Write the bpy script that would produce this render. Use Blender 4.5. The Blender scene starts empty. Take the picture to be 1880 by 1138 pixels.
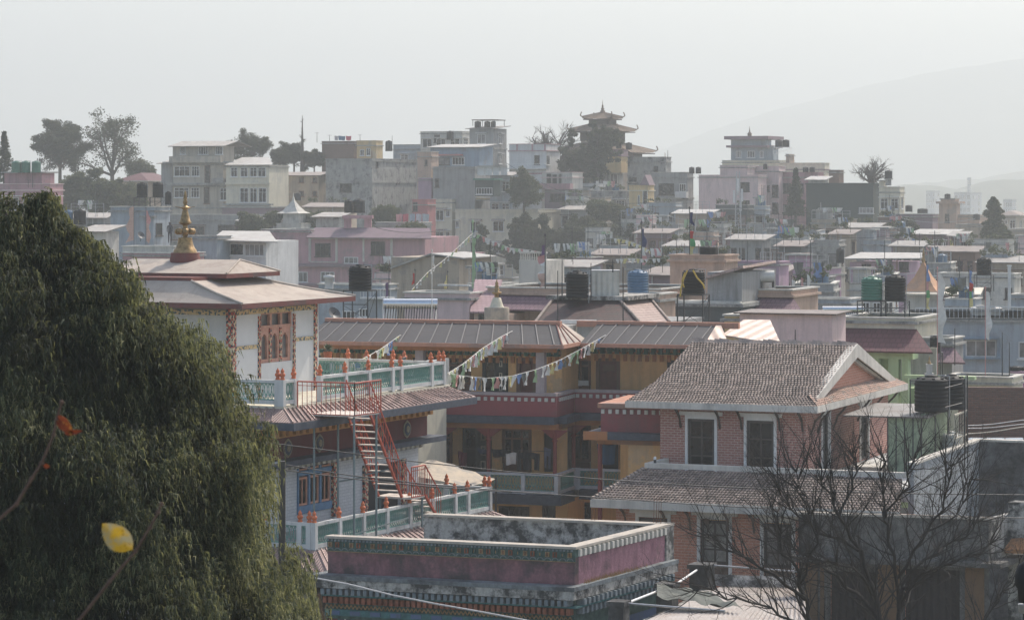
import bpy, math, random
from mathutils import Vector, Matrix, noise as mnoise
R = math.radians
SC = bpy.context.scene
COL = SC.collection
# ---------------------------------------------------------------- camera
# the photograph is 1880 px wide; F is the focal length in those pixels, HX/HY the horizon point
F, HX, HY, CZ = 5300.0, 940.0, 345.0, 20.0
cd = bpy.data.cameras.new("camera")
cam = bpy.data.objects.new("camera", cd); COL.objects.link(cam)
cam.location = (0, 0, CZ); cam.rotation_euler = (R(90), 0, 0)
cd.sensor_width = 36; cd.lens = F/1880*36; cd.shift_y = -(569-HY)/1880
cd.clip_start = 0.5; cd.clip_end = 30000
cd.dof.use_dof = True; cd.dof.focus_distance = 100; cd.dof.aperture_fstop = 20
SC.camera = cam
# ---------------------------------------------------------------- sky, sun, exposure
SUN_AZ, SUN_EL = 36.0, 48.0          # azimuth measured clockwise from the view direction
w = bpy.data.worlds.new("World"); SC.world = w; w.use_nodes = True
nt = w.node_tree
bg = nt.nodes['Background']
sky = nt.nodes.new('ShaderNodeTexSky'); sky.sky_type = 'NISHITA'; sky.sun_disc = False
sky.sun_elevation = R(SUN_EL); sky.sun_rotation = R(SUN_AZ); sky.altitude = 1300
sky.air_density = 1.0; sky.dust_density = 6.0; sky.ozone_density = 0.4
wb = nt.nodes.new('ShaderNodeMix'); wb.data_type = 'RGBA'; wb.blend_type = 'MULTIPLY'; wb.inputs[0].default_value = 1; wb.inputs[7].default_value = (1.0, .95, .885, 1)   # the camera's warmer white balance
nt.links.new(sky.outputs[0], wb.inputs[6]); nt.links.new(wb.outputs[2], bg.inputs[0]); bg.inputs[1].default_value = 0.15
sl = bpy.data.lights.new("sun", 'SUN'); sl.energy = 2.5; sl.angle = R(0.6); sl.color = (1.0, .93, .84)
so = bpy.data.objects.new("sun", sl); COL.objects.link(so)
sd = Vector((math.sin(R(SUN_AZ))*math.cos(R(SUN_EL)), math.cos(R(SUN_AZ))*math.cos(R(SUN_EL)), math.sin(R(SUN_EL))))
so.rotation_euler = sd.to_track_quat('Z', 'Y').to_euler(); so.location = (60, 60, 120)
SC.view_settings.view_transform = 'Standard'; SC.view_settings.look = 'None'
SC.view_settings.gamma = 1; SC.view_settings.exposure = 1.08
SC.cycles.use_denoising = True
SC.cycles.max_bounces = 6; SC.cycles.diffuse_bounces = 3; SC.cycles.glossy_bounces = 3
SC.cycles.transmission_bounces = 4; SC.cycles.volume_bounces = 4; SC.cycles.transparent_max_bounces = 8
HAZE = (0.00058, (0.635, 0.67, 0.675), 0.35)
# ---------------------------------------------------------------- geometry helpers
def P(px, py, Y):
    """photograph pixel + true distance -> point in the place (metres)"""
    return Vector(((px-HX)/F*Y, Y, CZ-(py-HY)/F*Y))
class Fr:
    """a building's own frame: origin at its nearest top corner; u runs along the front, v along the right-hand side, z up"""
    def __init__(s, px, py, Y, au=24, av=None, o=None):
        av = au if av is None else av
        s.o = P(px, py, Y) if o is None else Vector(o)
        s.U = Vector((math.cos(R(au)), -math.sin(R(au)), 0)); s.V = Vector((math.sin(R(av)), math.cos(R(av)), 0))
        s.au = au; s.av = av
    def pt(s, u, v, z): return s.o + s.U*u + s.V*v + Vector((0, 0, z))
    def u(s, px, v=0):
        k = (px-HX)/F; b = s.o + s.V*v
        return (k*b.y-b.x)/(s.U.x-k*s.U.y)
    def v(s, px, u=0):
        k = (px-HX)/F; b = s.o + s.U*u
        return (k*b.y-b.x)/(s.V.x-k*s.V.y)
    def z(s, py, u=0, v=0):
        return CZ-(py-HY)/F*(s.pt(u, v, 0).y)-s.o.z
class MB:
    def __init__(s, fr=None): s.vs = []; s.fs = []; s.mi = []; s.fr = fr; s.m = 0; s.sm = set()
    def T(s, p):
        if s.fr is None: return Vector(p)
        return s.fr.pt(*p)
    def face(s, pts, raw=False):
        n = len(s.vs); s.vs += [Vector(p) if raw else s.T(p) for p in pts]
        s.fs.append(tuple(range(n, n+len(pts)))); s.mi.append(s.m); return s
    def mesh(s, pts, faces, raw=False, smooth=False):
        n = len(s.vs); s.vs += [Vector(p) if raw else s.T(p) for p in pts]
        for f in faces:
            if smooth: s.sm.add(len(s.fs))
            s.fs.append(tuple(n+i for i in f)); s.mi.append(s.m)
        return s
    def box(s, u0, u1, v0, v1, z0, z1):
        if u0 > u1: u0, u1 = u1, u0
        if v0 > v1: v0, v1 = v1, v0
        if z0 > z1: z0, z1 = z1, z0
        p = [(u0,v0,z0),(u1,v0,z0),(u1,v1,z0),(u0,v1,z0),(u0,v0,z1),(u1,v0,z1),(u1,v1,z1),(u0,v1,z1)]
        return s.mesh(p, [(0,3,2,1),(4,5,6,7),(0,1,5,4),(1,2,6,5),(2,3,7,6),(3,0,4,7)])
    def tube(s, p, q, r, n=6, r2=None, raw=False, caps=True):
        p = Vector(p) if raw else s.T(p); q = Vector(q) if raw else s.T(q)
        r2 = r if r2 is None else r2
        d = (q-p)
        if d.length < 1e-6: return s
        d.normalize(); a = d.cross(Vector((0, 0, 1)) if abs(d.z) < .9 else Vector((1, 0, 0))).normalized(); b = d.cross(a)
        pts = []
        for c, rr in ((p, r), (q, r2)):
            for i in range(n):
                t = 2*math.pi*(i+.5)/n; pts.append(c + a*(math.cos(t)*rr)+b*(math.sin(t)*rr))
        fs = [(i, (i+1) % n, n+(i+1) % n, n+i) for i in range(n)]
        s.mesh(pts, fs, True, n > 5)
        if caps: s.mesh(pts, [tuple(range(n-1, -1, -1)), tuple(range(n, 2*n))], True)
        return s
    def path(s, pts, r, n=5, raw=False):
        for a, b in zip(pts, pts[1:]): s.tube(a, b, r, n, raw=raw, caps=False)
        return s
    def lathe(s, c, prof, n=16, raw=False, smooth=True, sq=False):
        """prof: (radius, z) pairs round a vertical axis through c"""
        c = Vector(c) if raw else s.T(c)
        pts = []
        for r, z in prof:
            for i in range(n):
                t = 2*math.pi*(i+(.5 if sq else 0))/n + (R(-24) if sq else 0); pts.append(c+Vector((math.cos(t)*r, math.sin(t)*r, z)))
        fs = []
        for k in range(len(prof)-1):
            for i in range(n): fs.append((k*n+i, k*n+(i+1) % n, (k+1)*n+(i+1) % n, (k+1)*n+i))
        s.mesh(pts, fs, True, smooth)
        s.mesh(pts, [tuple(range(n-1, -1, -1)), tuple(range((len(prof)-1)*n, len(prof)*n))], True)
        return s
    def sheet(s, pts, t):
        """a slab of thickness t hanging below the polygon pts (given in order, seen from above)"""
        a = [s.T(p) for p in pts]; n = len(a)
        nn = (a[1]-a[0]).cross(a[2]-a[0]).normalized()
        if nn.z < 0: a.reverse(); nn = -nn
        b = [p-nn*t for p in a]
        s.mesh(a+b, [tuple(range(n)), tuple(range(2*n-1, n-1, -1))]+[(i, n+i, n+(i+1) % n, (i+1) % n) for i in range(n)], True)
        return s
    def wall(s, axis, w0, w1, z0, z1, at, holes, depth=.15, sgn=1):
        """a wall face with real openings and reveals. axis 'u': lies along u at v=at, faces -v (sgn: reveal runs +v); axis 'v': along v at u=at, faces +u"""
        xs = sorted({w0, w1, *[min(max(h[0], w0), w1) for h in holes], *[min(max(h[1], w0), w1) for h in holes]})
        zs = sorted({z0, z1, *[min(max(h[2], z0), z1) for h in holes], *[min(max(h[3], z0), z1) for h in holes]})
        q = (lambda w_, z_, d=0: (w_, at+d*sgn, z_)) if axis == 'u' else (lambda w_, z_, d=0: (at-d*sgn, w_, z_))
        for a, b in zip(xs, xs[1:]):
            for c, d in zip(zs, zs[1:]):
                mx, mz = (a+b)/2, (c+d)/2
                if any(h[0] < mx < h[1] and h[2] < mz < h[3] for h in holes): continue
                s.face([q(a, c), q(b, c), q(b, d), q(a, d)])
        for h in holes:
            a, b, c, d = h[:4]
            s.face([q(a, c), q(a, c, depth), q(a, d, depth), q(a, d)]); s.face([q(b, c), q(b, d), q(b, d, depth), q(b, c, depth)])
            s.face([q(a, d), q(a, d, depth), q(b, d, depth), q(b, d)]); s.face([q(a, c), q(b, c), q(b, c, depth), q(a, c, depth)])
        return s
    def data(s, name, mats, org=(0, 0, 0)):
        org = Vector(org)
        me = bpy.data.meshes.new(name)
        vs = [p-org for p in s.vs]
        me.from_pydata(vs, [], s.fs)
        for m in (mats if isinstance(mats, (list, tuple)) else [mats]): me.materials.append(m)
        uv = me.uv_layers.new(name="UVMap").data
        Z = Vector((0, 0, 1)); k = 0; co = []
        for i, f in enumerate(s.fs):
            a, b, c = s.vs[f[0]], s.vs[f[1]], s.vs[f[2]]
            n = (b-a).cross(c-a)
            if n.length < 1e-12: n = Vector((0, 0, 1))
            n.normalize()
            if abs(n.z) > .985: t, bb = Vector((.91, -.41, 0)), Vector((.41, .91, 0))
            else:
                t = Z.cross(n).normalized(); bb = n.cross(t)
            for j in f: p = s.vs[j]; co += [p.dot(t), p.dot(bb)]
        uv.foreach_set('uv', co)
        me.polygons.foreach_set('material_index', s.mi)
        if s.sm: me.polygons.foreach_set('use_smooth', [i in s.sm for i in range(len(s.fs))])
        me.update(); return me
    def build(s, name, mats, parent=None):
        org = (0, 0, 0)
        if parent is not None: org = worldloc(parent)
        ob = bpy.data.objects.new(name, s.data(name, mats, org)); COL.objects.link(ob)
        if parent is not None: ob.parent = parent
        return ob
def worldloc(o):
    v = Vector((0, 0, 0))
    while o is not None: v += o.location; o = o.parent
    return v
def tag(o, label=None, cat=None, group=None, kind=None):
    if label: o['label'] = label
    if cat: o['category'] = cat
    if group: o['group'] = group
    if kind: o['kind'] = kind
    return o
def thing(name, label, cat, loc, group=None, rz=0):
    o = bpy.data.objects.new(name, None); COL.objects.link(o); o.location = loc; o.rotation_euler[2] = rz
    o.empty_display_size = .3
    return tag(o, label, cat, group)
def dup(o, parent=None, loc=None, rz=None, label=None, group=None, sc=None):
    c = o.copy(); COL.objects.link(c); c.parent = parent
    if loc is not None: c.location = loc
    if rz is not None: c.rotation_euler[2] = rz
    if sc is not None: c.scale = sc
    if label: c['label'] = label
    if group: c['group'] = group
    for ch in o.children: dup(ch, c)
    return c
# ---------------------------------------------------------------- materials
MATS = {}
def newmat(name, rough=.85, spec=.3, metal=0):
    m = bpy.data.materials.new(name); m.use_nodes = True
    b = m.node_tree.nodes['Principled BSDF']
    b.inputs['Roughness'].default_value = rough; b.inputs['Specular IOR Level'].default_value = spec; b.inputs['Metallic'].default_value = metal
    MATS[name] = m
    return m, m.node_tree, b
def nd(t, k, **kw):
    n = t.nodes.new(k)
    for a, v in kw.items(): setattr(n, a, v)
    return n
def noise(t, vec, scale, detail=4, rough=.6, mscale=None):
    if mscale:
        mp = nd(t, 'ShaderNodeMapping'); mp.inputs['Scale'].default_value = mscale
        t.links.new(vec, mp.inputs[0]); vec = mp.outputs[0]
    n = nd(t, 'ShaderNodeTexNoise'); n.inputs['Scale'].default_value = scale; n.inputs['Detail'].default_value = detail; n.inputs['Roughness'].default_value = rough
    t.links.new(vec, n.inputs['Vector']); return n.outputs[0]
def ramp(t, fac, a, b, c0=(0, 0, 0, 1), c1=(1, 1, 1, 1)):
    r = nd(t, 'ShaderNodeValToRGB'); r.color_ramp.elements[0].position = a; r.color_ramp.elements[1].position = b
    r.color_ramp.elements[0].color = c0; r.color_ramp.elements[1].color = c1
    t.links.new(fac, r.inputs[0]); return r.outputs[0]
def mix(t, fac, a, b, mode='MIX'):
    m = nd(t, 'ShaderNodeMix', data_type='RGBA', blend_type=mode)
    for s_, v in ((0, fac), (6, a), (7, b)):
        if hasattr(v, 'node'): t.links.new(v, m.inputs[s_])
        else: m.inputs[s_].default_value = v if s_ == 0 else ((*v, 1) if len(v) == 3 else v)
    return m.outputs[2]
def bump(t, b, h, strength=.3, dist=.02):
    n = nd(t, 'ShaderNodeBump'); n.inputs['Strength'].default_value = strength; n.inputs['Distance'].default_value = dist
    t.links.new(h, n.inputs['Height']); t.links.new(n.outputs[0], b.inputs['Normal'])
def mul(c, k): return tuple(min(1, x*k) for x in c)
def plaster(name, col, stain=.35, dirt=(.10, .095, .085), sc=1.0, rough=.9):
    """painted or bare render: broad mottling, vertical rain streaks and a few dark weather patches"""
    if name in MATS: return MATS[name]
    m, t, b = newmat(name, rough)
    pos = nd(t, 'ShaderNodeNewGeometry').outputs['Position']
    n1 = noise(t, pos, .6*sc, 5, .65); n2 = noise(t, pos, 1.8*sc, 6, .75, (1, 1, .10)); n3 = noise(t, pos, 7*sc, 4, .65); n4 = noise(t, pos, .35*sc, 8, .7)
    c = mix(t, ramp(t, n1, .3, .75), mul(col, .78), mul(col, 1.1))
    c = mix(t, ramp(t, n3, .35, .7), c, mul(col, .86))
    g_ = sum(col)/3
    mp = nd(t, 'ShaderNodeMath', operation='MULTIPLY'); t.links.new(ramp(t, n4, .56, .60), mp.inputs[0]); mp.inputs[1].default_value = min(.8, stain*1.3)
    c = mix(t, mp.outputs[0], c, (g_*.62, g_*.60, g_*.56))
    mm = nd(t, 'ShaderNodeMath', operation='MULTIPLY'); t.links.new(ramp(t, n2, .46, .74), mm.inputs[0]); mm.inputs[1].default_value = min(.85, stain*1.5)
    c = mix(t, mm.outputs[0], c, dirt)
    t.links.new(c, b.inputs['Base Color']); bump(t, b, n3, .35, .02)
    return m
def mould(name, col, dark=(.035, .035, .035), lo=.42, hi=.6, sc=1.0):
    """old concrete or faded paint with black mould"""
    if name in MATS: return MATS[name]
    m, t, b = newmat(name, .92)
    pos = nd(t, 'ShaderNodeNewGeometry').outputs['Position']
    n1 = noise(t, pos, .9*sc, 8, .72); n2 = noise(t, pos, 2.4*sc, 6, .7, (1, 1, .25)); n3 = noise(t, pos, 9*sc, 4, .7)
    c = mix(t, ramp(t, n3, .3, .7), mul(col, .75), mul(col, 1.15))
    c = mix(t, ramp(t, n2, .45, .7), c, mul(col, .55))
    c = mix(t, ramp(t, n1, lo, hi), c, dark)
    t.links.new(c, b.inputs['Base Color']); bump(t, b, n3, .5, .03)
    return m
def paint(name, col, rough=.55, var=.15, metal=0, spec=.4, sc=6):
    if name in MATS: return MATS[name]
    m, t, b = newmat(name, rough, spec, metal)
    tc = nd(t, 'ShaderNodeTexCoord').outputs['Object']
    n = noise(t, tc, sc, 4, .6)
    t.links.new(mix(t, ramp(t, n, .3, .72), mul(col, 1-var), mul(col, 1+var*.6)), b.inputs['Base Color'])
    return m
def brick(name, c1, c2, mortar, bw=.24, bh=.085, ms=.012, bmp=.5):
    if name in MATS: return MATS[name]
    m, t, b = newmat(name, .9)
    uv = nd(t, 'ShaderNodeUVMap').outputs[0]; pos = nd(t, 'ShaderNodeNewGeometry').outputs['Position']
    br = nd(t, 'ShaderNodeTexBrick'); t.links.new(uv, br.inputs['Vector'])
    br.inputs['Scale'].default_value = 1; br.inputs['Brick Width'].default_value = bw; br.inputs['Row Height'].default_value = bh
    br.inputs['Mortar Size'].default_value = ms; br.inputs['Color1'].default_value = (*c1, 1); br.inputs['Color2'].default_value = (*c2, 1)
    br.inputs['Mortar'].default_value = (*mortar, 1); br.inputs['Mortar Smooth'].default_value = .3
    n = noise(t, pos, 1.2, 6, .7); n2 = noise(t, pos, 18, 3, .6)
    c = mix(t, ramp(t, n, .3, .75), mix(t, .35, br.outputs[0], mul(c1, .5)), br.outputs[0])
    c = mix(t, mix(t, .6, (0, 0, 0), ramp(t, n2, .45, .8)), c, mul(c2, .6))
    t.links.new(c, b.inputs['Base Color'])
    inv = nd(t, 'ShaderNodeMath', operation='SUBTRACT'); inv.inputs[0].default_value = 1; t.links.new(br.outputs[1], inv.inputs[1])
    bump(t, b, inv.outputs[0], bmp, .02)
    return m
def tiled(name, c1, c2, gap, w_=.3, h_=.33, rough=.7):
    """pressed-tile or fish-scale roofing, rows across the slope"""
    if name in MATS: return MATS[name]
    m, t, b = newmat(name, rough)
    uv = nd(t, 'ShaderNodeUVMap').outputs[0]; pos = nd(t, 'ShaderNodeNewGeometry').outputs['Position']
    br = nd(t, 'ShaderNodeTexBrick'); t.links.new(uv, br.inputs['Vector'])
    br.inputs['Scale'].default_value = 1; br.inputs['Brick Width'].default_value = w_; br.inputs['Row Height'].default_value = h_
    br.inputs['Mortar Size'].default_value = .02; br.inputs['Color1'].default_value = (*c1, 1); br.inputs['Color2'].default_value = (*c2, 1); br.inputs['Mortar'].default_value = (*gap, 1)
    sx = nd(t, 'ShaderNodeSeparateXYZ'); t.links.new(uv, sx.inputs[0])
    md = nd(t, 'ShaderNodeMath', operation='DIVIDE'); t.links.new(sx.outputs[1], md.inputs[0]); md.inputs[1].default_value = h_
    fr = nd(t, 'ShaderNodeMath', operation='FRACT'); t.links.new(md.outputs[0], fr.inputs[0])
    n = noise(t, pos, 1.5, 6, .7)
    t.links.new(mix(t, ramp(t, n, .35, .75), br.outputs[0], mul(c1, .55)), b.inputs['Base Color'])
    inv = nd(t, 'ShaderNodeMath', operation='SUBTRACT'); inv.inputs[0].default_value = 1; t.links.new(fr.outputs[0], inv.inputs[1])
    bump(t, b, inv.outputs[0], 1, .05)
    return m
def corr(name, col, col2, pitch=.09, rough=.5, metal=.3):
    """corrugated sheet: ribs down the slope, rust or dirt patches"""
    if name in MATS: return MATS[name]
    m, t, b = newmat(name, rough, .5, metal)
    uv = nd(t, 'ShaderNodeUVMap').outputs[0]; pos = nd(t, 'ShaderNodeNewGeometry').outputs['Position']
    sx = nd(t, 'ShaderNodeSeparateXYZ'); t.links.new(uv, sx.inputs[0])
    mm = nd(t, 'ShaderNodeMath', operation='MULTIPLY'); t.links.new(sx.outputs[0], mm.inputs[0]); mm.inputs[1].default_value = 2*math.pi/pitch
    sn = nd(t, 'ShaderNodeMath', operation='SINE'); t.links.new(mm.outputs[0], sn.inputs[0])
    n = noise(t, pos, 1.1, 6, .7)
    t.links.new(mix(t, ramp(t, n, .42, .7), col, col2), b.inputs['Base Color'])
    bump(t, b, sn.outputs[0], .8, .03)
    return m
def glass(name, col=(.009, .011, .012), rough=.15):
    if name in MATS: return MATS[name]
    m, t, b = newmat(name, rough, .35)
    tc = nd(t, 'ShaderNodeNewGeometry').outputs['Position']
    n = noise(t, tc, 1.3, 3, .6)
    t.links.new(mix(t, ramp(t, n, .35, .7), mul(col, .5), mul(col, 1.6)), b.inputs['Base Color'])
    return m
M = dict(
 white=plaster('white_wall', (.62, .62, .60), .25), cream=plaster('cream_wall', (.64, .59, .46), .25), beige=plaster('beige_wall', (.46, .41, .33), .4),
 pink=plaster('pink_wall', (.44, .25, .265), .35), palepink=plaster('pale_pink_wall', (.66, .50, .48), .25), salmon=plaster('salmon_wall', (.55, .30, .22), .3),
 peach=plaster('peach_wall', (.48, .34, .26), .35), grey=plaster('grey_wall', (.30, .30, .29), .5), conc=mould('bare_concrete', (.33, .325, .30), lo=.5, hi=.7),
 dconc=mould('mouldy_concrete', (.43, .41, .37), (.05, .05, .047), lo=.44, hi=.57, sc=1.9), blue=plaster('blue_wall', (.22, .30, .38), .35), greyblue=plaster('grey_blue_wall', (.33, .37, .40), .35),
 green=plaster('pale_green_wall', (.42, .55, .30), .2), yellow=plaster('yellow_wall', (.60, .44, .22), .3), ochre=plaster('ochre_wall', (.78, .47, .21), .22),
 purple=plaster('purple_wall', (.36, .17, .33), .3), lilac=plaster('lilac_wall', (.42, .28, .36), .3), dgrey=plaster('dark_grey_wall', (.085, .10, .10), .4),
 brown=brick('brown_brick', (.20, .11, .08), (.15, .085, .065), (.17, .14, .12)), dbrick=brick('dark_brick', (.13, .10, .085), (.10, .08, .07), (.12, .11, .10)),
 roof_red=tiled('red_metal_tiles', (.14, .048, .055), (.11, .04, .048), (.04, .015, .018), .28, .35), roof_purple=tiled('purple_metal_tiles', (.20, .12, .14), (.17, .10, .12), (.08, .05, .06), .25, .33),
 roof_tin=corr('tin_sheet', (.19, .185, .175), (.13, .105, .09)), roof_rust=corr('brown_tin_sheet', (.13, .10, .085), (.085, .06, .05)), roof_white=corr('white_tin_sheet', (.38, .37, .34), (.26, .23, .20), metal=0),
 frame_w=paint('white_frame', (.62, .62, .60)), frame_d=paint('dark_frame', (.05, .04, .035)), frame_b=paint('brown_frame', (.14, .07, .045)), frame_c=paint('cream_frame', (.55, .5, .4)),
 glass=glass('window_glass'), curtain=glass('curtained_glass', (.16, .15, .14), .3), darkopen=paint('dark_interior', (.02, .02, .022), .9),
 steel=paint('dark_steel', (.05, .05, .05), .5, metal=.5), galv=paint('galvanised_steel', (.38, .38, .38), .45, metal=.6), rust=paint('rusty_steel', (.16, .07, .04), .8),
 blacktank=paint('black_plastic', (.010, .011, .012), .6, .2, spec=.15), greentank=paint('green_plastic', (.03, .14, .09), .45), bluetank=paint('blue_plastic', (.06, .13, .21), .45), whitetank=paint('pale_plastic', (.5, .5, .47), .5),
 gold=paint('gilded_copper', (.34, .23, .11), .5, .6, metal=.75, sc=6), terra=paint('terracotta_paint', (.55, .14, .05), .6, .3, sc=12),
)
# ---------------------------------------------------------------- ground, far hills
def ss(a, b, x):
    t = min(1, max(0, (x-a)/(b-a))); return t*t*(3-2*t)
def G(x, y):
    """height of the ground: a low street near by, a town-covered ridge 400 m off, a valley beyond"""
    if y < 1: return 0
    k = x/y
    ridge = (4*ss(130, 390, y)+9*ss(398, 445, y)*(1-.6*ss(.10, .15, k)))*(1-ss(470, 900, y))
    return ridge - 8*ss(500, 1200, y)
def grid(name, xs, ys, zf, mat):
    m = MB(); n = len(xs)
    pts = [(x, y, zf(x, y)) for y in ys for x in xs]
    m.mesh(pts, [(j*n+i, j*n+i+1, (j+1)*n+i+1, (j+1)*n+i) for j in range(len(ys)-1) for i in range(n-1)], True, True)
    return tag(m.build(name, mat), kind='structure')
def frange(a, b, n): return [a+(b-a)*i/n for i in range(n+1)]
gm, gt, gb = newmat('town_ground', .95)
gp = nd(gt, 'ShaderNodeNewGeometry').outputs['Position']
gt.links.new(mix(gt, ramp(gt, noise(gt, gp, .05, 6, .7), .4, .6), (.07, .075, .045), (.16, .14, .115)), gb.inputs['Base Color'])
def spread(a, b, n, p=2.2):
    return sorted({round(s*(a if s < 0 else b)*(abs(i)/n)**p*1.0, 2) for i in range(n+1) for s in (-1, 1)} | {0})
gx = sorted({round(math.copysign(6500*(abs(i)/26)**2.4, i), 2) for i in range(-26, 27)})
gy = [-40+i*20 for i in range(0, 22)]+[390, 400, 410, 420, 430, 440, 455, 480]+[520, 600, 720, 900, 1200, 1700, 2500, 3800, 5500, 7500, 9600]
grid('ground', gx, gy, lambda x, y: G(x, y) if y < 1300 else -8, gm)
fm, ft, fb = newmat('forested_slope', .95)
fp = nd(ft, 'ShaderNodeNewGeometry').outputs['Position']
ft.links.new(mix(ft, ramp(ft, noise(ft, fp, .01, 7, .7), .35, .65), (.05, .07, .045), (.09, .10, .07)), fb.inputs['Base Color'])
def ridge(name, Y, depth, prof, seed, amp):
    """a hill range: prof gives (photo x, photo y) of the skyline"""
    def top(x):
        px = HX+x/Y*F
        for (a, b), (c, d) in zip(prof, prof[1:]):
            if a <= px <= c: py = b+(d-b)*(px-a)/(c-a); break
        else: py = prof[0][1] if px < prof[0][0] else prof[-1][1]
        return CZ-(py-HY)/F*Y + amp*mnoise.fractal(Vector((x/(Y*.02), seed, 0)), 1, 2, 5)
    x0, x1 = (prof[0][0]-HX)/F*Y, (prof[-1][0]-HX)/F*Y
    xs = frange(x0, x1, 150); ys = frange(Y-depth, Y+depth, 20)
    def zf(x, y):
        t = 1-abs(y-Y)/depth
        return -12 + max(0, top(x)+12)*ss(0, 1, t)*(1+.05*mnoise.noise(Vector((x/90, y/90, seed)))*(1-t))
    return grid(name, xs, ys, zf, fm)
ridge('mountain', 5400, 1500, [(900, 345), (1150, 300), (1350, 225), (1560, 165), (1700, 135), (1880, 108), (2300, 60)], 3, 5)
ridge('hill', 1900, 350, [(1200, 372), (1450, 358), (1640, 345), (1700, 338), (1760, 342), (1840, 335), (1900, 328), (2200, 300)], 7, 3)
ridge('hill', 2900, 500, [(1000, 372), (1300, 356), (1480, 350), (1660, 340), (1800, 328), (1880, 315), (2300, 290)], 9, 4)
def haze():
    m = MB(); m.box(-6600, 6600, -45, 9700, -14, 390)
    o = m.build('haze', None); tag(o, kind='stuff')
    hm = bpy.data.materials.new('haze_air'); hm.use_nodes = True; t = hm.node_tree
    t.nodes.clear(); out = t.nodes.new('ShaderNodeOutputMaterial'); v = t.nodes.new('ShaderNodeVolumePrincipled')
    v.inputs['Density'].default_value = HAZE[0]; v.inputs['Color'].default_value = (*HAZE[1], 1); v.inputs['Anisotropy'].default_value = HAZE[2]
    t.links.new(v.outputs[0], out.inputs['Volume']); o.data.materials.clear(); o.data.materials.append(hm)
haze()
# ---------------------------------------------------------------- windows, tanks, finials and other repeated pieces
WCACHE = {}
FMATS = dict(w='frame_w', d='frame_d', b='frame_b', c='frame_c')
def window(parent, fr, face, a0, a1, z0, z1, at=0, st='w', pane='glass', nx=2, nz=1, hood=False, sill=True, depth=0, ft=.07, name='window', label=None):
    """one window or door: frame (part) and its pane (sub-part). face 'f': front wall (along u), 'r': right-hand wall (along v)"""
    w_, h_ = round(abs(a1-a0), 1), round(abs(z1-z0), 1)
    w_, h_ = max(w_, .3), max(h_, .3)
    key = (w_, h_, st, pane, nx, nz, hood, sill, ft)
    if key not in WCACHE:
        m = MB(); x = w_/2; pr = .06
        m.box(-x, -x+ft, -pr, .05, 0, h_); m.box(x-ft, x, -pr, .05, 0, h_)
        m.box(-x+ft, x-ft, -pr, .05, 0, ft); m.box(-x+ft, x-ft, -pr, .05, h_-ft, h_)
        for i in range(1, nx):
            c = -x+2*x*i/nx; m.box(c-ft*.35, c+ft*.35, -pr*.8, .04, ft, h_-ft)
        for j in range(1, nz):
            c = h_*(j/nz)*(1 if nz > 2 else 1.4 if nz == 2 else 1); m.box(-x+ft, x-ft, -pr*.7, .035, c-ft*.3, c+ft*.3)
        if sill: m.box(-x-.1, x+.1, -.14, .04, -.09, -.003)
        if hood: m.box(-x-.2, x+.2, -.45, .05, h_+.12, h_+.2)
        g = MB(); g.box(-x+.01, x-.01, -.015, .03, .01, h_-.01)
        WCACHE[key] = (m.data('window_frame', M[FMATS.get(st, st)]), g.data('pane', M[pane]))
    fm_, gm_ = WCACHE[key]
    mid = (a0+a1)/2; zz = min(z0, z1)
    p = fr.pt(mid, at+depth, zz) if face == 'f' else fr.pt(at-depth, mid, zz)
    o = bpy.data.objects.new(name, fm_); COL.objects.link(o); o.parent = parent; o.location = p-worldloc(parent)
    o.rotation_euler[2] = R(-fr.au) if face == 'f' else R(90-fr.av)
    q = bpy.data.objects.new('pane', gm_); COL.objects.link(q); q.parent = o
    if label: o['label'] = label
    return o
def lattice(m, P0, P1, z0, z1, step=.13, r=.016):
    """pierced ornamental panel between two points (frame coords u,v), real bars and rings"""
    a = Vector((P0[0], P0[1], 0)); b = Vector((P1[0], P1[1], 0)); L = (b-a).length; d = (b-a)/L
    n = max(2, int(L/step)); s = L/n; h = z1-z0
    q = lambda x, z: (a.x+d.x*x, a.y+d.y*x, z)
    m.tube(q(0, z0+.02), q(L, z0+.02), .025, 4); m.tube(q(0, z1-.02), q(L, z1-.02), .025, 4)
    m.tube(q(0, z0+h*.3), q(L, z0+h*.3), r*.8, 4, caps=False)
    for i in range(n):
        x = i*s
        m.tube(q(x, z0), q(x+s*.5, z0+h*.3), r, 4, caps=False); m.tube(q(x+s*.5, z0+h*.3), q(x+s, z0), r, 4, caps=False)
        c = [(x+s*.5+s*.48*math.cos(t), z0+h*.62+h*.33*math.sin(t)) for t in [k*math.pi/4 for k in range(9)]]
        for (x1, zz1), (x2, zz2) in zip(c, c[1:]): m.tube(q(x1, zz1), q(x2, zz2), r, 4, caps=False)
        m.tube(q(x+s*.5, z0+h*.35), q(x+s*.5, z1-.06), r*.8, 4, caps=False)
def finial_mesh():
    m = MB(); m.lathe((0, 0, 0), [(.10, 0), (.105, .06), (.07, .10), (.115, .17), (.13, .23), (.10, .29), (.06, .31), (.085, .35), (.075, .41), (.03, .47), (.008, .52)], 10)
    s_ = .7
    m.vs = [v*s_ for v in m.vs]
    return m.data('finial', M['terra'])
FIN = finial_mesh()
M['panelgreen'] = plaster('sea_green_lattice', (.17, .33, .28), .3)
M['railwhite'] = plaster('rail_white', (.60, .60, .57), .45)
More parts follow.
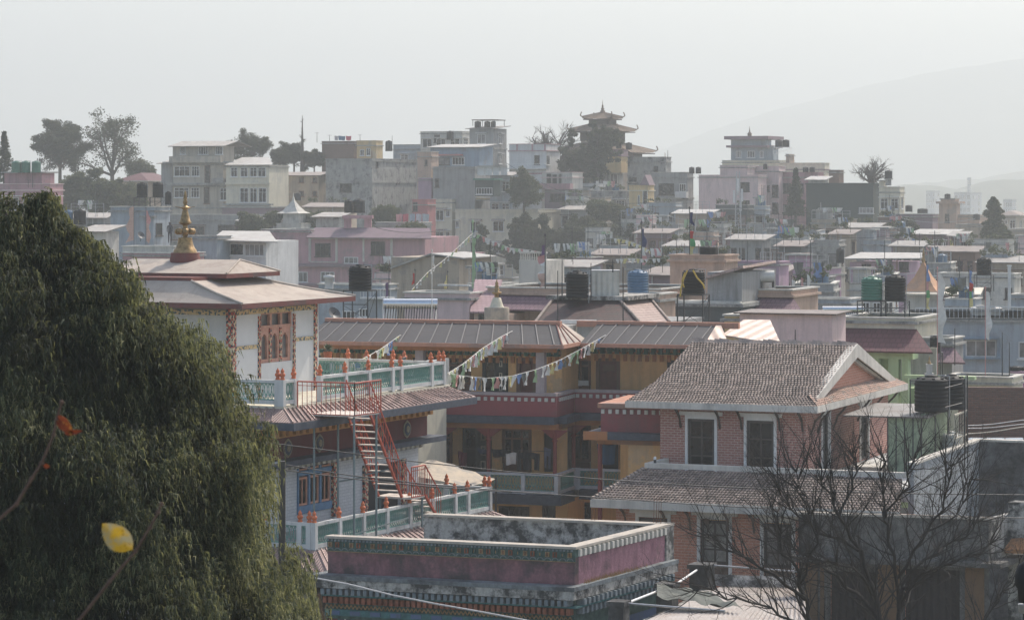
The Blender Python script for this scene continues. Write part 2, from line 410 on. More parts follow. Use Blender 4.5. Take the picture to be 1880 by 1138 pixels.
def railing(parent, fr, A, B, posts, zt, h=.7, fin=True, pw=.16, name='terrace_railing', finposts=None, lat='panelgreen', skip=()):
    """balustrade from A to B (u,v), posts at fractions; rail and posts one mesh, each lattice panel and finial a sub-part"""
    A = Vector(A); B = Vector(B); L = (B-A).length; d = (B-A)/L; alongu = abs(d.x) > abs(d.y)
    m = MB(fr); zb = zt-h
    def bx(x0, x1, half, z0, z1):
        p, q = A+d*x0, A+d*x1
        if alongu: m.box(p.x, q.x, p.y-half, p.y+half, z0, z1)
        else: m.box(p.x-half, p.x+half, p.y, q.y, z0, z1)
    segs = [(a*L, b*L) for a, b in zip(posts, posts[1:])]
    for i, (a, b) in enumerate(segs):
        if i in skip: continue
        bx(a+pw/2, b-pw/2, .07, zt-.09, zt); bx(a+pw/2, b-pw/2, .06, zb, zb+.12)
    for f_ in posts: bx(f_*L-pw/2, f_*L+pw/2, pw/2, zb-.05, zt+.012)
    o = m.build(name, M['railwhite'], parent)
    for i, (a, b) in enumerate(segs):
        if i in skip: continue
        p, q = A+d*(a+pw/2), A+d*(b-pw/2)
        lm = MB(fr); lattice(lm, (p.x, p.y), (q.x, q.y), zb+.12, zt-.09); lm.build('lattice_panel', M[lat], o)
    if fin:
        for f_ in posts:
            p = A+d*(f_*L); c = bpy.data.objects.new('finial', FIN); COL.objects.link(c); c.parent = o
            c.location = fr.pt(p.x, p.y, zt+.012)-worldloc(o)
    return o
def dentils(m, fr_axis, a0, a1, at, z0, z1, n, out=.08, fill=.5):
    """a row of little blocks standing out from a wall"""
    for i in range(n):
        x0 = a0+(a1-a0)*(i+.5-fill/2)/n; x1 = a0+(a1-a0)*(i+.5+fill/2)/n
        if fr_axis == 'u': m.box(x0, x1, at-out, at-.004, z0, z1)
        else: m.box(at+.004, at+out, x0, x1, z0, z1)
TANKP = {}
def tank(pt, mat='blacktank', r=.55, h=1.3, label='', group=None, name='water_tank', pipes=True, key=None):
    """ribbed plastic rooftop water tank: body > and lid, outlet pipe"""
    k = (mat, pipes)
    if k not in TANKP:
        t = thing(name, label, 'water tank', pt, group)
        m = MB(); pr = [(.52, 0), (.55, .03)]
        for i in range(7):
            z = .06+i*.155; pr += [(.55, z), (.55, z+.10), (.53, z+.115), (.53, z+.14)]
        pr += [(.55, 1.15), (.54, 1.18), (.40, 1.27), (.22, 1.31)]
        m.lathe((0, 0, 0), pr, 22)
        for i in range(8):
            a = i*math.pi/4; m.box(math.cos(a)*.42-.05, math.cos(a)*.42+.05, math.sin(a)*.42-.05, math.sin(a)*.42+.05, 1.14, 1.285)
        tl(m.data('tank_body', M[mat]), 'tank_body', t)
        m = MB(); m.lathe((0, 0, 1.30), [(.21, 0), (.22, .05), (.10, .08)], 14); tl(m.data('lid', M[mat]), 'lid', t)
        if pipes:
            m = MB(); m.path([(.57, -.1, -.3), (.57, -.1, 1.35), (.2, 0, 1.37)], .02, 5); tl(m.data('pipe', M['galv']), 'pipe', t)
        TANKP[k] = t
    else:
        t = dup(TANKP[k], loc=pt); t['label'] = label
        if group: t['group'] = group
        elif 'group' in t: del t['group']
    t.scale = (r/.55, r/.55, h/1.33); t.name = name
    return t
def tank_stand(pt, wd, dp, h, label, rz=0, mat='steel', group=None):
    t = thing('tank_stand', label, 'tank stand', pt, group, rz)
    top = MB(); x, y = wd/2, dp/2
    for s in (-1, 1):
        top.box(-x, x, s*y-.03, s*y+.03, h-.06, h); top.box(s*x-.03, s*x+.03, -y+.03, y-.03, h-.055, h-.005)
    top.box(-x+.04, x-.04, -.03, .03, h-.05, h-.01)
    top.box(-x, x, -y-.02, -y+.02, h*.52, h*.52+.04)
    tl(top.data('stand_top', M[mat]), 'stand_frame', t)
    for sx in (-1, 1):
        for sy in (-1, 1):
            m = MB(); m.box(sx*x-.025, sx*x+.025, sy*y-.025, sy*y+.025, 0, h-.06); tl(m.data('leg', M[mat]), 'leg', t)
    m = MB()
    m.tube((-x, -y, h*.02), (x, -y, h*.5), .014, 4); m.tube((x, -y, h*.02), (-x, -y, h*.5), .014, 4); m.tube((x, -y, h*.05), (x, y, h*.9), .014, 4); m.tube((-x, y, h*.05), (x, y, h*.9), .014, 4)
    tl(m.data('brace', M[mat]), 'brace', t)
    return t
def tl(me, name, parent, loc=(0, 0, 0), rz=0):
    o = bpy.data.objects.new(name, me); COL.objects.link(o); o.parent = parent; o.location = loc; o.rotation_euler[2] = rz
    return o
def tile_roof(m, a, b, c, d, tw=.12, th=.2, lift=.045, jit=.006, seed=1):
    """small curved clay tiles in staggered rows. a,b = eave ends, d,c = ridge ends (world points); each tile is a little raised curved slab"""
    rnd = random.Random(seed); a, b, c, d = map(Vector, (a, b, c, d))
    n = (b-a).cross(d-a).normalized()
    if n.z < 0: n = -n
    rows = max(1, int(((d-a).length+(c-b).length)/2/th)); 
    for j in range(rows):
        t0, t1 = j/rows, (j+1)/rows
        l0, l1 = a.lerp(d, t0), a.lerp(d, t1); r0, r1 = b.lerp(c, t0), b.lerp(c, t1)
        L = (r0-l0).length; k = max(1, int(L/tw)); off = .5 if j % 2 else 0
        for i in range(-1 if off else 0, k):
            x0, x1 = (i+off)/k, (i+off+.78)/k
            x0 = max(0, x0); x1 = min(1, x1)
            if x1-x0 < .2/k: continue
            xm = (x0+x1)/2; e = lift+rnd.uniform(-jit, jit)
            p = [l0.lerp(r0, x0)+n*(e*.5), l0.lerp(r0, xm)+n*e*1.25, l0.lerp(r0, x1)+n*(e*.5)]
            q = [l1.lerp(r1, x0)+n*.004, l1.lerp(r1, xm)+n*.012, l1.lerp(r1, x1)+n*.004]
            m.m = rnd.choice((0, 0, 0, 1, 1, 2))
            g = [l0.lerp(r0, x0), l0.lerp(r0, x1)]
            m.mesh(p+q+g, [(0, 1, 4, 3), (1, 2, 5, 4), (6, 7, 2, 1, 0)], True)
    m.m = 0

def pole_rod(m, p, h, r=.02): m.tube(p, (p[0], p[1], p[2]+h), r, 5)

# ---------------------------------------------------------------- brick house, two storeys with small-tiled roofs
M['hb'] = brick('house_brick', (.42, .185, .145), (.34, .145, .115), (.52, .40, .34), .24, .09, .016)
M['hb2'] = brick('house_brick_bare', (.60, .27, .18), (.50, .21, .14), (.60, .40, .31), .26, .10, .014, .35)
M['tileA'] = paint('clay_tile', (.235, .185, .16), .85, .4, sc=3); M['tileB'] = paint('weathered_tile', (.18, .145, .125), .9, .35, sc=3); M['tileC'] = paint('pale_clay_tile', (.29, .235, .20), .85, .3, sc=3)
M['tileD'] = paint('under_tile', (.015, .014, .013), .95)
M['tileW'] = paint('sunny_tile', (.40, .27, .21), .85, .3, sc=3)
M['surr'] = plaster('white_surround', (.74, .72, .68), .12)
M['palepane'] = glass('net_curtain_glass', (.24, .235, .21), .4)
M['fascia'] = plaster('old_white_trim', (.64, .60, .53), .35)
M['wood'] = paint('dark_wood', (.055, .035, .025), .7, .4); M['woodl'] = paint('grey_wood', (.13, .085, .06), .8, .4)
B = Fr(1480, 758, 102.7, 22, 22)
bh = thing('brick_house', 'brick house with small grey clay roof tiles and white window surrounds beside the bare tree', 'house', B.pt(-2, 4, -9.8))
uL, vR = B.u(1212), 11.3
zE = B.z(757, 0.65, -.8)                       # eave underside
zF = -2.35                                      # terrace floor
def bwall(name, mat, axis, w0, w1, z0, z1, at, holes, parent, fr=B, depth=.14):
    m = MB(fr); m.wall(axis, w0, w1, z0, z1, at, holes, depth); return m.build(name, mat, parent)
# upper storey
hf = []
for x0, x1, y0 in ((1263, 1312, 768), (1371, 1421, 771)):
    hf.append((B.u(x0), B.u(x1), zF+.02, B.z(y0, B.u(x0), 0)))
bwall('wall', M['hb'], 'u', uL, 0, zF-.3, zE+.3, 0, hf, bh)
hr = []
for x0, x1, y0 in ((1509, 1522, 762), (1579, 1593, 750)):
    hr.append((B.v(x0), B.v(x1), zF+.02, B.z(y0, 0, B.v(x0))))
bwall('wall', M['hb'], 'v', 0, vR, zF-.3, zE+.3, 0, hr, bh)
m = MB(B); m.box(uL, uL+.2, .01, vR, zF-.3, zE+.3); m.box(uL, 0, vR, vR+.2, zF-.3, zE+.3); m.build('wall', M['hb'], bh)
def surround(fr, face, h, parent, at=0, wd=.1, cap=True):
    m = MB(fr); a, b, c, d = h
    bx = (lambda x0, x1, z0, z1, o=.05: m.box(x0, x1, at-o, at+.05, z0, z1)) if face == 'f' else (lambda x0, x1, z0, z1, o=.05: m.box(at-.05, at+o, x0, x1, z0, z1))
    bx(a-wd, a, c, d); bx(b, b+wd, c, d); bx(a-wd, b+wd, d+.001, d+.13, .055)
    if cap: bx(a-wd-.2, b+wd+.2, d+.132, d+.26, .09)
    return m.build('window_surround', M['surr'], parent)
for h in hf:
    s_ = surround(B, 'f', h, bh)
    window(bh, B, 'f', h[0], h[1], h[2], h[3], 0, 'd', 'glass', 2, 3, sill=False, depth=.1, ft=.09)
for h in hr:
    surround(B, 'r', h, bh)
    window(bh, B, 'r', h[0], h[1], h[2], h[3], 0, 'd', 'glass', 2, 3, sill=False, depth=.1, ft=.08)
# main roof: ridge along u at mid depth, gable at each end, tiled skirt under the right gable
vm = vR/2; zR = B.z(633, .25, vm); eu0, eu1, ev = uL-1.0, .62, -.85
zEt = zE+.2
kick = .88
def rp(u, v):     # front slope with a bell-cast eave
    t = (v-ev)/(vm-ev); return zEt + (zR-zEt)*(t*kick/1.0+ (1-kick)*t*t)
m = MB(); N = 6
for i in range(N):
    v0, v1 = ev+(vm-ev)*i/N, ev+(vm-ev)*(i+1)/N
    ur = lambda v: eu1-.30 if v > .8 else eu1
    lift_l = lambda v: .0
    tile_roof(m, B.pt(uL-1.0+.35*ss(ev, 1.5, v0), v0, rp(0, v0)), B.pt(.34 if v0 > -.2 else .62, v0, rp(0, v0)), B.pt(.34 if v1 > .2 else .62, v1, rp(0, v1)), B.pt(uL-1.0+.35*ss(ev, 1.5, v1), v1, rp(0, v1)), .118, .21, seed=i)
tr = m.build('roof', [M['tileA'], M['tileB'], M['tileC']], bh)
m = MB(B)
for i in range(N):
    v0, v1 = ev+(vm-ev)*i/N, ev+(vm-ev)*(i+1)/N
    a0, a1 = uL-1.0+.35*ss(ev, 1.5, v0), uL-1.0+.35*ss(ev, 1.5, v1)
    b0, b1 = (.34 if v0 > -.2 else .62), (.34 if v1 > .2 else .62)
    m.mesh([(a0, v0, rp(0, v0)-.01), (b0, v0, rp(0, v0)-.01), (b1, v1, rp(0, v1)-.01), (a1, v1, rp(0, v1)-.01),
            (a0, v0, rp(0, v0)-.16), (b0, v0, rp(0, v0)-.16), (b1, v1, rp(0, v1)-.16), (a1, v1, rp(0, v1)-.16)], [(0, 1, 2, 3), (7, 6, 5, 4), (0, 4, 5, 1), (1, 5, 6, 2), (2, 6, 7, 3), (3, 7, 4, 0)])
m.sheet([(uL-.7, vm+.02, zR-.02), (.34, vm+.02, zR-.02), (.34, vR+.9, zEt), (uL-.7, vR+.9, zEt)], .12)
m.build('roof_deck', M['tileD'], bh)
m = MB(B)
n_ = 34
for i in range(n_):
    x0 = uL-.72+(.34-uL+.72)*i/n_; x1 = uL-.72+(.34-uL+.72)*(i+.93)/n_
    zz = zR+.03*math.sin(i*1.3)
    m.mesh([(x0, vm-.16, zR-.04), (x1, vm-.16, zR-.06), (x1, vm, zz+.10), (x0, vm, zz+.13), (x0, vm+.16, zR-.04), (x1, vm+.16, zR-.06)], [(0, 1, 2, 3), (3, 2, 5, 4), (0, 3, 4), (1, 5, 2)])
m.build('ridge_tiles', M['tileC'], bh)
# fascia boards
m = MB(B)
m.box(eu0, eu1+.06, ev-.06, ev, zE-.02, zEt+.02); m.box(eu1, eu1+.06, ev+.001, vR+.7, zE-.02, zEt+.02); m.box(eu0-.05, eu0, ev, -.1, zE-.02, zEt)
m.box(eu0, eu1, ev+.001, -.002, zE+.02, zE+.07); m.box(.002, eu1, -.001, vR+.7, zE+.022, zE+.072); m.box(eu0, uL, -.001, vR, zE+.024, zE+.07)
m.build('fascia', M['fascia'], bh)
# tiled skirt on the right
m = MB(); zS = zEt+.34
for (a, b, c, d, s_) in (((eu1+.03, ev+.02, zEt+.02), (eu1+.03, vR+.7, zEt+.02), (.05, vR+.2, zS), (.05, .1, zS), 3),):
    tile_roof(m, B.pt(*a), B.pt(*b), B.pt(*c), B.pt(*d), .24, .15, .03, seed=s_)
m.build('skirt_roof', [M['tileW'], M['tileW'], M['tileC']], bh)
m = MB(B); m.sheet([(eu1+.03, ev+.02, zEt), (eu1+.03, vR+.7, zEt), (.05, vR+.2, zS-.02), (.05, .1, zS-.02)], .08); m.build('roof_deck', M['tileD'], bh)
# gable triangle, bricks, white barge boards
m = MB(B); g0, g1 = .5, vR-.5
m.mesh([(.03, g0, zEt+.1), (.03, g1, zEt+.1), (.03, vm, zR-.25)], [(0, 1, 2)]); m.build('gable_wall', M['hb2'], bh)
m = MB(B)
for (va, za, vb, zb) in ((.0, zEt+.2, vm, zR+.04), (vR+.1, zEt+.2, vm, zR+.04)):
    dv = .62 if va < vm else -.62
    m.mesh([(.36, va, za), (.36, vb, zb), (.36, vb, zb-.5), (.36, va+dv, za-.12), (.30, va, za), (.30, vb, zb), (.30, vb, zb-.5), (.30, va+dv, za-.12)],
           [(0, 1, 2, 3), (7, 6, 5, 4), (0, 4, 5, 1), (3, 2, 6, 7), (0, 3, 7, 4)])
    m.mesh([(.30, va, za-.02), (.30, vb, zb-.02), (.03, vb, zb-.03), (.03, va, za-.03)], [(0, 1, 2, 3)])
    m.mesh([(.20, va+dv*.9, za-.1), (.20, vb, zb-.48), (.20, vb, zb-.62), (.20, va+dv*1.3, za-.12), (.04, va+dv*.9, za-.1), (.04, vb, zb-.48), (.04, vb, zb-.62), (.04, va+dv*1.3, za-.12)], [(0, 1, 2, 3), (3, 2, 6, 7), (0, 4, 5, 1)])
m.build('barge_board', M['fascia'], bh)
# curved wooden brackets under the eaves
def bracket(fr, face, a, at, z, out=.7, drop=.8, parent=bh, mat='wood'):
    m = MB(fr)
    pts = [(0, -drop), (.10, -drop*.75), (.16, -drop*.5), (.36, -drop*.28), (out, 0)]
    for (o0, z0), (o1, z1) in zip(pts, pts[1:]):
        if face == 'f': m.tube((a, at-o0, z+z0), (a, at-o1, z+z1), .05, 4, .045)
        else: m.tube((at+o0, a, z+z0), (at+o1, a, z+z1), .05, 4, .045)
    return m.build('eave_bracket', M[mat], parent)
for x in (1250, 1322, 1362, 1432, 1474): bracket(B, 'f', B.u(x), 0, zE, .7, .75)
for x in (1488, 1500, 1530, 1574, 1598, 1650): bracket(B, 'r', B.v(x) if x < 1640 else 11, 0, zE, .55, .9)
# lower storey: terrace slab, pent roof, brick wall
vT = -2.0; zLd = B.z(849, B.u(1185, vT), vT); uT = B.u(1185, vT); uT1 = B.u(1668, vT)
m = MB(B); m.box(uT, uT1, vT-.1, vT+.12, zLd-.18, zLd); m.box(uT, uT+.2, vT+.121, .6, zLd-.18, zLd-.005); m.build('terrace_coping', M['fascia'], bh)
m = MB(B); m.box(uT+.02, uT1, vT+.02, vR, zF-.45, zF-.02); m.build('terrace_floor', M['white'], bh)
vE = -4.3; zL = B.z(916, B.u(1090, vE), vE); uE0 = B.u(1087, vE); uE1 = B.u(1652, vE)
m = MB(); a = B.pt(uE0, vE, zL); b = B.pt(uE1, vE, zL); c = B.pt(uT1-.2, vT-.1, zLd-.2); d = B.pt(uT, vT-.1, zLd-.2)
tile_roof(m, a, b, c, d, .125, .17, seed=11); m.build('lower_roof', [M['tileA'], M['tileB'], M['tileC']], bh)
m = MB(); m.fr = None; m.sheet([a-Vector((0, 0, .01)), b-Vector((0, 0, .01)), c-Vector((0, 0, .01)), d-Vector((0, 0, .01))], .1)
m.sheet([a-Vector((0, 0, .012)), d-Vector((0, 0, .012)), B.pt(uT, 5, zLd-.2), B.pt(uE0, 5, zL)], .1); m.build('roof_deck', M['tileD'], bh)
m = MB(); n_ = 15
for i in range(n_):
    p0 = a.lerp(d, i/n_)+Vector((0, 0, .03)); p1 = a.lerp(d, (i+.9)/n_)+Vector((0, 0, .0)); m.tube(p0, p1, .085, 6, .06)
m.build('hip_tiles', M['tileC'], bh)
m = MB(B); m.box(uE0, uE1, vE-.06, vE-.002, zL-.28, zL+.02); m.box(uE0-.05, uE0, vE-.06, 4, zL-.28, zL-.02); m.box(uE0, uE1, vE, -3.3, zL-.2, zL-.16); m.build('fascia', M['fascia'], bh)
vW = -3.2; uW0 = B.u(1131, vW); uW1 = B.u(1472, vW)
hl = []
for x0, x1, y0, y1 in ((1173, 1226, 948, 1060), (1286, 1338, 952, 1035), (1402, 1454, 958, 1040)):
    zt = B.z(y0, B.u(x0, vW), vW); hl.append((B.u(x0, vW), B.u(x1, vW), zt-2.1, zt))
bwall('wall', M['hb2'], 'u', uW0, uW1+4, -9.7, zL-.16, vW, hl, bh)
m = MB(B); m.box(uW0, uW0+.2, vW+.01, 5, -9.7, zL-.16); m.build('wall', M['hb2'], bh)
for i, h in enumerate(hl):
    surround(B, 'f', h, bh, vW, .12)
    window(bh, B, 'f', h[0], h[1], h[2]+.55, h[3], vW, 'd', 'palepane' if i == 1 else 'curtain', 2, 3, sill=False, depth=.1, ft=.1, name='door')
    m = MB(B); m.box(h[0]+.02, h[1]-.02, vW+.05, vW+.11, h[2]+.02, h[2]+.54); m.build('door_panel', M['woodl'], bh)
for x in (1150, 1222, 1268, 1338, 1385): bracket(B, 'f', B.u(x, vW), vW, zL-.25, .85, .8, mat='woodl')
m = MB(B); m.lathe((B.u(1298, vW), vW-.14, B.z(956, B.u(1298, vW), vW)), [(.02, .12), (.12, .08), (.13, 0), (.09, -.08), (.01, -.1)], 10); m.build('wall_lamp', M['woodl'], bh)
m = MB(B); m.tube((uT+.35, vT+.02, zLd), (uT+.35, vT+.02, zLd+.12), .05, 8); m.build('lamp_base', M['steel'], bh)
m = MB(B); m.lathe((uT+.35, vT+.02, zLd+.12), [(.05, 0), (.055, .07), (.02, .11)], 8); m.build('lamp_bulb', M['frame_w'], bh)
# concrete terrace wall running back at the right, with its mouldy back wall
uC = B.u(1676, vT); v1C = B.v(1797, uC); zC0 = B.z(850, uC, vT); 
cw = thing('terrace_wall', 'grey streaked concrete wall with a pale coping behind the bare tree', 'wall', B.pt(uC, 2, -9.8))
m = MB(B); m.box(uC-.2, uC, vT+.13, v1C, -9.7, zC0-.07); m.build('wall', mould('streaked_concrete', (.33, .35, .36), lo=.55, hi=.8), cw)
m = MB(B); m.box(uC-.25, uC+.06, vT+.13, v1C, zC0-.068, zC0+.01); m.build('coping', M['fascia'], cw)
m = MB(B); m.box(uC-.2, uC+14, v1C+.002, v1C+.25, -9.7, zC0-.07); m.build('back_wall', mould('black_mould_concrete', (.20, .20, .20), lo=.38, hi=.6, sc=.8), cw)
m = MB(B); m.box(uC-.25, uC+14, v1C-.04, v1C+.3, zC0-.066, zC0+.012); m.build('coping', M['fascia'], cw)
# green sheet shed on the terrace with tanks on its roof
sh = thing('rooftop_shed', 'pale green sheet metal shed on the brick house terrace under two black tanks', 'shed', B.pt(uC-1.5, 4, zF))
M['shedg'] = mould('pale_green_sheet', (.30, .36, .24), (.20, .22, .15), lo=.5, hi=.75)
s0, s1 = B.u(1630, 3.0), B.u(1692, 3.0); zs = B.z(764, s0, 3.0)
sv1 = B.v(1740, s1)
m = MB(B); m.box(s0, s1, 3.0, 3.06, zF, zs); m.box(s1-.05, s1, 3.061, sv1, zF, zs+.1); m.box(s0, s0+.05, 3.061, sv1, zF, zs); m.build('sheet_wall', M['shedg'], sh)
m = MB(B)
for i in range(5): x = s0+(s1-s0)*i/4; m.box(x-.02, x+.02, 2.97, 2.998, zF, zs)
for i in (1, 2): x = 3+(sv1-3)*i/2; m.box(s1+.002, s1+.03, x-.06, x+.04, zF, zs+.1)
m.build('sheet_seam', M['steel'], sh)
m = MB(B); m.sheet([(s0-1.6, 2.7, zs+.02), (s1+.3, 2.7, zs+.03), (s1+.3, sv1+.3, zs+.16), (s0-1.6, sv1+.3, zs+.15)], .05); m.build('sheet_roof', M['roof_tin'], sh)
p = B.pt(B.u(1710, 4.2), 4.2, zs+.13); tank(p, 'blacktank', .62, 1.28, 'big black ribbed water tank on the pale green shed, the nearer of two')
p = B.pt(B.u(1747, 6.0), 6.0, zs+.10); tank(p, 'blacktank', .5, 1.25, 'black water tank half hidden behind the big tank on the green shed')
rl = thing('pipe_railing', 'thin dark pipe frame round the two black tanks on the green shed', 'railing', B.pt(s1, 3.2, zs+.1))
m = MB(B)
for (x, v_) in ((1671, 3.2), (1776, 6.2), (1771, 4.4)): u_ = B.u(x, v_); m = MB(B); m.tube((u_, v_, zF+.2 if x > 1700 else zs), (u_, v_, zs+1.35), .025, 5); m.build('post', M['steel'], rl)
m = MB(B)
for zz in (.35, 1.05): m.tube((B.u(1735, 3.4), 3.4, zs+zz), (B.u(1766, 4.4), 4.4, zs+zz+.1), .02, 5)
m.tube((B.u(1671, 3.2), 3.2, zs+1.3), (B.u(1735, 3.4), 3.4, zs+1.33), .015, 5); m.tube((B.u(1766, 4.4), 4.4, zs+1.32), (B.u(1735, 3.4), 3.4, zs+1.33), .015, 5)
m.build('rail_frame', M['steel'], rl)
gt_ = thing('metal_gate', 'small white barred gate at the terrace edge below the tank pipes', 'gate', B.pt(uC, 7.5, zF))
gv0, gv1 = B.v(1752, uC-.1), B.v(1776, uC-.1)
m = MB(B); zg0, zg1 = B.z(835, uC-.1, gv0), B.z(762, uC-.1, gv0)
for i in range(7): x = gv0+(gv1-gv0)*i/6; m.tube((uC-.1, x, zg0), (uC-.1, x, zg1), .022, 4)
m.tube((uC-.1, gv0, zg1), (uC-.1, gv1, zg1+.02), .04, 4); m.tube((uC-.1, gv0, zg0+.1), (uC-.1, gv1, zg0+.1), .03, 4); m.tube((uC-.1, gv0, zg0+.6), (uC-.1, gv1, zg0+.6), .03, 4)
m.build('gate_bars', M['frame_c'], gt_)
tank(B.pt(B.u(1748, 6.4), 6.4, zF+.02), 'whitetank', .42, 1.25, 'pale grey water tank standing behind the white barred gate')
# ---------------------------------------------------------------- temple with gilded spire and two railed terraces
M['maroon'] = plaster('maroon_band', (.13, .035, .035), .2); M['cornice_d'] = paint('dark_blue_cornice', (.06, .07, .09), .8, .3); M['dent_y'] = paint('yellow_dentil', (.50, .24, .07), .7, .3)
M['dent_g'] = paint('green_dentil', (.03, .12, .09), .7, .3); M['dent_w'] = paint('white_dentil', (.55, .52, .46), .7, .2); M['dent_r'] = paint('red_dentil', (.42, .12, .06), .7, .3)
M['whitebrick'] = brick('white_painted_brick', (.62, .63, .63), (.55, .56, .57), (.38, .40, .41), .26, .10, .008, .3)
M['templewhite'] = plaster('temple_white', (.66, .66, .65), .12, sc=.5)
M['roofclay'] = plaster('dusty_roof_sheet', (.43, .37, .31), .45, (.22, .165, .135), .9); M['eavered'] = plaster('eave_maroon', (.19, .07, .06), .4)
M['stairred'] = paint('red_stair_paint', (.40, .075, .04), .5, .25); M['tread'] = paint('worn_tread', (.62, .55, .48), .6, .3)
M['postgrey'] = paint('grey_green_post', (.15, .19, .19), .6); M['blueframe'] = paint('blue_frame', (.10, .20, .32), .6, .25); M['orangeframe'] = paint('orange_frame', (.50, .24, .16), .6, .25)
def striped(name, a, b_, c_, L=.16):
    if name in MATS: return MATS[name]
    m, t, b = newmat(name, .75)
    uv = nd(t, 'ShaderNodeUVMap').outputs[0]
    ck = nd(t, 'ShaderNodeTexChecker'); ck.inputs['Scale'].default_value = 1/L; ck.inputs['Color1'].default_value = (*a, 1); ck.inputs['Color2'].default_value = (*b_, 1)
    t.links.new(uv, ck.inputs['Vector'])
    n = noise(t, uv, 9, 2, .5)
    t.links.new(mix(t, ramp(t, n, .5, .56), ck.outputs[0], c_), b.inputs['Base Color'])
    return m
M['paintedband'] = striped('painted_pattern_red', (.03, .05, .06), (.42, .09, .06), (.55, .45, .3), .09)
M['yellowband'] = striped('painted_pattern_yellow', (.55, .40, .20), (.60, .44, .24), (.08, .12, .14), .16)
T = Fr(577, 960, 86, 26, 26)
tp = thing('temple', 'white Buddhist temple with dusty hipped roofs, gilded spire and railed terraces beside the dark cypress', 'temple', T.pt(-6, 5, -10))
FLZ = -.78                                     # lower terrace floor
T2U = -1.8; tv0 = 1.2; zT2 = T.z(698, T2U, tv0)                    # upper rail top
F2 = zT2-.80
# top storey
wu, wv0, wv1, wuL = -4.5, 2.7, 7.9, -11.3
zTop = T.z(566, wu, wv0)
ev0, ev1 = T.v(474, wu), T.v(540, wu)
zw0 = F2+.02
holes = [(ev0+.15, ev1-.15, T.z(668, wu, ev0), T.z(574, wu, ev0))]
m = MB(T); m.wall('v', wv0, wv1, F2-.3, zTop, wu, holes, .2); m.build('wall', M['templewhite'], tp)
m = MB(T); m.wall('u', wuL, wu, F2-.3, zTop, wv0, [], .2); m.build('wall', plaster('temple_cream', (.58, .55, .50), .15), tp)
m = MB(T); m.box(wuL, wuL+.2, wv0+.01, wv1, F2-.3, zTop); m.box(wuL, wu, wv1, wv1+.2, F2-.3, zTop); m.build('wall', M['templewhite'], tp)
m = MB(T)
zb = T.z(640, wu, wv0); z1 = T.z(578, wu, wv0)
m.box(wu-.2, wu+.05, wv0-.06, wv0+.15, F2, zTop); m.build('painted_column', M['paintedband'], tp)
m = MB(T); m.box(wu-.1, wu+.05, wv1-.12, wv1+.05, F2, zTop); m.build('painted_column', M['paintedband'], tp)
for v_ in (ev0-.02, ev1-.1): m = MB(T); m.box(wu+.002, wu+.05, v_, v_+.12, F2+.02, z1-.1); m.build('painted_column', M['paintedband'], tp)
m = MB(T); m.box(wu+.003, wu+.07, wv0+.16, wv1-.13, z1-.02, z1+.14); m.box(wuL, wu-.21, wv0-.07, wv0-.003, z1-.02, z1+.14)
m.box(wu+.003, wu+.035, wv0+.16, ev0-.03, zb-.06, zb+.06); m.box(wu+.003, wu+.035, ev1+.03, wv1-.13, zb+.05, zb+.17); m.box(wuL, wu-.21, wv0-.035, wv0-.003, zb-.12, zb); m.build('painted_band', M['yellowband'], tp)
# three tall bays: arched window below, small square window above
wb = MB(T); h = holes[0]; nb = 3
bw = (h[1]-h[0])/nb; zmid = h[3]-.52; zarch0 = h[2]+.12; zarch1 = zmid-.18
M['pinkwood'] = paint('faded_pink_wood', (.50, .27, .20), .75, .25)
for i in range(nb):
    a, b = h[0]+bw*i, h[0]+bw*(i+1); c = (a+b)/2; r_ = bw*.27
    x = wu-.06
    def q(v, z): return (x, v, z)
    arch = [(c-r_, zarch0), (c-r_, zarch1-r_*1.2), (c-r_*.8, zarch1-r_*.55), (c-r_*.5, zarch1-r_*.4), (c-r_*.3, zarch1-r_*.1), (c, zarch1), (c+r_*.3, zarch1-r_*.1), (c+r_*.5, zarch1-r_*.4), (c+r_*.8, zarch1-r_*.55), (c+r_, zarch1-r_*1.2), (c+r_, zarch0)]
    m = MB(T)
    outer = [(a, h[2]), (a, zmid), (b, zmid), (b, h[2])]
    # frame ring: quads from the arch outline to the surrounding rectangle
    def onrect(p):
        v_, z_ = p
        if z_ <= zarch1-r_*1.25: return (a if v_ < c else b, z_)
        return (a+(b-a)*(v_-(c-r_))/(2*r_), zmid)
    for p1, p2 in zip(arch, arch[1:]):
        o1, o2 = onrect(p1), onrect(p2)
        m.face([q(*p1), q(*p2), q(*o2), q(*o1)])
        if o1[0] != o2[0] and o1[1] != o2[1]: m.face([q(*o1), q(*o2), q(o1[0], zmid)])
        m.face([q(*p1), q(*p2), (x-.1, *p2), (x-.1, *p1)])
    m.face([q(a, h[2]), q(b, h[2]), q(c+r_, zarch0), q(c-r_, zarch0)]); m.face([q(a, h[2]), q(c-r_, zarch0), q(a, zarch0)]); m.face([q(b, h[2]), q(b, zarch0), q(c+r_, zarch0)])
    m.box(x-.05, x+.06, a, b, zmid, zmid+.09); m.box(x-.05, x+.05, a, a+.06, zmid+.09, h[3]); m.box(x-.05, x+.05, b-.06, b, zmid+.09, h[3]); m.box(x-.05, x+.05, a+.06, b-.06, h[3]-.07, h[3])
    fo = m.build('arched_window', M['pinkwood'], tp)
    m = MB(T); m.box(x-.1, x-.08, a, b, h[2], h[3]); m.build('pane', M['curtain'], fo)
    m = MB(T); m.box(x+.003, x+.05, a-.05, a+.05, h[2], zmid); m.build('painted_column', M['paintedband'], fo)
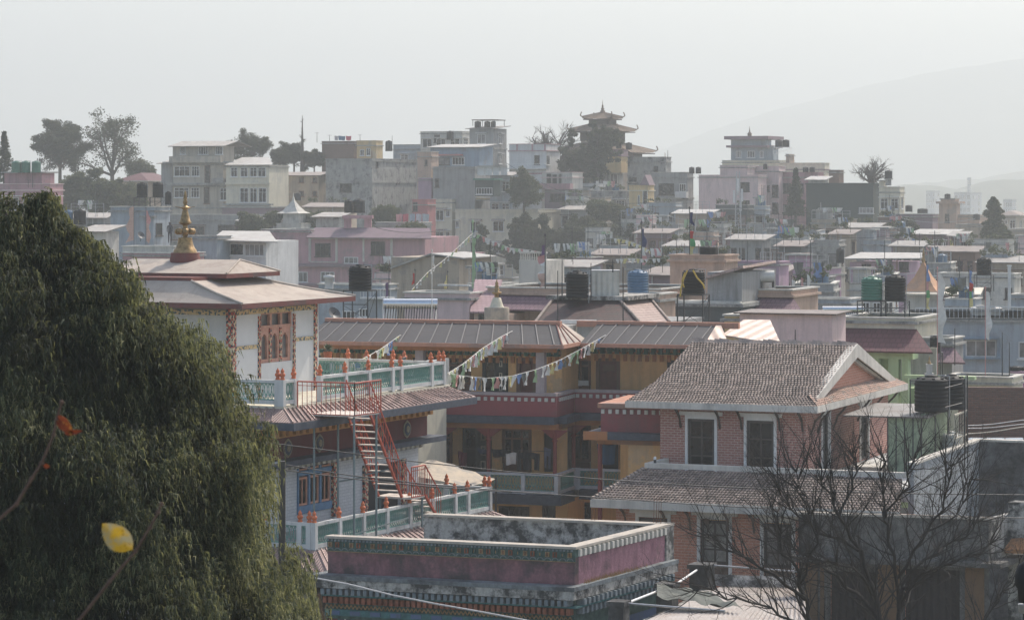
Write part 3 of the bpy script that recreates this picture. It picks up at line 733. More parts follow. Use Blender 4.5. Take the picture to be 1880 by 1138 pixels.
# hipped roofs
ez = T.z(561, -3.6, 1.8)+.05; eu0_, eu1_, ew0, ew1 = -12.2, -3.6, 1.8, 9.0
nu0, nu1, nv0, nv1 = -9.9, -5.95, 2.6, 6.4; nz = T.z(516, nu1, nv0); nzt = T.z(503, -5.3, 3.64)
def hip(m, o, i_, z0, z1, sag=.0):
    (a, b, c, d), (e, f, g, h_) = o, i_
    O = [(a, c, z0), (b, c, z0), (b, d, z0), (a, d, z0)]; I = [(e, g, z1), (f, g, z1), (f, h_, z1), (e, h_, z1)]
    for k in range(4):
        p0, p1, q1, q0 = O[k], O[(k+1) % 4], I[(k+1) % 4], I[k]
        N = 4
        def L(p, q, t): return (p[0]+(q[0]-p[0])*t, p[1]+(q[1]-p[1])*t, z0+(z1-z0)*(t*(1-sag)+sag*t*t))
        for j in range(N):
            t0, t1 = j/N, (j+1)/N
            m.face([L(p0, q0, t0), L(p1, q1, t0), L(p1, q1, t1), L(p0, q0, t1)])
m = MB(T); hip(m, (eu0_, eu1_, ew0, ew1), (nu0, nu1, nv0, nv1), ez, nz, .25)
for (p, q) in (((eu1_, ew0), (nu1, nv0)), ((eu1_, ew1), (nu1, nv1))): m.tube((p[0], p[1], ez+.01), ((p[0]+q[0])/2, (p[1]+q[1])/2, ez+(nz-ez)*.44+.01), .045, 6); m.tube(((p[0]+q[0])/2, (p[1]+q[1])/2, ez+(nz-ez)*.44+.01), (q[0], q[1], nz), .045, 6)
rf = m.build('roof', M['roofclay'], tp)
m = MB(T); m.box(eu0_, eu1_, ew0, ew1, ez-.16, ez-.005); m.build('eave', M['eavered'], tp)
m = MB(T); m.box(nu0+.02, nu1-.02, nv0+.02, nv1-.02, nz-.1, nzt-.1); m.build('roof_neck', M['eavered'], tp)
uu0, uu1, uv0, uv1 = -10.5, -5.3, 3.64, 6.96; vmid = 5.3; zrdg = T.z(477, -5.8, vmid)
m = MB(T); E0, E1 = (-9.9, vmid, zrdg), (-5.83, vmid, zrdg)
c4 = [(uu0, uv0, nzt), (uu1, uv0, nzt), (uu1, uv1, nzt), (uu0, uv1, nzt)]
m.face([c4[0], c4[1], E1, E0]); m.face([c4[1], c4[2], E1]); m.face([c4[2], c4[3], E0, E1]); m.face([c4[3], c4[0], E0])
m.tube((*c4[1][:2], nzt+.01), E1, .04, 6); m.tube((*c4[2][:2], nzt+.01), E1, .04, 6)
m.build('upper_roof', M['roofclay'], tp)
m = MB(T); m.box(uu0, uu1, uv0, uv1, nzt-.14, nzt-.004); m.build('eave', M['eavered'], tp)
# spire (sits at its mast position on the ridge)
sp = T.pt(-7.9, vmid, zrdg-.1); s0z = sp.z; k_ = F/sp.y
def zz(py): return CZ-(py-HY)/k_-s0z
m = MB(); m.lathe(sp, [(.50, zz(482)), (.50, zz(474)), (.47, zz(470)), (.47, zz(464))], 24, True); m.build('spire_base', M['eavered'], tp)
m = MB(); m.lathe(sp, [(r_*.86, z_) for r_, z_ in [(.47, zz(465)), (.45, zz(462)), (.43, zz(459)), (.36, zz(455)), (.30, zz(447)), (.26, zz(438)), (.27, zz(436.5)), (.10, zz(436)), (.09, zz(433)), (.13, zz(432)), (.10, zz(430)), (.13, zz(429)), (.16, zz(427)),
 (.15, zz(421)), (.11, zz(419)), (.09, zz(416)), (.10, zz(413)), (.17, zz(412)), (.245, zz(410)), (.25, zz(409)), (.20, zz(406)), (.16, zz(398)), (.12, zz(390)), (.115, zz(387)), (.09, zz(386.5)), (.10, zz(384)), (.20, zz(382)), (.20, zz(381)), (.09, zz(379)),
 (.05, zz(377)), (.075, zz(374)), (.095, zz(371)), (.05, zz(367)), (.08, zz(364)), (.045, zz(361)), (.065, zz(359)), (.035, zz(357)), (.05, zz(355)), (.02, zz(352)), (.005, zz(349))]], 24, True)
for a_ in range(8):
    an = a_*math.pi/4+.2; c_ = sp+Vector((math.cos(an)*.25, math.sin(an)*.25, zz(425)))
    m.lathe(c_, [(.03, -.10), (.085, -.06), (.095, 0), (.085, .06), (.03, .10)], 8, True)
for s_ in (-1, 1): m.tube(sp+Vector((s_*.1, 0, zz(382))), sp+Vector((s_*.33, 0, zz(379.5))), .02, 5, .008, raw=True)
m.build('gilded_spire', M['gold'], tp)
# upper terrace: floor, little tin roof, slab edge, dentil bands, maroon frieze, medallions
vEnd = 12.15
m = MB(T); m.box(-13, T2U+.1, tv0-.1, vEnd, F2-.15, F2); m.build('terrace_floor', M['cream'], tp)
lu, lv0, lv1 = T2U+.9, tv0-.9, vEnd+.35
zs0 = F2-.62
m = MB(T)
m.sheet([(T2U+.02, tv0-.05, F2-.05), (T2U+.02, vEnd, F2-.05), (lu, lv1, zs0+.22), (lu, lv0, zs0+.22)], .05)
m.sheet([(-13, tv0-.08, F2-.05), (T2U+.02, tv0-.08, F2-.05), (lu, lv0, zs0+.22), (-13, lv0, zs0+.22)], .05)
n = 46
for i in range(n):
    t_ = i/n; v_a = tv0+(vEnd-tv0)*t_; v_b = lv0+(lv1-lv0)*t_; m.tube((T2U+.03, v_a, F2-.02), (lu, v_b, zs0+.245), .022, 4)
for i in range(16):
    u_a = -6+(T2U+6)*i/16; m.tube((u_a, tv0-.09, F2-.02), (u_a+.4, lv0, zs0+.245), .022, 4)
m.build('skirt_roof', corr('pinkish_tin', (.36, .25, .22), (.24, .15, .13), metal=.1), tp)
m = MB(T); m.box(-13, lu+.05, lv0-.05, lv1, zs0-.02, zs0+.20); m.build('slab_edge', M['cornice_d'], tp)
wu2 = -3.0; wv2 = 2.3; we2 = 12.1
zc = zs0-.02
m = MB(T); m.box(-12.5, wu2+.55, wv2-.55, we2+.5, zc-.10, zc-.005); m.box(-12.5, wu2+.32, wv2-.3, we2+.3, zc-.46, zc-.40); m.build('cornice', M['dent_y'], tp)
m = MB(T); dentils(m, 'v', wv2-.45, we2+.4, wu2+.32, zc-.40, zc-.12, 26, .2); dentils(m, 'u', -8, wu2+.3, wv2-.3, zc-.40, zc-.12, 14, .2)
m.build('dentil_molding', M['dent_y'], tp)
m = MB(T); m.box(-12.5, wu2+.318, wv2-.296, we2+.296, zc-.40, zc-.10); m.build('frieze', M['dent_g'], tp)
m = MB(T); m.box(-12.5, wu2+.30, wv2-.28, we2+.28, zc-1.12, zc-.462); m.build('frieze', M['maroon'], tp)
M['medal'] = paint('dull_gilt', (.24, .20, .13), .7, .4, sc=20)
def medallion(px, face='r'):
    m = MB(T)
    if face == 'r': v_ = T.v(px, wu2+.3); c = T.pt(wu2+.32, v_, zc-.80); ax = T.U; sd_ = T.V
    else: u_ = T.u(px, wv2-.28); c = T.pt(u_, wv2-.30, zc-.80); ax = -T.V; sd_ = T.U
    for r, o, mi in ((.27, .02, 0), (.20, .04, 1), (.11, .06, 0)):
        n = 16; m.m = mi
        ring = [c+ax*o+sd_*(math.cos(2*math.pi*i/n)*r)+Vector((0, 0, math.sin(2*math.pi*i/n)*r*(1.0+.12*(i % 4 == 0)))) for i in range(n)]
        m.mesh(ring+[p-ax*o for p in ring], [tuple(range(n))]+[(i, (i+1) % n, n+(i+1) % n, n+i) for i in range(n)], True)
    m.m = 0; m.build('medallion', [M['medal'], M['cornice_d']], tp)
for px in (527, 585, 697, 746): medallion(px)
m = MB(T); m.box(-12.5, wu2+.85, wv2-.85, we2+.65, zc-1.30, zc-1.124); m.build('slab_edge', M['cornice_d'], tp)
m = MB(T); m.box(-12.5, wu2+.18, wv2-.18, we2+.15, zc-1.52, zc-1.302); m.build('frieze', M['cornice_d'], tp)
m = MB(T); dentils(m, 'v', wv2-.15, we2+.1, wu2+.18, zc-1.49, zc-1.33, 30, .12); dentils(m, 'u', -8, wu2+.1, wv2-.18, zc-1.49, zc-1.33, 16, .12); m.build('dentil_molding', M['dent_w'], tp)
# lower storey: white painted brick, blue window bay, doorway
zl0, zl1 = FLZ, zc-1.525
b0, b1 = T.v(545, wu2), T.v(607, wu2)
d0, d1 = T.v(672, wu2), T.v(735, wu2)
zbt = T.z(838, wu2, b0); zbb = T.z(943, wu2, b0)
hs = [(b0, b1, zbb, zbt), (d0, d1, FLZ+.02, zl1-.35)]
m = MB(T); m.wall('v', wv2, we2, -10, zl1, wu2, hs, .2); m.build('wall', M['whitebrick'], tp)
m = MB(T); m.wall('u', -12.4, wu2, -10, zl1, wv2, [], .2); m.box(-12.4, wu2, we2, we2+.2, -10, zl1); m.build('wall', M['whitebrick'], tp)
m = MB(T); m.box(wu2-.12, wu2+.12, b1+.02, b1+.30, zbb-.3, zbt+.05); m.build('painted_column', M['paintedband'], tp)
m = MB(T); m.box(wu2-.1, wu2+.1, d0-.25, d0-.02, FLZ, zl1-.3); m.build('painted_column', M['paintedband'], tp)
m = MB(T); m.box(wu2-.1, wu2+.1, d1+.02, d1+.25, FLZ, zl1-.3); m.build('painted_column', M['paintedband'], tp)
m = MB(T); dentils(m, 'v', b0-.1, b1+.35, wu2+.06, zbt+.06, zbt+.24, 9, .14); m.build('dentil_molding', M['dent_y'], tp)
m = MB(T); m.box(wu2-.02, wu2+.06, b0-.1, b1+.35, zbt+.02, zbt+.28); dentils(m, 'v', b0-.1, b1+.35, wu2+.06, zbt-.12, zbt+.02, 12, .06); m.build('frieze', M['dent_r'], tp)
bb = (b1-b0)/3
m = MB(T); m.box(wu2-.1, wu2+.04, b0, b1, zbt-.62, zbt-.48); m.box(wu2-.1, wu2+.06, b0, b1, zbb-.02, zbb+.22); m.box(wu2-.1, wu2+.05, b0, b0+.06, zbb+.22, zbt-.12)
for i in (1, 2): m.box(wu2-.1, wu2+.05, b0+bb*i-.05, b0+bb*i+.05, zbb+.22, zbt-.12)
m.build('window_bay', M['blueframe'], tp)
for i in range(3):
    a = b0+bb*i+.07; b = b0+bb*(i+1)-.07
    window(tp, T, 'r', a, b, zbb+.23, zbt-.64, wu2, 'orangeframe', 'glass', 2, 1, sill=False, depth=.06, ft=.07)
    window(tp, T, 'r', a, b, zbt-.46, zbt-.13, wu2, 'orangeframe', 'glass', 1, 1, sill=False, depth=.06, ft=.05)
m = MB(T); m.box(wu2-.16, wu2-.1, d0, d1, FLZ, zl1-.35); m.build('door', M['darkopen'], tp)
m = MB(T); m.box(wu2+.002, wu2+.03, T.v(620, wu2), T.v(665, wu2), zbt-1.05, zbt-1.0); m.build('conduit', M['postgrey'], tp)
# lower terrace
lv_end = T.v(899, 0)
m = MB(T); m.box(-9, .1, -.1, lv_end+.1, FLZ-.2, FLZ); m.build('terrace_floor', M['grey'], tp)
m = MB(T); m.box(-9, .02, -.02, lv_end, -12, FLZ-.202); m.build('wall', M['dconc'], tp)
m = MB(T)
m.sheet([(.08, -.08, FLZ-.02), (.08, lv_end, FLZ-.02), (1.0, lv_end+.9, FLZ-.5), (1.0, -1.0, FLZ-.5)], .05); m.sheet([(-9, -.09, FLZ-.02), (.08, -.09, FLZ-.02), (1.0, -1.0, FLZ-.5), (-9, -1.0, FLZ-.5)], .05)
m.sheet([(.08, lv_end+.01, FLZ-.02), (-6, lv_end+.01, FLZ-.02), (-6, lv_end+.9, FLZ-.5), (1.0, lv_end+.9, FLZ-.5)], .05)
for i in range(44): t_ = i/44; m.tube((.09, lv_end*t_, FLZ), (1.0, -1+(lv_end+1.9)*t_, FLZ-.48), .022, 4)
for i in range(20): m.tube((-4+4*i/20, -.1, FLZ), (-4+5*i/20, -1.0, FLZ-.48), .022, 4)
m.build('skirt_roof', MATS['pinkish_tin'], tp)
m = MB(T); m.box(-9, 1.05, -1.05, lv_end+.95, FLZ-.75, FLZ-.52); m.build('slab_edge', M['dconc'], tp)
def fr_posts(A, axis, pxs, fix):
    return [(T.v(p, fix) if axis == 'v' else T.u(p, fix)) for p in pxs]
pv = fr_posts(0, 'v', (577, 622, 666, 709, 751.5, 793, 834.5, 858, 898), 0)
railing(tp, T, (0, 0), (0, pv[-1]), [v/pv[-1] for v in pv], 0, .76)
pu = [T.u(x, 0) for x in (577, 551)] + [T.u(551, 0)-1.2, T.u(551, 0)-3]
railing(tp, T, (-.17, 0), (pu[-1], 0), [(u+.17)/(pu[-1]+.17) if u < -.2 else 0 for u in pu], 0, .76, fin=True)
railing(tp, T, (-.17, pv[-1]), (-4.5, pv[-1]), [0, .33, .66, 1], 0, .76)
# upper terrace rails (with the gap where the stair platform joins)
uvv = fr_posts(0, 'v', (518.6, 539), T2U)
railing(tp, T, (T2U, uvv[0]), (T2U, uvv[1]), [0, 1], zT2, .74)
pxs = (587, 633, 676, 719, 735, 791, 814); uvv = fr_posts(0, 'v', pxs, T2U); L_ = uvv[-1]-uvv[0]
railing(tp, T, (T2U, uvv[0]), (T2U, uvv[-1]), [(v-uvv[0])/L_ for v in uvv], zT2, .74)
railing(tp, T, (T2U-.17, tv0), (-9, tv0), [0, .27, .62, 1], zT2, .74)
railing(tp, T, (T2U-.17, uvv[-1]), (-9, uvv[-1]), [0, .25, .5, .75, 1], zT2, .74)
# red steel stair with its platform, flights, railings and posts
st = thing('metal_staircase', 'red painted steel outside staircase with worn treads leading down from the upper temple terrace', 'staircase', T.pt(.2, 3.5, FLZ))
zp = F2-.25; pu0, pu1, pv0, pv1 = T2U+.12, .32, 1.9, 3.45
m = MB(T); m.box(pu0, pu1, pv0, pv1, zp-.05, zp); m.build('platform', M['tread'], st)
def bars(m, a, b, h, n, slope=None):
    a, b = Vector(a), Vector(b)
    m.tube(a+Vector((0, 0, h)), b+Vector((0, 0, h)), .025, 5); m.tube(a+Vector((0, 0, h-.12)), b+Vector((0, 0, h-.12)), .014, 4); m.tube(a, b, .018, 4)
    for i in range(n+1):
        p = a.lerp(b, i/n); m.tube(p, p+Vector((0, 0, h)), .014 if 0 < i < n else .026, 4)
m = MB(T); bars(m, (pu0, pv0, zp), (pu1, pv0, zp), .98, 12); m.build('platform_railing', M['stairred'], st)
m = MB(T); bars(m, (pu1, pv0, zp), (pu1, pv1+.1, zp), .98, 12); m.build('platform_railing', M['stairred'], st)
su0, su1 = -.85, -.02
NS = 12; zland = FLZ+1.02; fl0 = pv1; fl1 = pv1+2.1
for s_u in (su0, su1):
    m = MB(T); p0, p1 = (s_u, fl0, zp-.04), (s_u, fl1, zland)
    m.tube(p0, p1, .05, 4)
    for i in range(15):
        t_ = i/14; v_ = fl0+(fl1-fl0)*t_; z_ = zp+(zland-zp)*t_; m.tube((s_u, v_, z_), (s_u, v_, z_+.95), .014, 4)
    m.tube((s_u, fl0, zp+.95), (s_u, fl1, zland+.95), .025, 5); m.tube((s_u, fl0, zp+.5), (s_u, fl1, zland+.5), .014, 4)
    m.build('stringer_and_rail', M['stairred'], st)
for i in range(NS):
    t_ = (i+1)/(NS+1); v_ = fl0+(fl1-fl0)*t_; z_ = zp+(zland-zp)*t_
    m = MB(T); m.box(su0+.02, su1-.02, v_-.08, v_+.12, z_-.03, z_); m.build('tread', M['tread'], st)
m = MB(T); m.box(su0-.1, su1+.35, fl1, fl1+.9, zland-.06, zland); m.build('landing', M['tread'], st)
m = MB(T); bars(m, (su1+.35, fl1+.0, zland), (su1+.35, fl1+.9, zland), .95, 7); m.build('landing_railing', M['stairred'], st)
for s_u in (su0+.45, su1+.35):
    m = MB(T); m.tube((s_u, fl1+.9, zland), (s_u, fl1+2.0, FLZ), .05, 4)
    for i in range(8):
        t_ = i/7; m.tube((s_u, fl1+.9+1.1*t_, zland+(FLZ-zland)*t_), (s_u, fl1+.9+1.1*t_, zland+(FLZ-zland)*t_+.95), .014, 4)
    m.tube((s_u, fl1+.9, zland+.95), (s_u, fl1+2.0, FLZ+.95), .025, 5); m.build('stringer_and_rail', M['stairred'], st)
for i in range(4):
    t_ = (i+1)/5; m = MB(T); m.box(su0+.47, su1+.33, fl1+.9+1.1*t_-.08, fl1+.9+1.1*t_+.12, zland+(FLZ-zland)*t_-.03, zland+(FLZ-zland)*t_); m.build('tread', M['tread'], st)
for (u_, v_, z_) in ((pu1-.05, pv0+.05, zp-.05), (pu0+.55, pv0+.05, zp-.05), (pu1-.05, pv1-.1, zp-.05), (pu0+.6, pv1-.1, zp-.05), (su1+.3, fl1+.8, zland-.06), (su0, fl1+.1, zland-.06)):
    m = MB(T); m.tube((u_, v_, FLZ), (u_, v_, z_), .035, 6); m.build('support_post', M['postgrey'], st)
m = MB(T); m.tube((pu1-.05, pv0+.05, FLZ+.25), (pu1-.05, pv1+2, FLZ+.4), .02, 4); m.tube((su0, fl1-.9, zland+.75), (su1, fl1-.9, zland+.95), .03, 4); m.build('cross_tie', M['postgrey'], st)
# neighbouring temple behind, only its railed roof terrace shows
R2 = Fr(752, 666, 108, 26, 26)
tb = thing('rear_temple', 'second white temple terrace with green lattice railing seen just behind the upper terrace', 'temple', R2.pt(-4, 3, -12))
m = MB(R2); m.box(-9, 0, 0, 3, -12, -.75); m.build('wall', M['cream'], tb)
railing(tb, R2, (0, 0), (-5.5, 0), [0, .2, .4, .6, .8, 1], 0, .7, fin=False); 
railing(tb, R2, (0, .17), (0, 3), [0, .5, 1], 0, .7, fin=False)
for x in (673, 742): c = tl(FIN, 'finial', tb, R2.pt(R2.u(x, 0), 0, .01)-worldloc(tb)); c.scale = (1.25, 1.25, 1.25)
# cream awning between the temple and the monastery
A_ = Fr(864, 893, 103, 20, 20)
aw = thing('awning', 'stained cream fabric awning below the red stairs, in front of the monastery balcony', 'awning', A_.pt(-2, 1, -4))
m = MB(A_); g = []
for j in range(7):
    for i in range(11):
        u = A_.u(735)*(1-i/10); v = 2.6*j/6; z = .0+(.62*min(1, (1-i/10)*1.25)+.04*math.sin(i*2.1)*math.sin(j*1.3))*(.5+.5*j/6)
        g.append((u, v, z))
m.mesh(g, [(j*11+i, j*11+i+1, (j+1)*11+i+1, (j+1)*11+i) for j in range(6) for i in range(10)], smooth=True)
o = m.build('canvas', plaster('cream_canvas', (.48, .40, .30), .5, (.2, .2, .19), 1.5), aw); 
for (u, v) in ((0, 0), (0, 2.6), (A_.u(735), 0), (A_.u(735), 2.6)): m = MB(A_); m.tube((u, v, -4), (u, v, .1 if u == 0 else .4), .04, 6); m.build('pole', M['steel'], aw)
# potted plant on the rear terrace
pp = thing('potted_plant', 'bushy potted plant in an orange pot on the rear temple railing', 'plant', R2.pt(R2.u(602), -.0, .01))
m = MB(); m.lathe((0, 0, 0), [(.12, 0), (.17, .3), (.19, .32), (.15, .34)], 12); tl(m.data('pot', M['terra']), 'pot', pp)
rr = random.Random(4); m = MB()
for i in range(220):
    a = rr.uniform(0, 6.28); e = rr.uniform(.1, 1.4); L = rr.uniform(.15, .42); d = Vector((math.cos(a)*math.cos(e), math.sin(a)*math.cos(e), math.sin(e))); s_ = Vector((-math.sin(a), math.cos(a), 0))*.03
    b_ = Vector((0, 0, .32)); m.mesh([b_+d*L*.5-s_, b_+d*L*.5+s_, b_+d*L*1.0+Vector((0, 0, -.05))], [(0, 1, 2)], True)
tl(m.data('leaves', paint('plant_green', (.10, .13, .06), .7)), 'leaves', pp)
# ---------------------------------------------------------------- pink parapet building in front
Q = Fr(1055, 1003, 80, 20, 28)
M['shadepink'] = mould('shaded_dusty_pink', (.25, .12, .13), (.07, .055, .055), lo=.44, hi=.62, sc=1.3); M['sunpink'] = mould('sunlit_scratched_pink', (.36, .18, .21), (.13, .08, .085), lo=.50, hi=.70, sc=1.6)  # side parapet brighter than the front: sunlight and shade put into the colours
M['coping'] = plaster('worn_coping', (.46, .41, .345), .4, (.2, .18, .15)); M['teal'] = paint('teal_band', (.05, .14, .14), .7, .4); M['bluewall'] = plaster('bright_blue_wall', (.10, .15, .25), .3)
M['ornA'] = paint('ornament_gold', (.30, .20, .10), .8, .5); M['ornB'] = paint('ornament_green', (.06, .11, .09), .8, .5); M['ornC'] = paint('ornament_rust', (.26, .09, .05), .8, .5); M['ornG'] = paint('ornament_grey', (.17, .20, .21), .8, .4)
pk = thing('pink_building', 'flat roofed building with dusty pink parapet, cream coping and painted Tibetan cornice, open roof well', 'building', Q.pt(-3, 3, -11))
qL = Q.u(602); qD = Q.v(1240, 0)-.25; ph = Q.z(1075, 0, 0)           # ledge level
wt = .28; qB = Q.u(787, qD)
def ring(name, mat, u0, u1, v0, v1, z0, z1, t):
    m = MB(Q); m.box(u0, u1, v0, v0+t, z0, z1); m.box(u1-t, u1, v0+t, v1-t, z0, z1); m.box(qB, u1, v1-t, v1, z0, z1)
    return m.build(name, mat, pk)
m = MB(Q); m.box(qL, 0, 0, wt-.03, ph, -.30); m.build('parapet', M['shadepink'], pk)
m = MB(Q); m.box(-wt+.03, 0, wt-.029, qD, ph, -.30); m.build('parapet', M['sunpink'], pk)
ring('parapet_lining', M['dconc'], qL+.02, -.02, .02, qD-.02, ph, -.302, wt)
m = MB(Q); m.box(qL+.2, -.2, .2, qD-.2, ph-.2, ph+.05); m.build('roof_floor', M['dconc'], pk)
m = MB(Q); m.box(qL+.01, -.01, .01, wt, -.30, -.07); m.box(-wt, -.01, wt, qD-.01, -.30, -.07); m.box(qB+.01, -wt, qD-wt, qD-.01, -.30, -.07); m.build('parapet_top', M['dconc'], pk)
ring('coping', M['coping'], qL-.06, .07, -.07, qD+.04, -.07, 0, wt+.12)
m = MB(Q); m.box(-.45, .05, qD-.16, qD+.02, ph-.5, .01); m.box(-.05, .055, qD-.5, qD-.161, ph-.45, -.075); m.build('corner_pier', M['dconc'], pk)
# painted ornament band under the coping: little framed squares and scallops
m = MB(Q); m.box(qL, .03, -.035, -.003, -.42, -.075); m.box(.003, .035, -.003, qD-.5, -.42 if False else -.30, -.075); m.build('frieze', M['ornB'], pk)
m = MB(Q); n = 34; L_ = -qL
for i in range(n):
    u = qL+L_*(i+.2)/n; w2 = L_/n*.52; m.m = i % 3
    for (a, b, c, d) in ((0, w2, -.31, -.295), (0, w2, -.185, -.17), (0, .03, -.295, -.185), (w2-.03, w2, -.295, -.185)): m.box(u+a, u+b, -.075, -.036, c, d)
    m.m = (i+1) % 3; m.box(u+.045, u+w2-.045, -.06, -.037, -.28, -.2)
for i in range(n*2): m.m = 3; u = qL+L_*(i+.25)/n/2; m.box(u, u+L_/n/2*.5, -.085, -.037, -.14, -.09)
for i in range(n): 
    m.m = 4; u = qL+L_*(i+.5)/n; r = L_/n*.42
    for k in range(6):
        a0, a1 = math.pi*k/6, math.pi*(k+1)/6; m.tube((u+math.cos(a0)*r, -.05, -.41+math.sin(a0)*.075), (u+math.cos(a1)*r, -.05, -.41+math.sin(a1)*.075), .016, 4, caps=False)
m.m = 0; m.box(qL, .03, -.05, -.037, -.44, -.42); m.build('ornament_band', [M['ornA'], M['ornC'], M['ornB'], M['ornG'], M['ornG']], pk)
m = MB(Q); dentils(m, 'v', .05, qD-.5, .036, -.28, -.09, 20, .07, .45); m.build('dentil_molding', M['dent_w'], pk)
# ledge and stacked cornice below
lo = .5
m = MB(Q); m.box(qL-.3, .22, -lo, qD+.0, ph-.1, ph+.02); m.build('ledge', mould('wet_grey_ledge', (.20, .22, .225), (.06, .06, .06), lo=.45, hi=.65), pk)
m = MB(Q); m.box(qL-.3, .20, -lo+.02, qD-.01, ph-.34, ph-.102); m.build('ledge_face', M['dconc'], pk)
m = MB(Q); m.box(qL, .02, -.10, qD-.3, ph-1.25, ph-.342); m.build('frieze', M['ornB'], pk)
m = MB(Q); dentils(m, 'u', qL, .05, -.10, ph-.52, ph-.36, 40, .38, .55); dentils(m, 'v', 0, qD-.3, .02, ph-.52, ph-.36, 22, .24, .45); m.build('dentil_molding', M['ornG'], pk)
m = MB(Q); m.box(qL, .22, -.36, qD-.3, ph-.58, ph-.53); m.build('cornice_molding', M['teal'], pk)
m = MB(Q); dentils(m, 'u', qL, .05, -.10, ph-.78, ph-.60, 44, .24, .6); m.build('dentil_molding', M['ornC'], pk)
m = MB(Q); dentils(m, 'v', 0, qD-.3, .02, ph-.78, ph-.60, 22, .18, .45); m.build('dentil_molding', M['ornG'], pk)
m = MB(Q)
n = 60
for i in range(n):
    u = qL+L_*i/n; m.tube((u, -.15, ph-.95), (u+L_/n/2, -.15, ph-.84), .02, 4); m.tube((u+L_/n/2, -.15, ph-.84), (u+L_/n, -.15, ph-.95), .02, 4)
m.build('zigzag_band', M['ornA'], pk)
m = MB(Q); m.box(qL, .04, -.16, -.102, ph-1.16, ph-.98); m.build('cornice_molding', M['teal'], pk)
m = MB(Q); dentils(m, 'u', qL, .03, -.16, ph-1.13, ph-1.01, 12, .02, .5); m.build('blue_stripe', M['bluewall'], pk)
m = MB(Q); m.wall('u', qL, 0, -12, ph-1.2, 0, [], .1); m.build('wall', M['maroon'], pk)
m = MB(Q); m.box(-.3, -.001, .005, qD-.35, ph-1.75, ph-.35); m.build('wall', M['bluewall'], pk)
m = MB(Q); m.box(-.3, -.001, .005, qD-.35, -12, ph-1.752); m.build('wall', plaster('pale_blue_wall', (.38, .46, .52), .3), pk)
m = MB(Q); m.box(qL, -.31, qD-.4, qD-.3, -12, ph-.35); m.box(qL, qL+.1, 0.01, qD-.41, -12, ph-.35); m.build('wall', M['dconc'], pk)
m = MB(Q)
c = Q.pt(Q.u(636, -.0), -.02, Q.z(1132, Q.u(636), 0)-.0)
for r, o, mi in ((.26, .02, 0), (.19, .035, 1)):
    n = 18; m.m = mi; ringp = [c-Q.V*o+Q.U*(math.cos(2*math.pi*i/n)*r)+Vector((0, 0, math.sin(2*math.pi*i/n)*r)) for i in range(n)]
    m.mesh(ringp+[p+Q.V*o for p in ringp], [tuple(range(n))]+[(i, (i+1) % n, n+(i+1) % n, n+i) for i in range(n)], True)
m.m = 2; m.tube(c-Q.V*.05+Vector((0, 0, .1)), c-Q.V*.05-Vector((0, 0, .2)), .025, 5, raw=True)
m.m = 0; m.build('medallion', [M['teal'], M['cornice_d'], M['dent_w']], pk)
for px, v in ((1200, qD-.1), (1205, qD-.2), (1209, qD-.05), (1213, qD-.25), (1086, qD-.1), (1092, qD-.12)):
    u = Q.u(px, v); m = MB(Q); m.tube((u, v, 0), (u+.02, v, .78 if px > 1100 else .35), .012, 4); m.build('rebar', M['rust'], pk)
gr = random.Random(8); m = MB(Q)
for i in range(260):
    v = gr.uniform(.6, qD-1.4)*gr.uniform(.5, 1); u = gr.uniform(.02, .16); h_ = gr.uniform(.05, .16); a = gr.uniform(-.06, .06)
    m.mesh([(u, v, ph+.02), (u+.01, v+.015, ph+.02), (u+a, v+a, ph+.02+h_)], [(0, 1, 2)])
tag(m.build('dry_grass', paint('dry_grass_orange', (.30, .17, .07), .9)), 'tufts of dry orange grass growing along the ledge of the pink building', 'grass', kind='stuff')
# stepped yard wall with pipe rail, corrugated roof below, tarpaulin
Y1 = Fr(1158, 1103, 78, 22, 26)
yw = thing('yard_wall', 'mouldy concrete wall with three square posts and white pipe rails in front of the brick house', 'wall', Y1.pt(0, 0, -8))
def vat2(px, py, Y): return P(px, py, Y)
pts = [(1137, 1102, 78.0), (1226, 1069, 83.0), (1290, 1034, 89.0)]
M['postc'] = mould('dark_post_concrete', (.12, .12, .115), lo=.4, hi=.6)
for (x, y, Yd), wpx in zip(pts, (36, 38, 44)):
    p = P(x, y, Yd); f_ = Fr(0, 0, 0, 20, 24, o=p); m = MB(f_); hw = wpx/2/F*Yd
    m.box(-hw, hw*.9, -hw, hw, -.13, 0); m.box(-hw*.85, hw*.75, -hw*.85, hw*.85, -9, -.131); m.build('post', M['postc'], yw)
for (a, b) in ((0, 1), (1, 2)):
    p = P(*pts[a]); q = P(*pts[b]); m = MB(); m.tube(p+Vector((.2, .2, -.10)), q+Vector((-.2, -.3, -.16)), .035, 8, raw=True); m.build('pipe_rail', M['frame_w'], yw)
    m = MB(); m.mesh([p+Vector((.1, 0, -.75)), q+Vector((0, 0, -.75)), q+Vector((.35, 0, -.78)), p+Vector((.45, 0, -.78)), p+Vector((.1, 0, -9)), q+Vector((0, 0, -9)), q+Vector((.35, 0, -9)), p+Vector((.45, 0, -9))], [(0, 1, 2, 3), (0, 4, 5, 1), (3, 2, 6, 7), (0, 3, 7, 4), (1, 5, 6, 2)], True)
    m.build('wall', M['dconc'], yw)
for (x0, y0, Y0, x1, y1, Y1_) in ((1150, 1107, 78, 1330, 1121, 75), (1305, 1037, 89, 1470, 1049, 87)):
    m = MB(); m.tube(P(x0, y0, Y0), P(x1, y1, Y1_), .03, 6, raw=True); m.build('pipe_rail', M['galv'], yw)
cr = thing('corrugated_roof', 'pale corrugated sheet roof lying behind the pipe rail, seen through the bare branches', 'roof', P(1380, 1100, 82)+Vector((0, 0, -3)))
M['corrpale'] = corr('pale_corrugated', (.50, .46, .43), (.38, .32, .27), metal=.1)
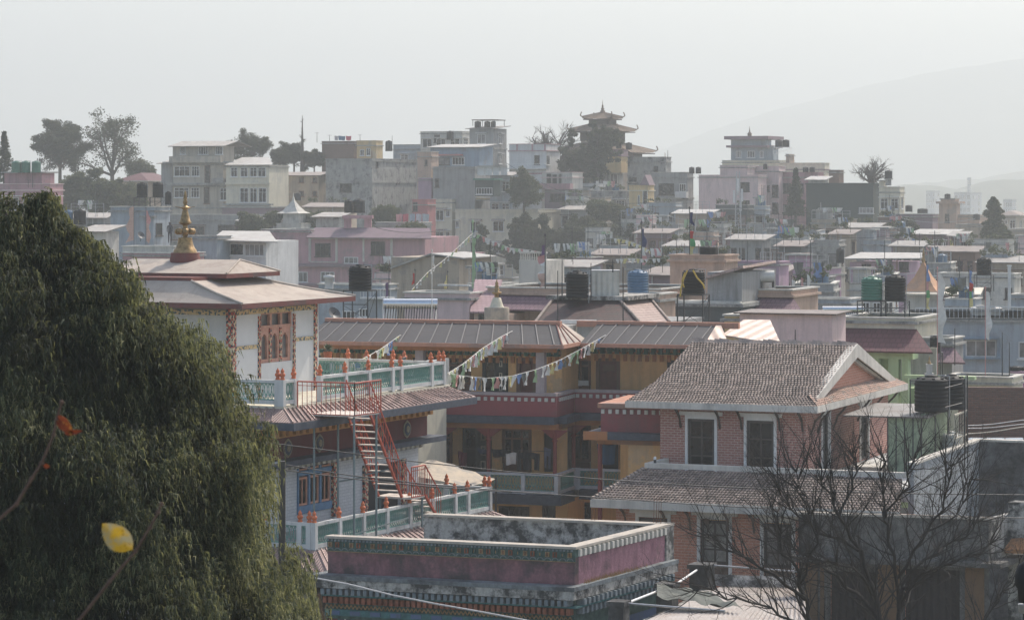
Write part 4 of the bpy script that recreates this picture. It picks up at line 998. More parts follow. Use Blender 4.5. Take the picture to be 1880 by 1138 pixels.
m = MB(); A0, B0, C0, D0 = P(1330, 1074, 90), P(1475, 1080, 88), P(1485, 1145, 76), P(1160, 1150, 76)
n = 64
vs = []
for i in range(n+1):
    t_ = i/n; o_ = .035 if i % 2 else -.035
    vs += [A0.lerp(B0, t_)+Vector((0, 0, o_)), D0.lerp(C0, t_)+Vector((0, 0, o_))]
m.mesh(vs, [(2*i, 2*i+1, 2*i+3, 2*i+2) for i in range(n)], True); m.build('roof_sheet', M['corrpale'], cr)
for Z in ((1470, 1086), (1190, 1150)):
    m = MB(); p = P(*Z, 82); m.tube(p, p+Vector((0, 0, -6)), .06, 6, raw=True); m.build('prop', M['steel'], cr)
m = MB(); m.mesh([P(1285, 1052, 89.5), P(1475, 1060, 88.5), P(1475, 1080, 88.2), P(1290, 1074, 89.2), P(1285, 1052, 90.2), P(1475, 1060, 89.2)], [(0, 1, 2, 3), (4, 5, 1, 0)], True); m.build('back_kerb', M['dconc'], cr)
tp_ = thing('tarpaulin', 'crumpled grey green tarpaulin draped behind the middle concrete post', 'tarpaulin', P(1270, 1090, 82))
m = MB(); N = 16; rt = random.Random(5); g = []
for j in range(N+1):
    for i in range(N+1):
        a = i/N; b = j/N; px = 1206+a*(100+60*b); py = 1072+b*22+a*(16+8*b); Yd = 82.6-2.2*b-a*1.0
        g.append(P(px, py, Yd)+Vector((0, 0, .12*mnoise.noise(Vector((a*7, b*5, 1)))+.06*math.sin(a*14+b*9))))
m.mesh(g, [(j*(N+1)+i, j*(N+1)+i+1, (j+1)*(N+1)+i+1, (j+1)*(N+1)+i) for j in range(N) for i in range(N)], True, True); m.build('cloth_sheet', plaster('tarp_grey', (.13, .14, .12), .3, sc=3), tp_)
# dark concrete building behind the bare tree, lower right
D = Fr(1815, 950, 84, 16, 30)
db = thing('concrete_building', 'dark mouldy concrete house with ochre pillars and curtained openings behind the bare tree', 'building', D.pt(-5, 3, -8))
dl = D.u(1466)
zd = D.z(1030, 0, 0)
M['dirty'] = mould('sooty_concrete', (.17, .16, .145), (.035, .035, .033), lo=.42, hi=.66, sc=1.4); M['och2'] = plaster('brown_ochre_pillar', (.17, .10, .055), .5)
m = MB(D); m.box(dl, 0, 0, .22, zd, -.06); m.build('parapet', M['dirty'], db)
m = MB(D); m.box(dl-.05, .06, -.06, .26, -.06, 0); m.build('coping', M['coping'], db)
m = MB(D); m.box(-.22, 0, .221, 9, zd, -.07); m.build('parapet', M['dconc'], db)
m = MB(D); m.box(dl, -.23, .3, 9, zd-.1, zd+.05); m.build('roof_floor', M['conc'], db)
m = MB(D); m.box(dl-.3, .5, -.5, -.002, zd-.14, zd); m.box(.002, .5, -.002, 9, zd-.14, zd); m.build('ledge', M['dirty'], db)
m = MB(D); m.box(0, 2.6, 1.6, 2.2, zd+.35, -.05+.35); m.box(0, 3.5, 1.6, 7, -8, zd-.2); m.build('side_block', M['dconc'], db)
m = MB(D); m.sheet([(.1, 1.0, zd+.25), (3.6, -.3, zd+.45), (3.6, 1.6, zd+.8), (.1, 1.6, zd+.5)], .12); m.build('side_ledge', plaster('rusty_orange_ledge', (.42, .20, .09), .4), db)
m = MB(D); m.wall('u', dl, 0, -9, zd-.14, .05, [(D.u(1518, .05), D.u(1608, .05), -9, zd-.45), (D.u(1655, .05), D.u(1762, .05), -9, zd-.3)], .3); m.build('wall', M['dirty'], db)
for a, b in ((1478, 1500), (1506, 1512), (1612, 1650), (1772, 1806)):
    m = MB(D); m.box(D.u(a), D.u(b), -.02, .048, -9, zd-.141); m.build('pillar', M['och2'], db)
for a, b in ((1518, 1608), (1655, 1762)):
    m = MB(D); u0_, u1_ = D.u(a), D.u(b); n = 26; vs = []
    for i in range(n+1): u = u0_+(u1_-u0_)*i/n; o_ = .07*math.sin(i*1.9); vs += [(u, .33+o_, -9), (u, .33+o_, zd-.2)]
    m.mesh(vs, [(2*i, 2*i+2, 2*i+3, 2*i+1) for i in range(n)], smooth=True); m.build('curtain', paint('dark_curtain', (.035, .028, .026), .9), db)
# ---------------------------------------------------------------- ochre monastery wing with two balconies
Y_ = Fr(1022, 722, 112, 17, 17)
M['beam'] = plaster('orange_beam', (.45, .19, .08), .3); M['seam'] = plaster('grey_sheet_roof', (.075, .072, .074), .3, (.05, .045, .04)); M['seaml'] = paint('seam_rib', (.13, .12, .115), .6); M['ridgeo'] = plaster('orange_ridge', (.50, .25, .17), .35)  # seamed sheet darkened: the shade on its slope is put into the colour
M['pill'] = plaster('grey_pink_pillar', (.42, .34, .33), .25); M['band2'] = striped('monastery_cornice', (.42, .16, .08), (.03, .14, .11), (.40, .34, .24), .14); M['railgrey'] = plaster('rail_grey_white', (.58, .58, .60), .3)
M['doorred'] = paint('maroon_door', (.14, .045, .035), .6, .3); M['doordark'] = paint('dark_green_door', (.03, .04, .035), .6, .3)
my = thing('monastery', 'ochre monastery building with maroon balconies, grey seamed roof and green lattice railing', 'monastery', Y_.pt(-5, 5, -14))
vw = 1.7; vr0, vrw = 2.5, 4.2; uLm = Y_.u(560); uR = Y_.u(1330, vrw)
zE_ = Y_.z(634, 0, -.3); 
def opening(p0, p1, y0, y1, v): u0, u1 = Y_.u(p0, v), Y_.u(p1, v); return (u0, u1, Y_.z(y1, u0, v), Y_.z(y0, u0, v))
ft = .1
up = [(583, 607, 652, 722, 'd'), (758, 771, 656, 722, 'd'), (776, 808, 656, 722, 'r'), (821, 865, 657, 722, 'w'), (885, 933, 656, 722, 'g'), (951, 982, 657, 722, 'r')]
ho = [opening(a, b, c, d, vw) for a, b, c, d, _ in up]
m = MB(Y_); m.wall('u', uLm, -.3, -1.2, zE_-.1, vw, ho, .18); m.build('wall', M['ochre'], my)
up2 = [(1027, 1085, 658, 722, 'w2'), (1097, 1136, 658, 722, 'r'), (1224, 1262, 661, 722, 'd')]
ho2 = [opening(a, b, c, d, vrw) for a, b, c, d, _ in up2]
m = MB(Y_); m.wall('u', -.3, uR, -1.2, zE_-.05, vrw, ho2, .18); m.wall('v', vw, vrw, -1.2, zE_, -.3, [], .1); m.build('wall', M['ochre'], my)
lo1 = [(777, 831, 782, 866, 'w2'), (848, 903, 785, 866, 'g'), (921, 976, 783, 866, 'w2'), (998, 1017, 780, 866, 'o')]
ho3 = [opening(a, b, c, d, vw) for a, b, c, d, _ in lo1]
m = MB(Y_); m.wall('u', uLm, -.05, -4.2, -1.3, vw, ho3, .18); m.build('wall', M['ochre'], my)
lo2 = [(1029, 1085, 776, 862, 'w2'), (1098, 1140, 780, 866, 'o')]
ho4 = [opening(a, b, c, d, vrw) for a, b, c, d, _ in lo2]
m = MB(Y_); m.wall('u', -.05, uR, -4.2, -1.3, vrw, ho4, .18); m.build('wall', M['ochre'], my)
for spec, hs_, v_ in ((up, ho, vw), (up2, ho2, vrw), (lo1, ho3, vw), (lo2, ho4, vrw)):
    for s_, h in zip(spec, hs_):
        k = s_[4]
        if k in 'dr' or k == 'o':
            m = MB(Y_); m.box(h[0], h[1], v_+.1, v_+.17, h[2], h[3]); d_ = m.build('door' if k == 'r' else 'opening', M['doorred'] if k == 'r' else M['darkopen'], my)
            if k == 'r':
                m = MB(Y_); w4 = (h[1]-h[0])
                m.box(h[0]-.06, h[0]+.08, v_-.03, v_+.1, h[2], h[3]); m.box(h[1]-.08, h[1]+.06, v_-.03, v_+.1, h[2], h[3]); m.box(h[0]+.08, h[1]-.08, v_-.03, v_+.1, h[3]-.1, h[3]+.02); m.box(h[0]+.2, h[1]-.2, v_+.08, v_+.098, h[2]+.9, h[3]-.25); m.build('frame', M['frame_b'], d_)
        elif k == 'g':
            w_ = window(my, Y_, 'f', h[0], h[1], h[2], h[3], v_, 'doordark', 'glass', 2, 1, sill=False, depth=.1, ft=.14, name='double_door')
            m = MB(Y_); n = 3; cw_ = (h[1]-h[0])/2; ch = (h[3]-h[2])/n
            for i in range(2):
                for j in range(n):
                    a, b, c, d = h[0]+cw_*i+.2, h[0]+cw_*(i+1)-.2, h[2]+ch*j+.12, h[2]+ch*(j+1)-.12
                    m.box(a, b, v_+.03, v_+.05, c, c+.035); m.box(a, b, v_+.03, v_+.05, d-.035, d); m.box(a, a+.035, v_+.03, v_+.05, c+.035, d-.035); m.box(b-.035, b, v_+.03, v_+.05, c+.035, d-.035)
            m.build('panel_trim', M['frame_c'], w_)
            m = MB(Y_); m.box(h[0]+.05, h[1]-.05, v_+.06, v_+.075, h[2], h[3]); m.build('door_leaf', M['doordark'], w_)
        else:
            n_ = 2 if k == 'w' else 3
            w_ = window(my, Y_, 'f', h[0], h[1], h[2]+.35, h[3], v_, 'frame_b', 'glass', n_, 2, sill=False, depth=.08, ft=.12)
            m = MB(Y_); m.box(h[0], h[1], v_+.05, v_+.13, h[2], h[2]+.34); m.build('window_base', M['frame_b'], w_)
m = MB(Y_); p0 = opening(1062, 1081, 698, 708, vrw); m.box(p0[0], p0[1], vrw-.04, vrw-.02, p0[2], p0[3]); tag(m.build('paper_notice', M['frame_w'], my), 'white sheet of paper on the window')
m = MB(Y_); m.box(uLm, -.31, -.3, vw-.01, zE_-.06, zE_-.02); m.box(-.29, uR-.2, vw+.4, vrw-.01, zE_-.10, zE_-.06); m.box(uLm, -.06, .22, vw-.01, -1.36, -1.31); m.box(-.03, uR-.2, vr0+.22, vrw-.01, -1.36, -1.31); m.build('bounce_ceiling', plaster('bounce_soffit', (.66, .56, .40), .15), my)  # pale ceiling added to bounce light onto the balcony walls
# pillars
for px, v_ in ((990, -.05), (768, -.05)): u = Y_.u(px, v_); m = MB(Y_); m.box(u-.17, u+.17, v_+.1, v_+.44, 0, zE_); m.build('pillar', M['pill'], my)
# painted cornice under the roof
zc_ = zE_-.12
for (a, b, v_, ) in ((uLm, -.3, vw), (-.3, uR, vrw)):
    m = MB(Y_); m.box(a, b, v_-.12, v_-.003, zc_-.42, zc_-.04); m.build('frieze', M['band2'], my)
    m = MB(Y_); n = int((b-a)/.3); dentils(m, 'u', a, b, v_-.12, zc_-.12, zc_-.04, n*2, .12, .5); m.build('dentil_molding', M['dent_w'], my)
    m = MB(Y_); dentils(m, 'u', a, b, v_-.12, zc_-.42, zc_-.16, n, .15, .5); m.build('dentil_molding', M['dent_g'], my)
    m = MB(Y_); dentils(m, 'u', a, b, v_, zc_-.72, zc_-.45, n, .07, .5); m.build('dentil_molding', M['beam'], my)
m = MB(Y_); m.box(uLm, -.02, -.02, .14, zE_-.3, zE_-.04); m.build('beam', M['beam'], my)
# seamed roofs
def seamroof(u0, u1, ve, vt, ze, zt, n, hipr=0):
    m = MB(Y_); m.sheet([(u0, ve, ze), (u1, ve, ze), (u1-hipr, vt, zt), (u0, vt, zt)], .05); m.build('roof', M['seam'], my)
    m = MB(Y_)
    for i in range(n):
        t_ = (i+.5)/n; m.tube((u0+(u1-u0)*t_, ve, ze+.02), (u0+(u1-hipr-u0)*t_, vt, zt+.02), .03, 4)
    m.build('roof_seam', M['seaml'], my)
zt1 = Y_.z(597, 0, 2.2); seamroof(uLm, .35, -.45, 2.2, zE_, zt1, 17, 1.0)
m = MB(Y_); m.sheet([(.35, -.45, zE_+.01), (.35, 3.3, zE_+.01), (-.65, 3.3, zt1+.01), (-.65, 2.2, zt1+.01)], .05)
o = m.build('roof', M['roofclay'], my)  # hip facing the sun gets a paler sheet: sunlight put into its colour
m = MB(Y_)
for i in range(4): t_ = i/3; m.tube((.35, -.45+t_*2.6, zE_+.03), (-.65, 2.2+t_*.6, zt1+.03), .03, 4)
m.build('roof_seam', M['eavered'], my)
ze2 = Y_.z(634, 4, 2.0); zt2_ = Y_.z(598, 4, 4.6); uRr = Y_.u(1292, 2.0)
seamroof(.36, uRr, 2.0, 4.6, ze2, zt2_, 9)
m = MB(Y_); m.box(uLm, .40, -.52, -.455, zE_-.12, zE_+.03); m.box(.352, .41, -.45, 2.0, zE_-.12, zE_+.03); m.box(.42, uRr, 1.92, 1.99, ze2-.12, ze2+.03); m.build('gutter', M['ridgeo'], my)
m = MB(Y_); m.box(uLm, -.5, 2.21, 2.5, zt1-.1, zt1+.14); m.box(-.49, uRr+.8, 4.61, 4.9, zt2_-.1, zt2_+.14); m.build('ridge_kerb', M['ridgeo'], my)
m = MB(Y_); m.box(uLm, uRr+.3, 4.91, 8, -14, zt2_-1.0); m.build('wall', M['beige'], my)
m = MB(Y_); m.box(uLm, -.55, 2.52, 4.9, -14, zt1-.1); m.build('roof_deck', M['conc'], my)
# sunlit side roof at the right end
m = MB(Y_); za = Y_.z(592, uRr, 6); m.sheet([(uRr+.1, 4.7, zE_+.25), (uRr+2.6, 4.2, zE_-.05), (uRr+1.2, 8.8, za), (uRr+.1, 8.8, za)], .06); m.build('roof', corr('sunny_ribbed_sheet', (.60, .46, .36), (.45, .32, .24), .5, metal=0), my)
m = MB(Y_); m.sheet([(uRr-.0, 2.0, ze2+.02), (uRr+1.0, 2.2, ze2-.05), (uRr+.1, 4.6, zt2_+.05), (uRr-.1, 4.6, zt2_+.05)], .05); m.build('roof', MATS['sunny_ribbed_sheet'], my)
# upper balcony parapet
def para(u0, u1, v, axis='u', at=None):
    out = []
    if axis == 'u': bx = lambda a, b, o, z0, z1: m.box(a, b, v-o, v+.2, z0, z1)
    for (mat, name, o, z0, z1) in ((('pill'), 'coping', .06, -.12, 0), ('maroon2', 'parapet', 0, -.92, -.122), ('cornice_d', 'ledge', .35, -1.2, -.923), ('beam', 'beam', .02, -1.42, -1.203)):
        m = MB(Y_)
        if axis == 'u': m.box(u0, u1, v-o, v+.2, z0, z1)
        else: m.box(v-.2, v+o, u0, u1, z0, z1)
        m.build(name, M[mat], my)
    m = MB(Y_); n = max(2, int((u1-u0)/.27)); dentils(m, axis, u0, u1, v, -.33, -.19, n, .06, .48); m.build('dentil_molding', M['dent_w'], my)
M['maroon2'] = plaster('balcony_maroon', (.30, .08, .085), .2)
para(uLm, 0, 0); para(0.21, vr0, 0, 'v'); uW = Y_.u(1100, -5); para(.01, Y_.u(1215, vr0), vr0)
m = MB(Y_); m.box(uLm, -.05, .21, vw, -1.3, -1.0); m.box(-.04, uR, vr0+.21, vrw, -1.3, -1.0); m.box(-.3, -.06, vw+.001, vr0, -1.3, -1.0); m.build('balcony_floor', M['conc'], my)
# posts and brackets of the lower balcony
zr_ = Y_.z(868, Y_.u(960), 0)
for px, v_ in ((815, .1), (897, .1), (1023, .1), (1053, vr0+.1)):
    u = Y_.u(px, v_) if px != 1023 else -.1
    m = MB(Y_); m.tube((u, v_, zr_-.8), (u, v_, -1.42), .085, 8); m.lathe((u, v_, -1.9), [(.09, 0), (.12, .05), (.09, .1)], 8)
    m.mesh([(u-.55, v_-.04, -1.43), (u+.55, v_-.04, -1.43), (u+.12, v_-.04, -1.75), (u-.12, v_-.04, -1.75), (u-.55, v_+.04, -1.43), (u+.55, v_+.04, -1.43), (u+.12, v_+.04, -1.75), (u-.12, v_+.04, -1.75)], [(0, 1, 2, 3), (7, 6, 5, 4), (3, 2, 6, 7), (0, 3, 7, 4), (1, 5, 6, 2)]); m.build('balcony_post', plaster('red_post', (.24, .05, .045), .15), my)
sv = M['railwhite']; M['railwhite'] = M['railgrey']
pl = [Y_.u(x) for x in (1024, 961, 898, 815, 760, 700)]
r1 = railing(my, Y_, (0, 0), (pl[-1], 0), [(u)/pl[-1] if u < -.05 else 0 for u in pl], zr_, .8, fin=False, name='balcony_railing')
r2 = railing(my, Y_, (0, .17), (0, vr0), [0, 1], zr_, .8, fin=False, name='balcony_railing')
u9 = Y_.u(1150, vr0); r3 = railing(my, Y_, (.17, vr0), (u9, vr0), [0, .5, 1], zr_, .8, fin=False, name='balcony_railing')
M['railwhite'] = sv
m = MB(Y_); m.box(uLm, .25, -.25, vw, zr_-1.2, zr_-.82); m.box(.26, uR, vr0-.25, vrw, zr_-1.2, zr_-.82); m.build('balcony_slab', M['cornice_d'], my)
# ground storey in deep shade
zg = zr_-1.2
hg = [opening(915, 972, 928, 1010, vw), opening(995, 1020, 925, 1010, vw)]
m = MB(Y_); m.wall('u', uLm, -.05, -14, zg, vw, hg, .2); m.wall('u', -.05, uR, -14, zg, vrw, [opening(1030, 1085, 920, 1010, vrw)], .2); m.wall('v', vw, vrw, -14, zg, -.05, [], .1); m.build('wall', M['ochre'], my)
for h, v_ in zip(hg+[opening(1030, 1085, 920, 1010, vrw)], (vw, vw, vrw)): window(my, Y_, 'f', h[0], h[1], h[2], h[3], v_, 'frame_d', 'glass', 3, 3, sill=False, depth=.1, ft=.1)
# projecting wing at the right, behind the brick house
W_ = Fr(1097, 740, 106.5, 17, 17)
uW1 = 8.0
m = MB(W_); m.box(0, uW1, 0, 4.5, -.17, 0); m.build('coping', M['ridgeo'], my)
m = MB(W_); m.box(.1, uW1, .1, 4.5, -1.05, -.172); m.build('parapet', M['maroon2'], my)
m = MB(W_); dentils(m, 'u', .05, 5, .1, -.38, -.22, 18, .07, .45); m.build('dentil_molding', M['dent_w'], my)
m = MB(W_); m.box(-.4, uW1, -.45, 4.5, -1.3, -1.053); m.build('ledge', M['cornice_d'], my)
m = MB(W_); m.box(-.42, .5, -.47, -.452, -1.32, -1.0); m.box(0, uW1, 0, 4.5, -1.5, -1.302); m.build('beam', M['beam'], my)
uo = W_.u(1153, .1)
m = MB(W_); m.box(uo, uW1, .1, 4.5, -13, -1.5); m.build('wall', M['ochre'], my)
m = MB(W_); m.wall('u', -.3, uo, -5, -1.5, 4.4, [(W_.u(1105, 4.4), W_.u(1136, 4.4), -4, -1.75)], .1); m.build('wall', M['ochre'], my)
u = W_.u(1101, .15); m = MB(W_); m.tube((u, .2, -13), (u, .2, -1.5), .09, 8); m.build('balcony_post', MATS['red_post'], my)
# washing on the lower balcony
def cloth(name, label, fr, px0, px1, py0, py1, v, mat, legs=False, seed=1):
    u0, u1 = fr.u(px0, v), fr.u(px1, v); z1, z0 = fr.z(py0, u0, v), fr.z(py1, u0, v)
    m = MB(fr); N, K = 8, 8; g = []
    for j in range(K+1):
        for i in range(N+1):
            a, b = i/N, j/K; sp_ = 1-.12*b
            g.append((u0+(u1-u0)*(.5+(a-.5)*sp_), v+.06*math.sin(a*9+seed)*b+.03*math.sin(a*17+seed*2), z1+(z0-z1)*b+.03*math.sin(a*5+seed)))
    fs = [(j*(N+1)+i, j*(N+1)+i+1, (j+1)*(N+1)+i+1, (j+1)*(N+1)+i) for j in range(K) for i in range(N) if not (legs and j > 2 and i in (3, 4))]
    if legs: pass
    g2 = [(p[0], p[1]+.02, p[2]) for p in g]; n0 = len(g)
    m.mesh(g+g2, fs+[tuple(n0+k for k in reversed(f)) for f in fs], smooth=True)
    c = Y_.pt(0, 0, 0)
    o = m.build(name, mat, None); me = o.data; base = fr.pt((u0+u1)/2, v, z1)
    for vtx in me.vertices: vtx.co -= base
    o.location = base
    return tag(o, label, 'laundry', 'washing hung along the monastery balcony')
cm = lambda n, c: paint('cloth_'+n, c, .95, .25, sc=3)
cloth('hanging_robe', 'maroon robe hung over the balcony line beside the dark green door', Y_, 840, 857, 829, 856, .25, cm('maroon', (.10, .015, .03)))
cloth('hanging_shirt', 'small dark shirt with blue trim on the balcony washing line, left of the black ones', Y_, 876, 900, 823, 832, .2, cm('navy', (.02, .03, .06)), seed=2)
cloth('hanging_shirt', 'black shirt at the middle of the balcony washing line', Y_, 903, 930, 824, 838, .2, cm('black', (.015, .015, .018)), seed=3)
cloth('hanging_shirt', 'cream shirt hanging on the balcony washing line', Y_, 928, 948, 831, 852, .15, cm('cream', (.55, .50, .46)), seed=4)
cloth('hanging_trousers', 'black trousers next to the cream shirt on the balcony line', Y_, 949, 968, 831, 862, .2, MATS['cloth_black'], True, 5)
cloth('hanging_trousers', 'wide black trousers at the right end of the balcony line', Y_, 966, 991, 831, 862, .2, MATS['cloth_black'], True, 6)
cloth('hanging_trousers', 'grey blue trousers hanging in the dark balcony doorway', Y_, 998, 1012, 822, 860, .9, cm('slate', (.12, .13, .19)), True, 7)
cloth('hanging_blanket', 'large dark blue cloth hung behind the maroon balcony post of the side wing', W_, 1096, 1130, 815, 851, 1.2, cm('blue', (.02, .06, .12)), False, 8)
cloth('hanging_blanket', 'maroon cloth hung above the dark blue one in the side wing', W_, 1108, 1136, 801, 816, 1.4, MATS['cloth_maroon'], False, 9)
wl = thing('washing_line', 'thin washing line strung under the monastery balcony', 'washing line', Y_.pt(-3, .2, -2.2))
m = MB(Y_); pa = (Y_.u(845), .2, Y_.z(823, Y_.u(845), .2)); pb = (Y_.u(1020), .2, Y_.z(829, -.1, .2)); m.tube(pa, pb, .012, 4); m.build('line', M['steel'], wl)
# ---------------------------------------------------------------- cloth and leaf builders
PF = dict(w=paint('flag_white', (.62, .60, .55), .9), g=paint('flag_green', (.30, .42, .24), .9), p=paint('flag_pink', (.52, .26, .24), .9), y=paint('flag_yellow', (.58, .50, .22), .9), b=paint('flag_blue', (.16, .24, .42), .9), n=paint('flag_navy', (.02, .03, .10), .9), r=paint('flag_red', (.45, .05, .04), .9), o=paint('flag_orange', (.50, .33, .26), .9), G=paint('flag_bright_green', (.10, .32, .12), .9), v=paint('flag_purple', (.14, .08, .16), .9), k=paint('flag_dull', (.14, .14, .12), .9))
FLG = {}
def flagmesh(c, w_, h_, var):
    k = (c, w_, h_, var)
    if k not in FLG:
        m = MB(); N = 4; g = []; rn = random.Random(var*7+3); a0 = rn.uniform(-.35, .35); tw = rn.uniform(.3, .9)
        for j in range(N+1):
            s = j/N
            for i in range(N+1): q = (i/N-.5)*w_*(1-s*.25); g.append((q*math.cos(tw*s*1.5)+a0*h_*s, q*math.sin(tw*s*1.5)+.04*math.sin(q*30+s*5), -h_*s))
        m.mesh(g, [(j*(N+1)+i, j*(N+1)+i+1, (j+1)*(N+1)+i+1, (j+1)*(N+1)+i) for j in range(N) for i in range(N)], True, True); FLG[k] = m.data('flag', PF[c])
    return FLG[k]
import numpy as np
def npmesh(name, V, Fq, mat, col=None, smooth=False):
    """mesh from numpy arrays: V (n,3), Fq (m,k) with k = 3 or 4"""
    me = bpy.data.meshes.new(name); n, (m_, k) = len(V), Fq.shape
    me.vertices.add(n); me.vertices.foreach_set('co', V.astype(np.float32).ravel())
    me.loops.add(m_*k); me.loops.foreach_set('vertex_index', Fq.astype(np.int32).ravel())
    me.polygons.add(m_); me.polygons.foreach_set('loop_start', np.arange(0, m_*k, k, dtype=np.int32)); me.polygons.foreach_set('loop_total', np.full(m_, k, np.int32))
    if smooth: me.polygons.foreach_set('use_smooth', np.ones(m_, bool))
    me.materials.append(mat)
    if col is not None:
        a = me.attributes.new('tint', 'FLOAT', 'POINT'); a.data.foreach_set('value', col.astype(np.float32))
    me.update(calc_edges=True); return me
def foliage(name, stops, trans=.35, tcol=(.25, .24, .08)):
    m = bpy.data.materials.new(name); m.use_nodes = True; t = m.node_tree; b = t.nodes['Principled BSDF']; b.inputs['Roughness'].default_value = .7; b.inputs['Specular IOR Level'].default_value = .25
    at = nd(t, 'ShaderNodeAttribute', attribute_name='tint'); r = nd(t, 'ShaderNodeValToRGB'); e = r.color_ramp.elements
    e[0].position, e[0].color = stops[0][0], (*stops[0][1], 1); e[1].position, e[1].color = stops[-1][0], (*stops[-1][1], 1)
    for p_, c_ in stops[1:-1]: q = e.new(p_); q.color = (*c_, 1)
    t.links.new(at.outputs['Fac'], r.inputs[0]); t.links.new(r.outputs[0], b.inputs['Base Color'])
    tr = nd(t, 'ShaderNodeBsdfTranslucent'); t.links.new(mix(t, .5, r.outputs[0], tcol), tr.inputs[0])
    mx = nd(t, 'ShaderNodeMixShader'); mx.inputs[0].default_value = trans; t.links.new(b.outputs[0], mx.inputs[1]); t.links.new(tr.outputs[0], mx.inputs[2]); t.links.new(mx.outputs[0], t.nodes['Material Output'].inputs[0]); return m
FOL = dict(dark=foliage('dark_foliage', [(0, (.012, .022, .014)), (.6, (.025, .04, .022)), (1, (.05, .065, .03))], .15), mid=foliage('bush_foliage', [(0, (.03, .045, .025)), (.6, (.06, .08, .04)), (1, (.11, .12, .06))], .2))
bark = plaster('grey_bark', (.10, .085, .07), .3, (.04, .035, .03), 3); barkd = plaster('dark_bark', (.055, .045, .038), .3, (.02, .02, .02), 4)
def grow(m, p, d, L, r, lev, rn, up=.25, wander=.35, n=6, kids=(5, 5, 4), ratio=.55, tips=None, maxlev=3, spread=.9):
    """a limb that bends, tapers and carries smaller limbs"""
    pts = [p]; d = d.normalized(); st = L/n
    for i in range(n):
        d = (d+Vector((rn.gauss(0, wander), rn.gauss(0, wander), rn.gauss(0, wander)+up))*.3).normalized(); pts.append(pts[-1]+d*st)
    sides = 5 if lev == 0 else 4 if lev == 1 else 3
    for i in range(n): m.tube(pts[i], pts[i+1], r*(1-.75*i/n), sides, r*(1-.75*(i+1)/n), raw=True, caps=False)
    if lev < maxlev:
        k = kids[min(lev, len(kids)-1)]
        for j in range(k):
            t = .25+.75*(j+rn.random())/k; i = min(n-1, int(t*n)); q = pts[i].lerp(pts[i+1], t*n-i) if t < 1 else pts[-1]
            dd = (pts[i+1]-pts[i]).normalized(); s = Vector((rn.gauss(0, 1), rn.gauss(0, 1), rn.gauss(0, .7))).normalized()
            grow(m, q, (dd+s*spread).normalized(), L*ratio*rn.uniform(.7, 1.15)*(1.15-.5*t), r*(1-.7*t)*.62, lev+1, rn, up, wander, max(3, n-1), kids, ratio, tips, maxlev, spread)
    elif tips is not None: tips.append(pts[-1])
    if tips is not None and lev >= 1: tips.append(pts[-1]); tips.append(pts[n//2])
    return pts
def leaves(tips, rn_, per, rad, size, mat, squash=.7, droop=0):
    """clusters of small leaf faces round branch tips"""
    T_ = np.array([tuple(p) for p in tips]); n = len(T_)*per; c = np.repeat(T_, per, 0)
    off = rn_.normal(size=(n, 3)); off /= np.linalg.norm(off, axis=1)[:, None]; rr = rad*rn_.random(n)**.45; off = off*rr[:, None]; off[:, 2] *= squash; c = c+off; c[:, 2] -= droop*rn_.random(n)
    a = rn_.normal(size=(n, 3)); a /= np.linalg.norm(a, axis=1)[:, None]; b = np.cross(a, rn_.normal(size=(n, 3))); b /= np.linalg.norm(b, axis=1)[:, None]
    if droop: b[:, 2] -= 1.2; b /= np.linalg.norm(b, axis=1)[:, None]
    s = size*(.6+.8*rn_.random(n))[:, None]; V = np.stack([c-a*s*.5, c+b*s, c+a*s*.5, c-b*s], 1).reshape(-1, 3); F_ = np.arange(n*4).reshape(-1, 4)
    cl = np.repeat(np.repeat(rn_.random(len(T_)), per)*.6+rn_.random(n)*.4, 4); return V, F_, cl
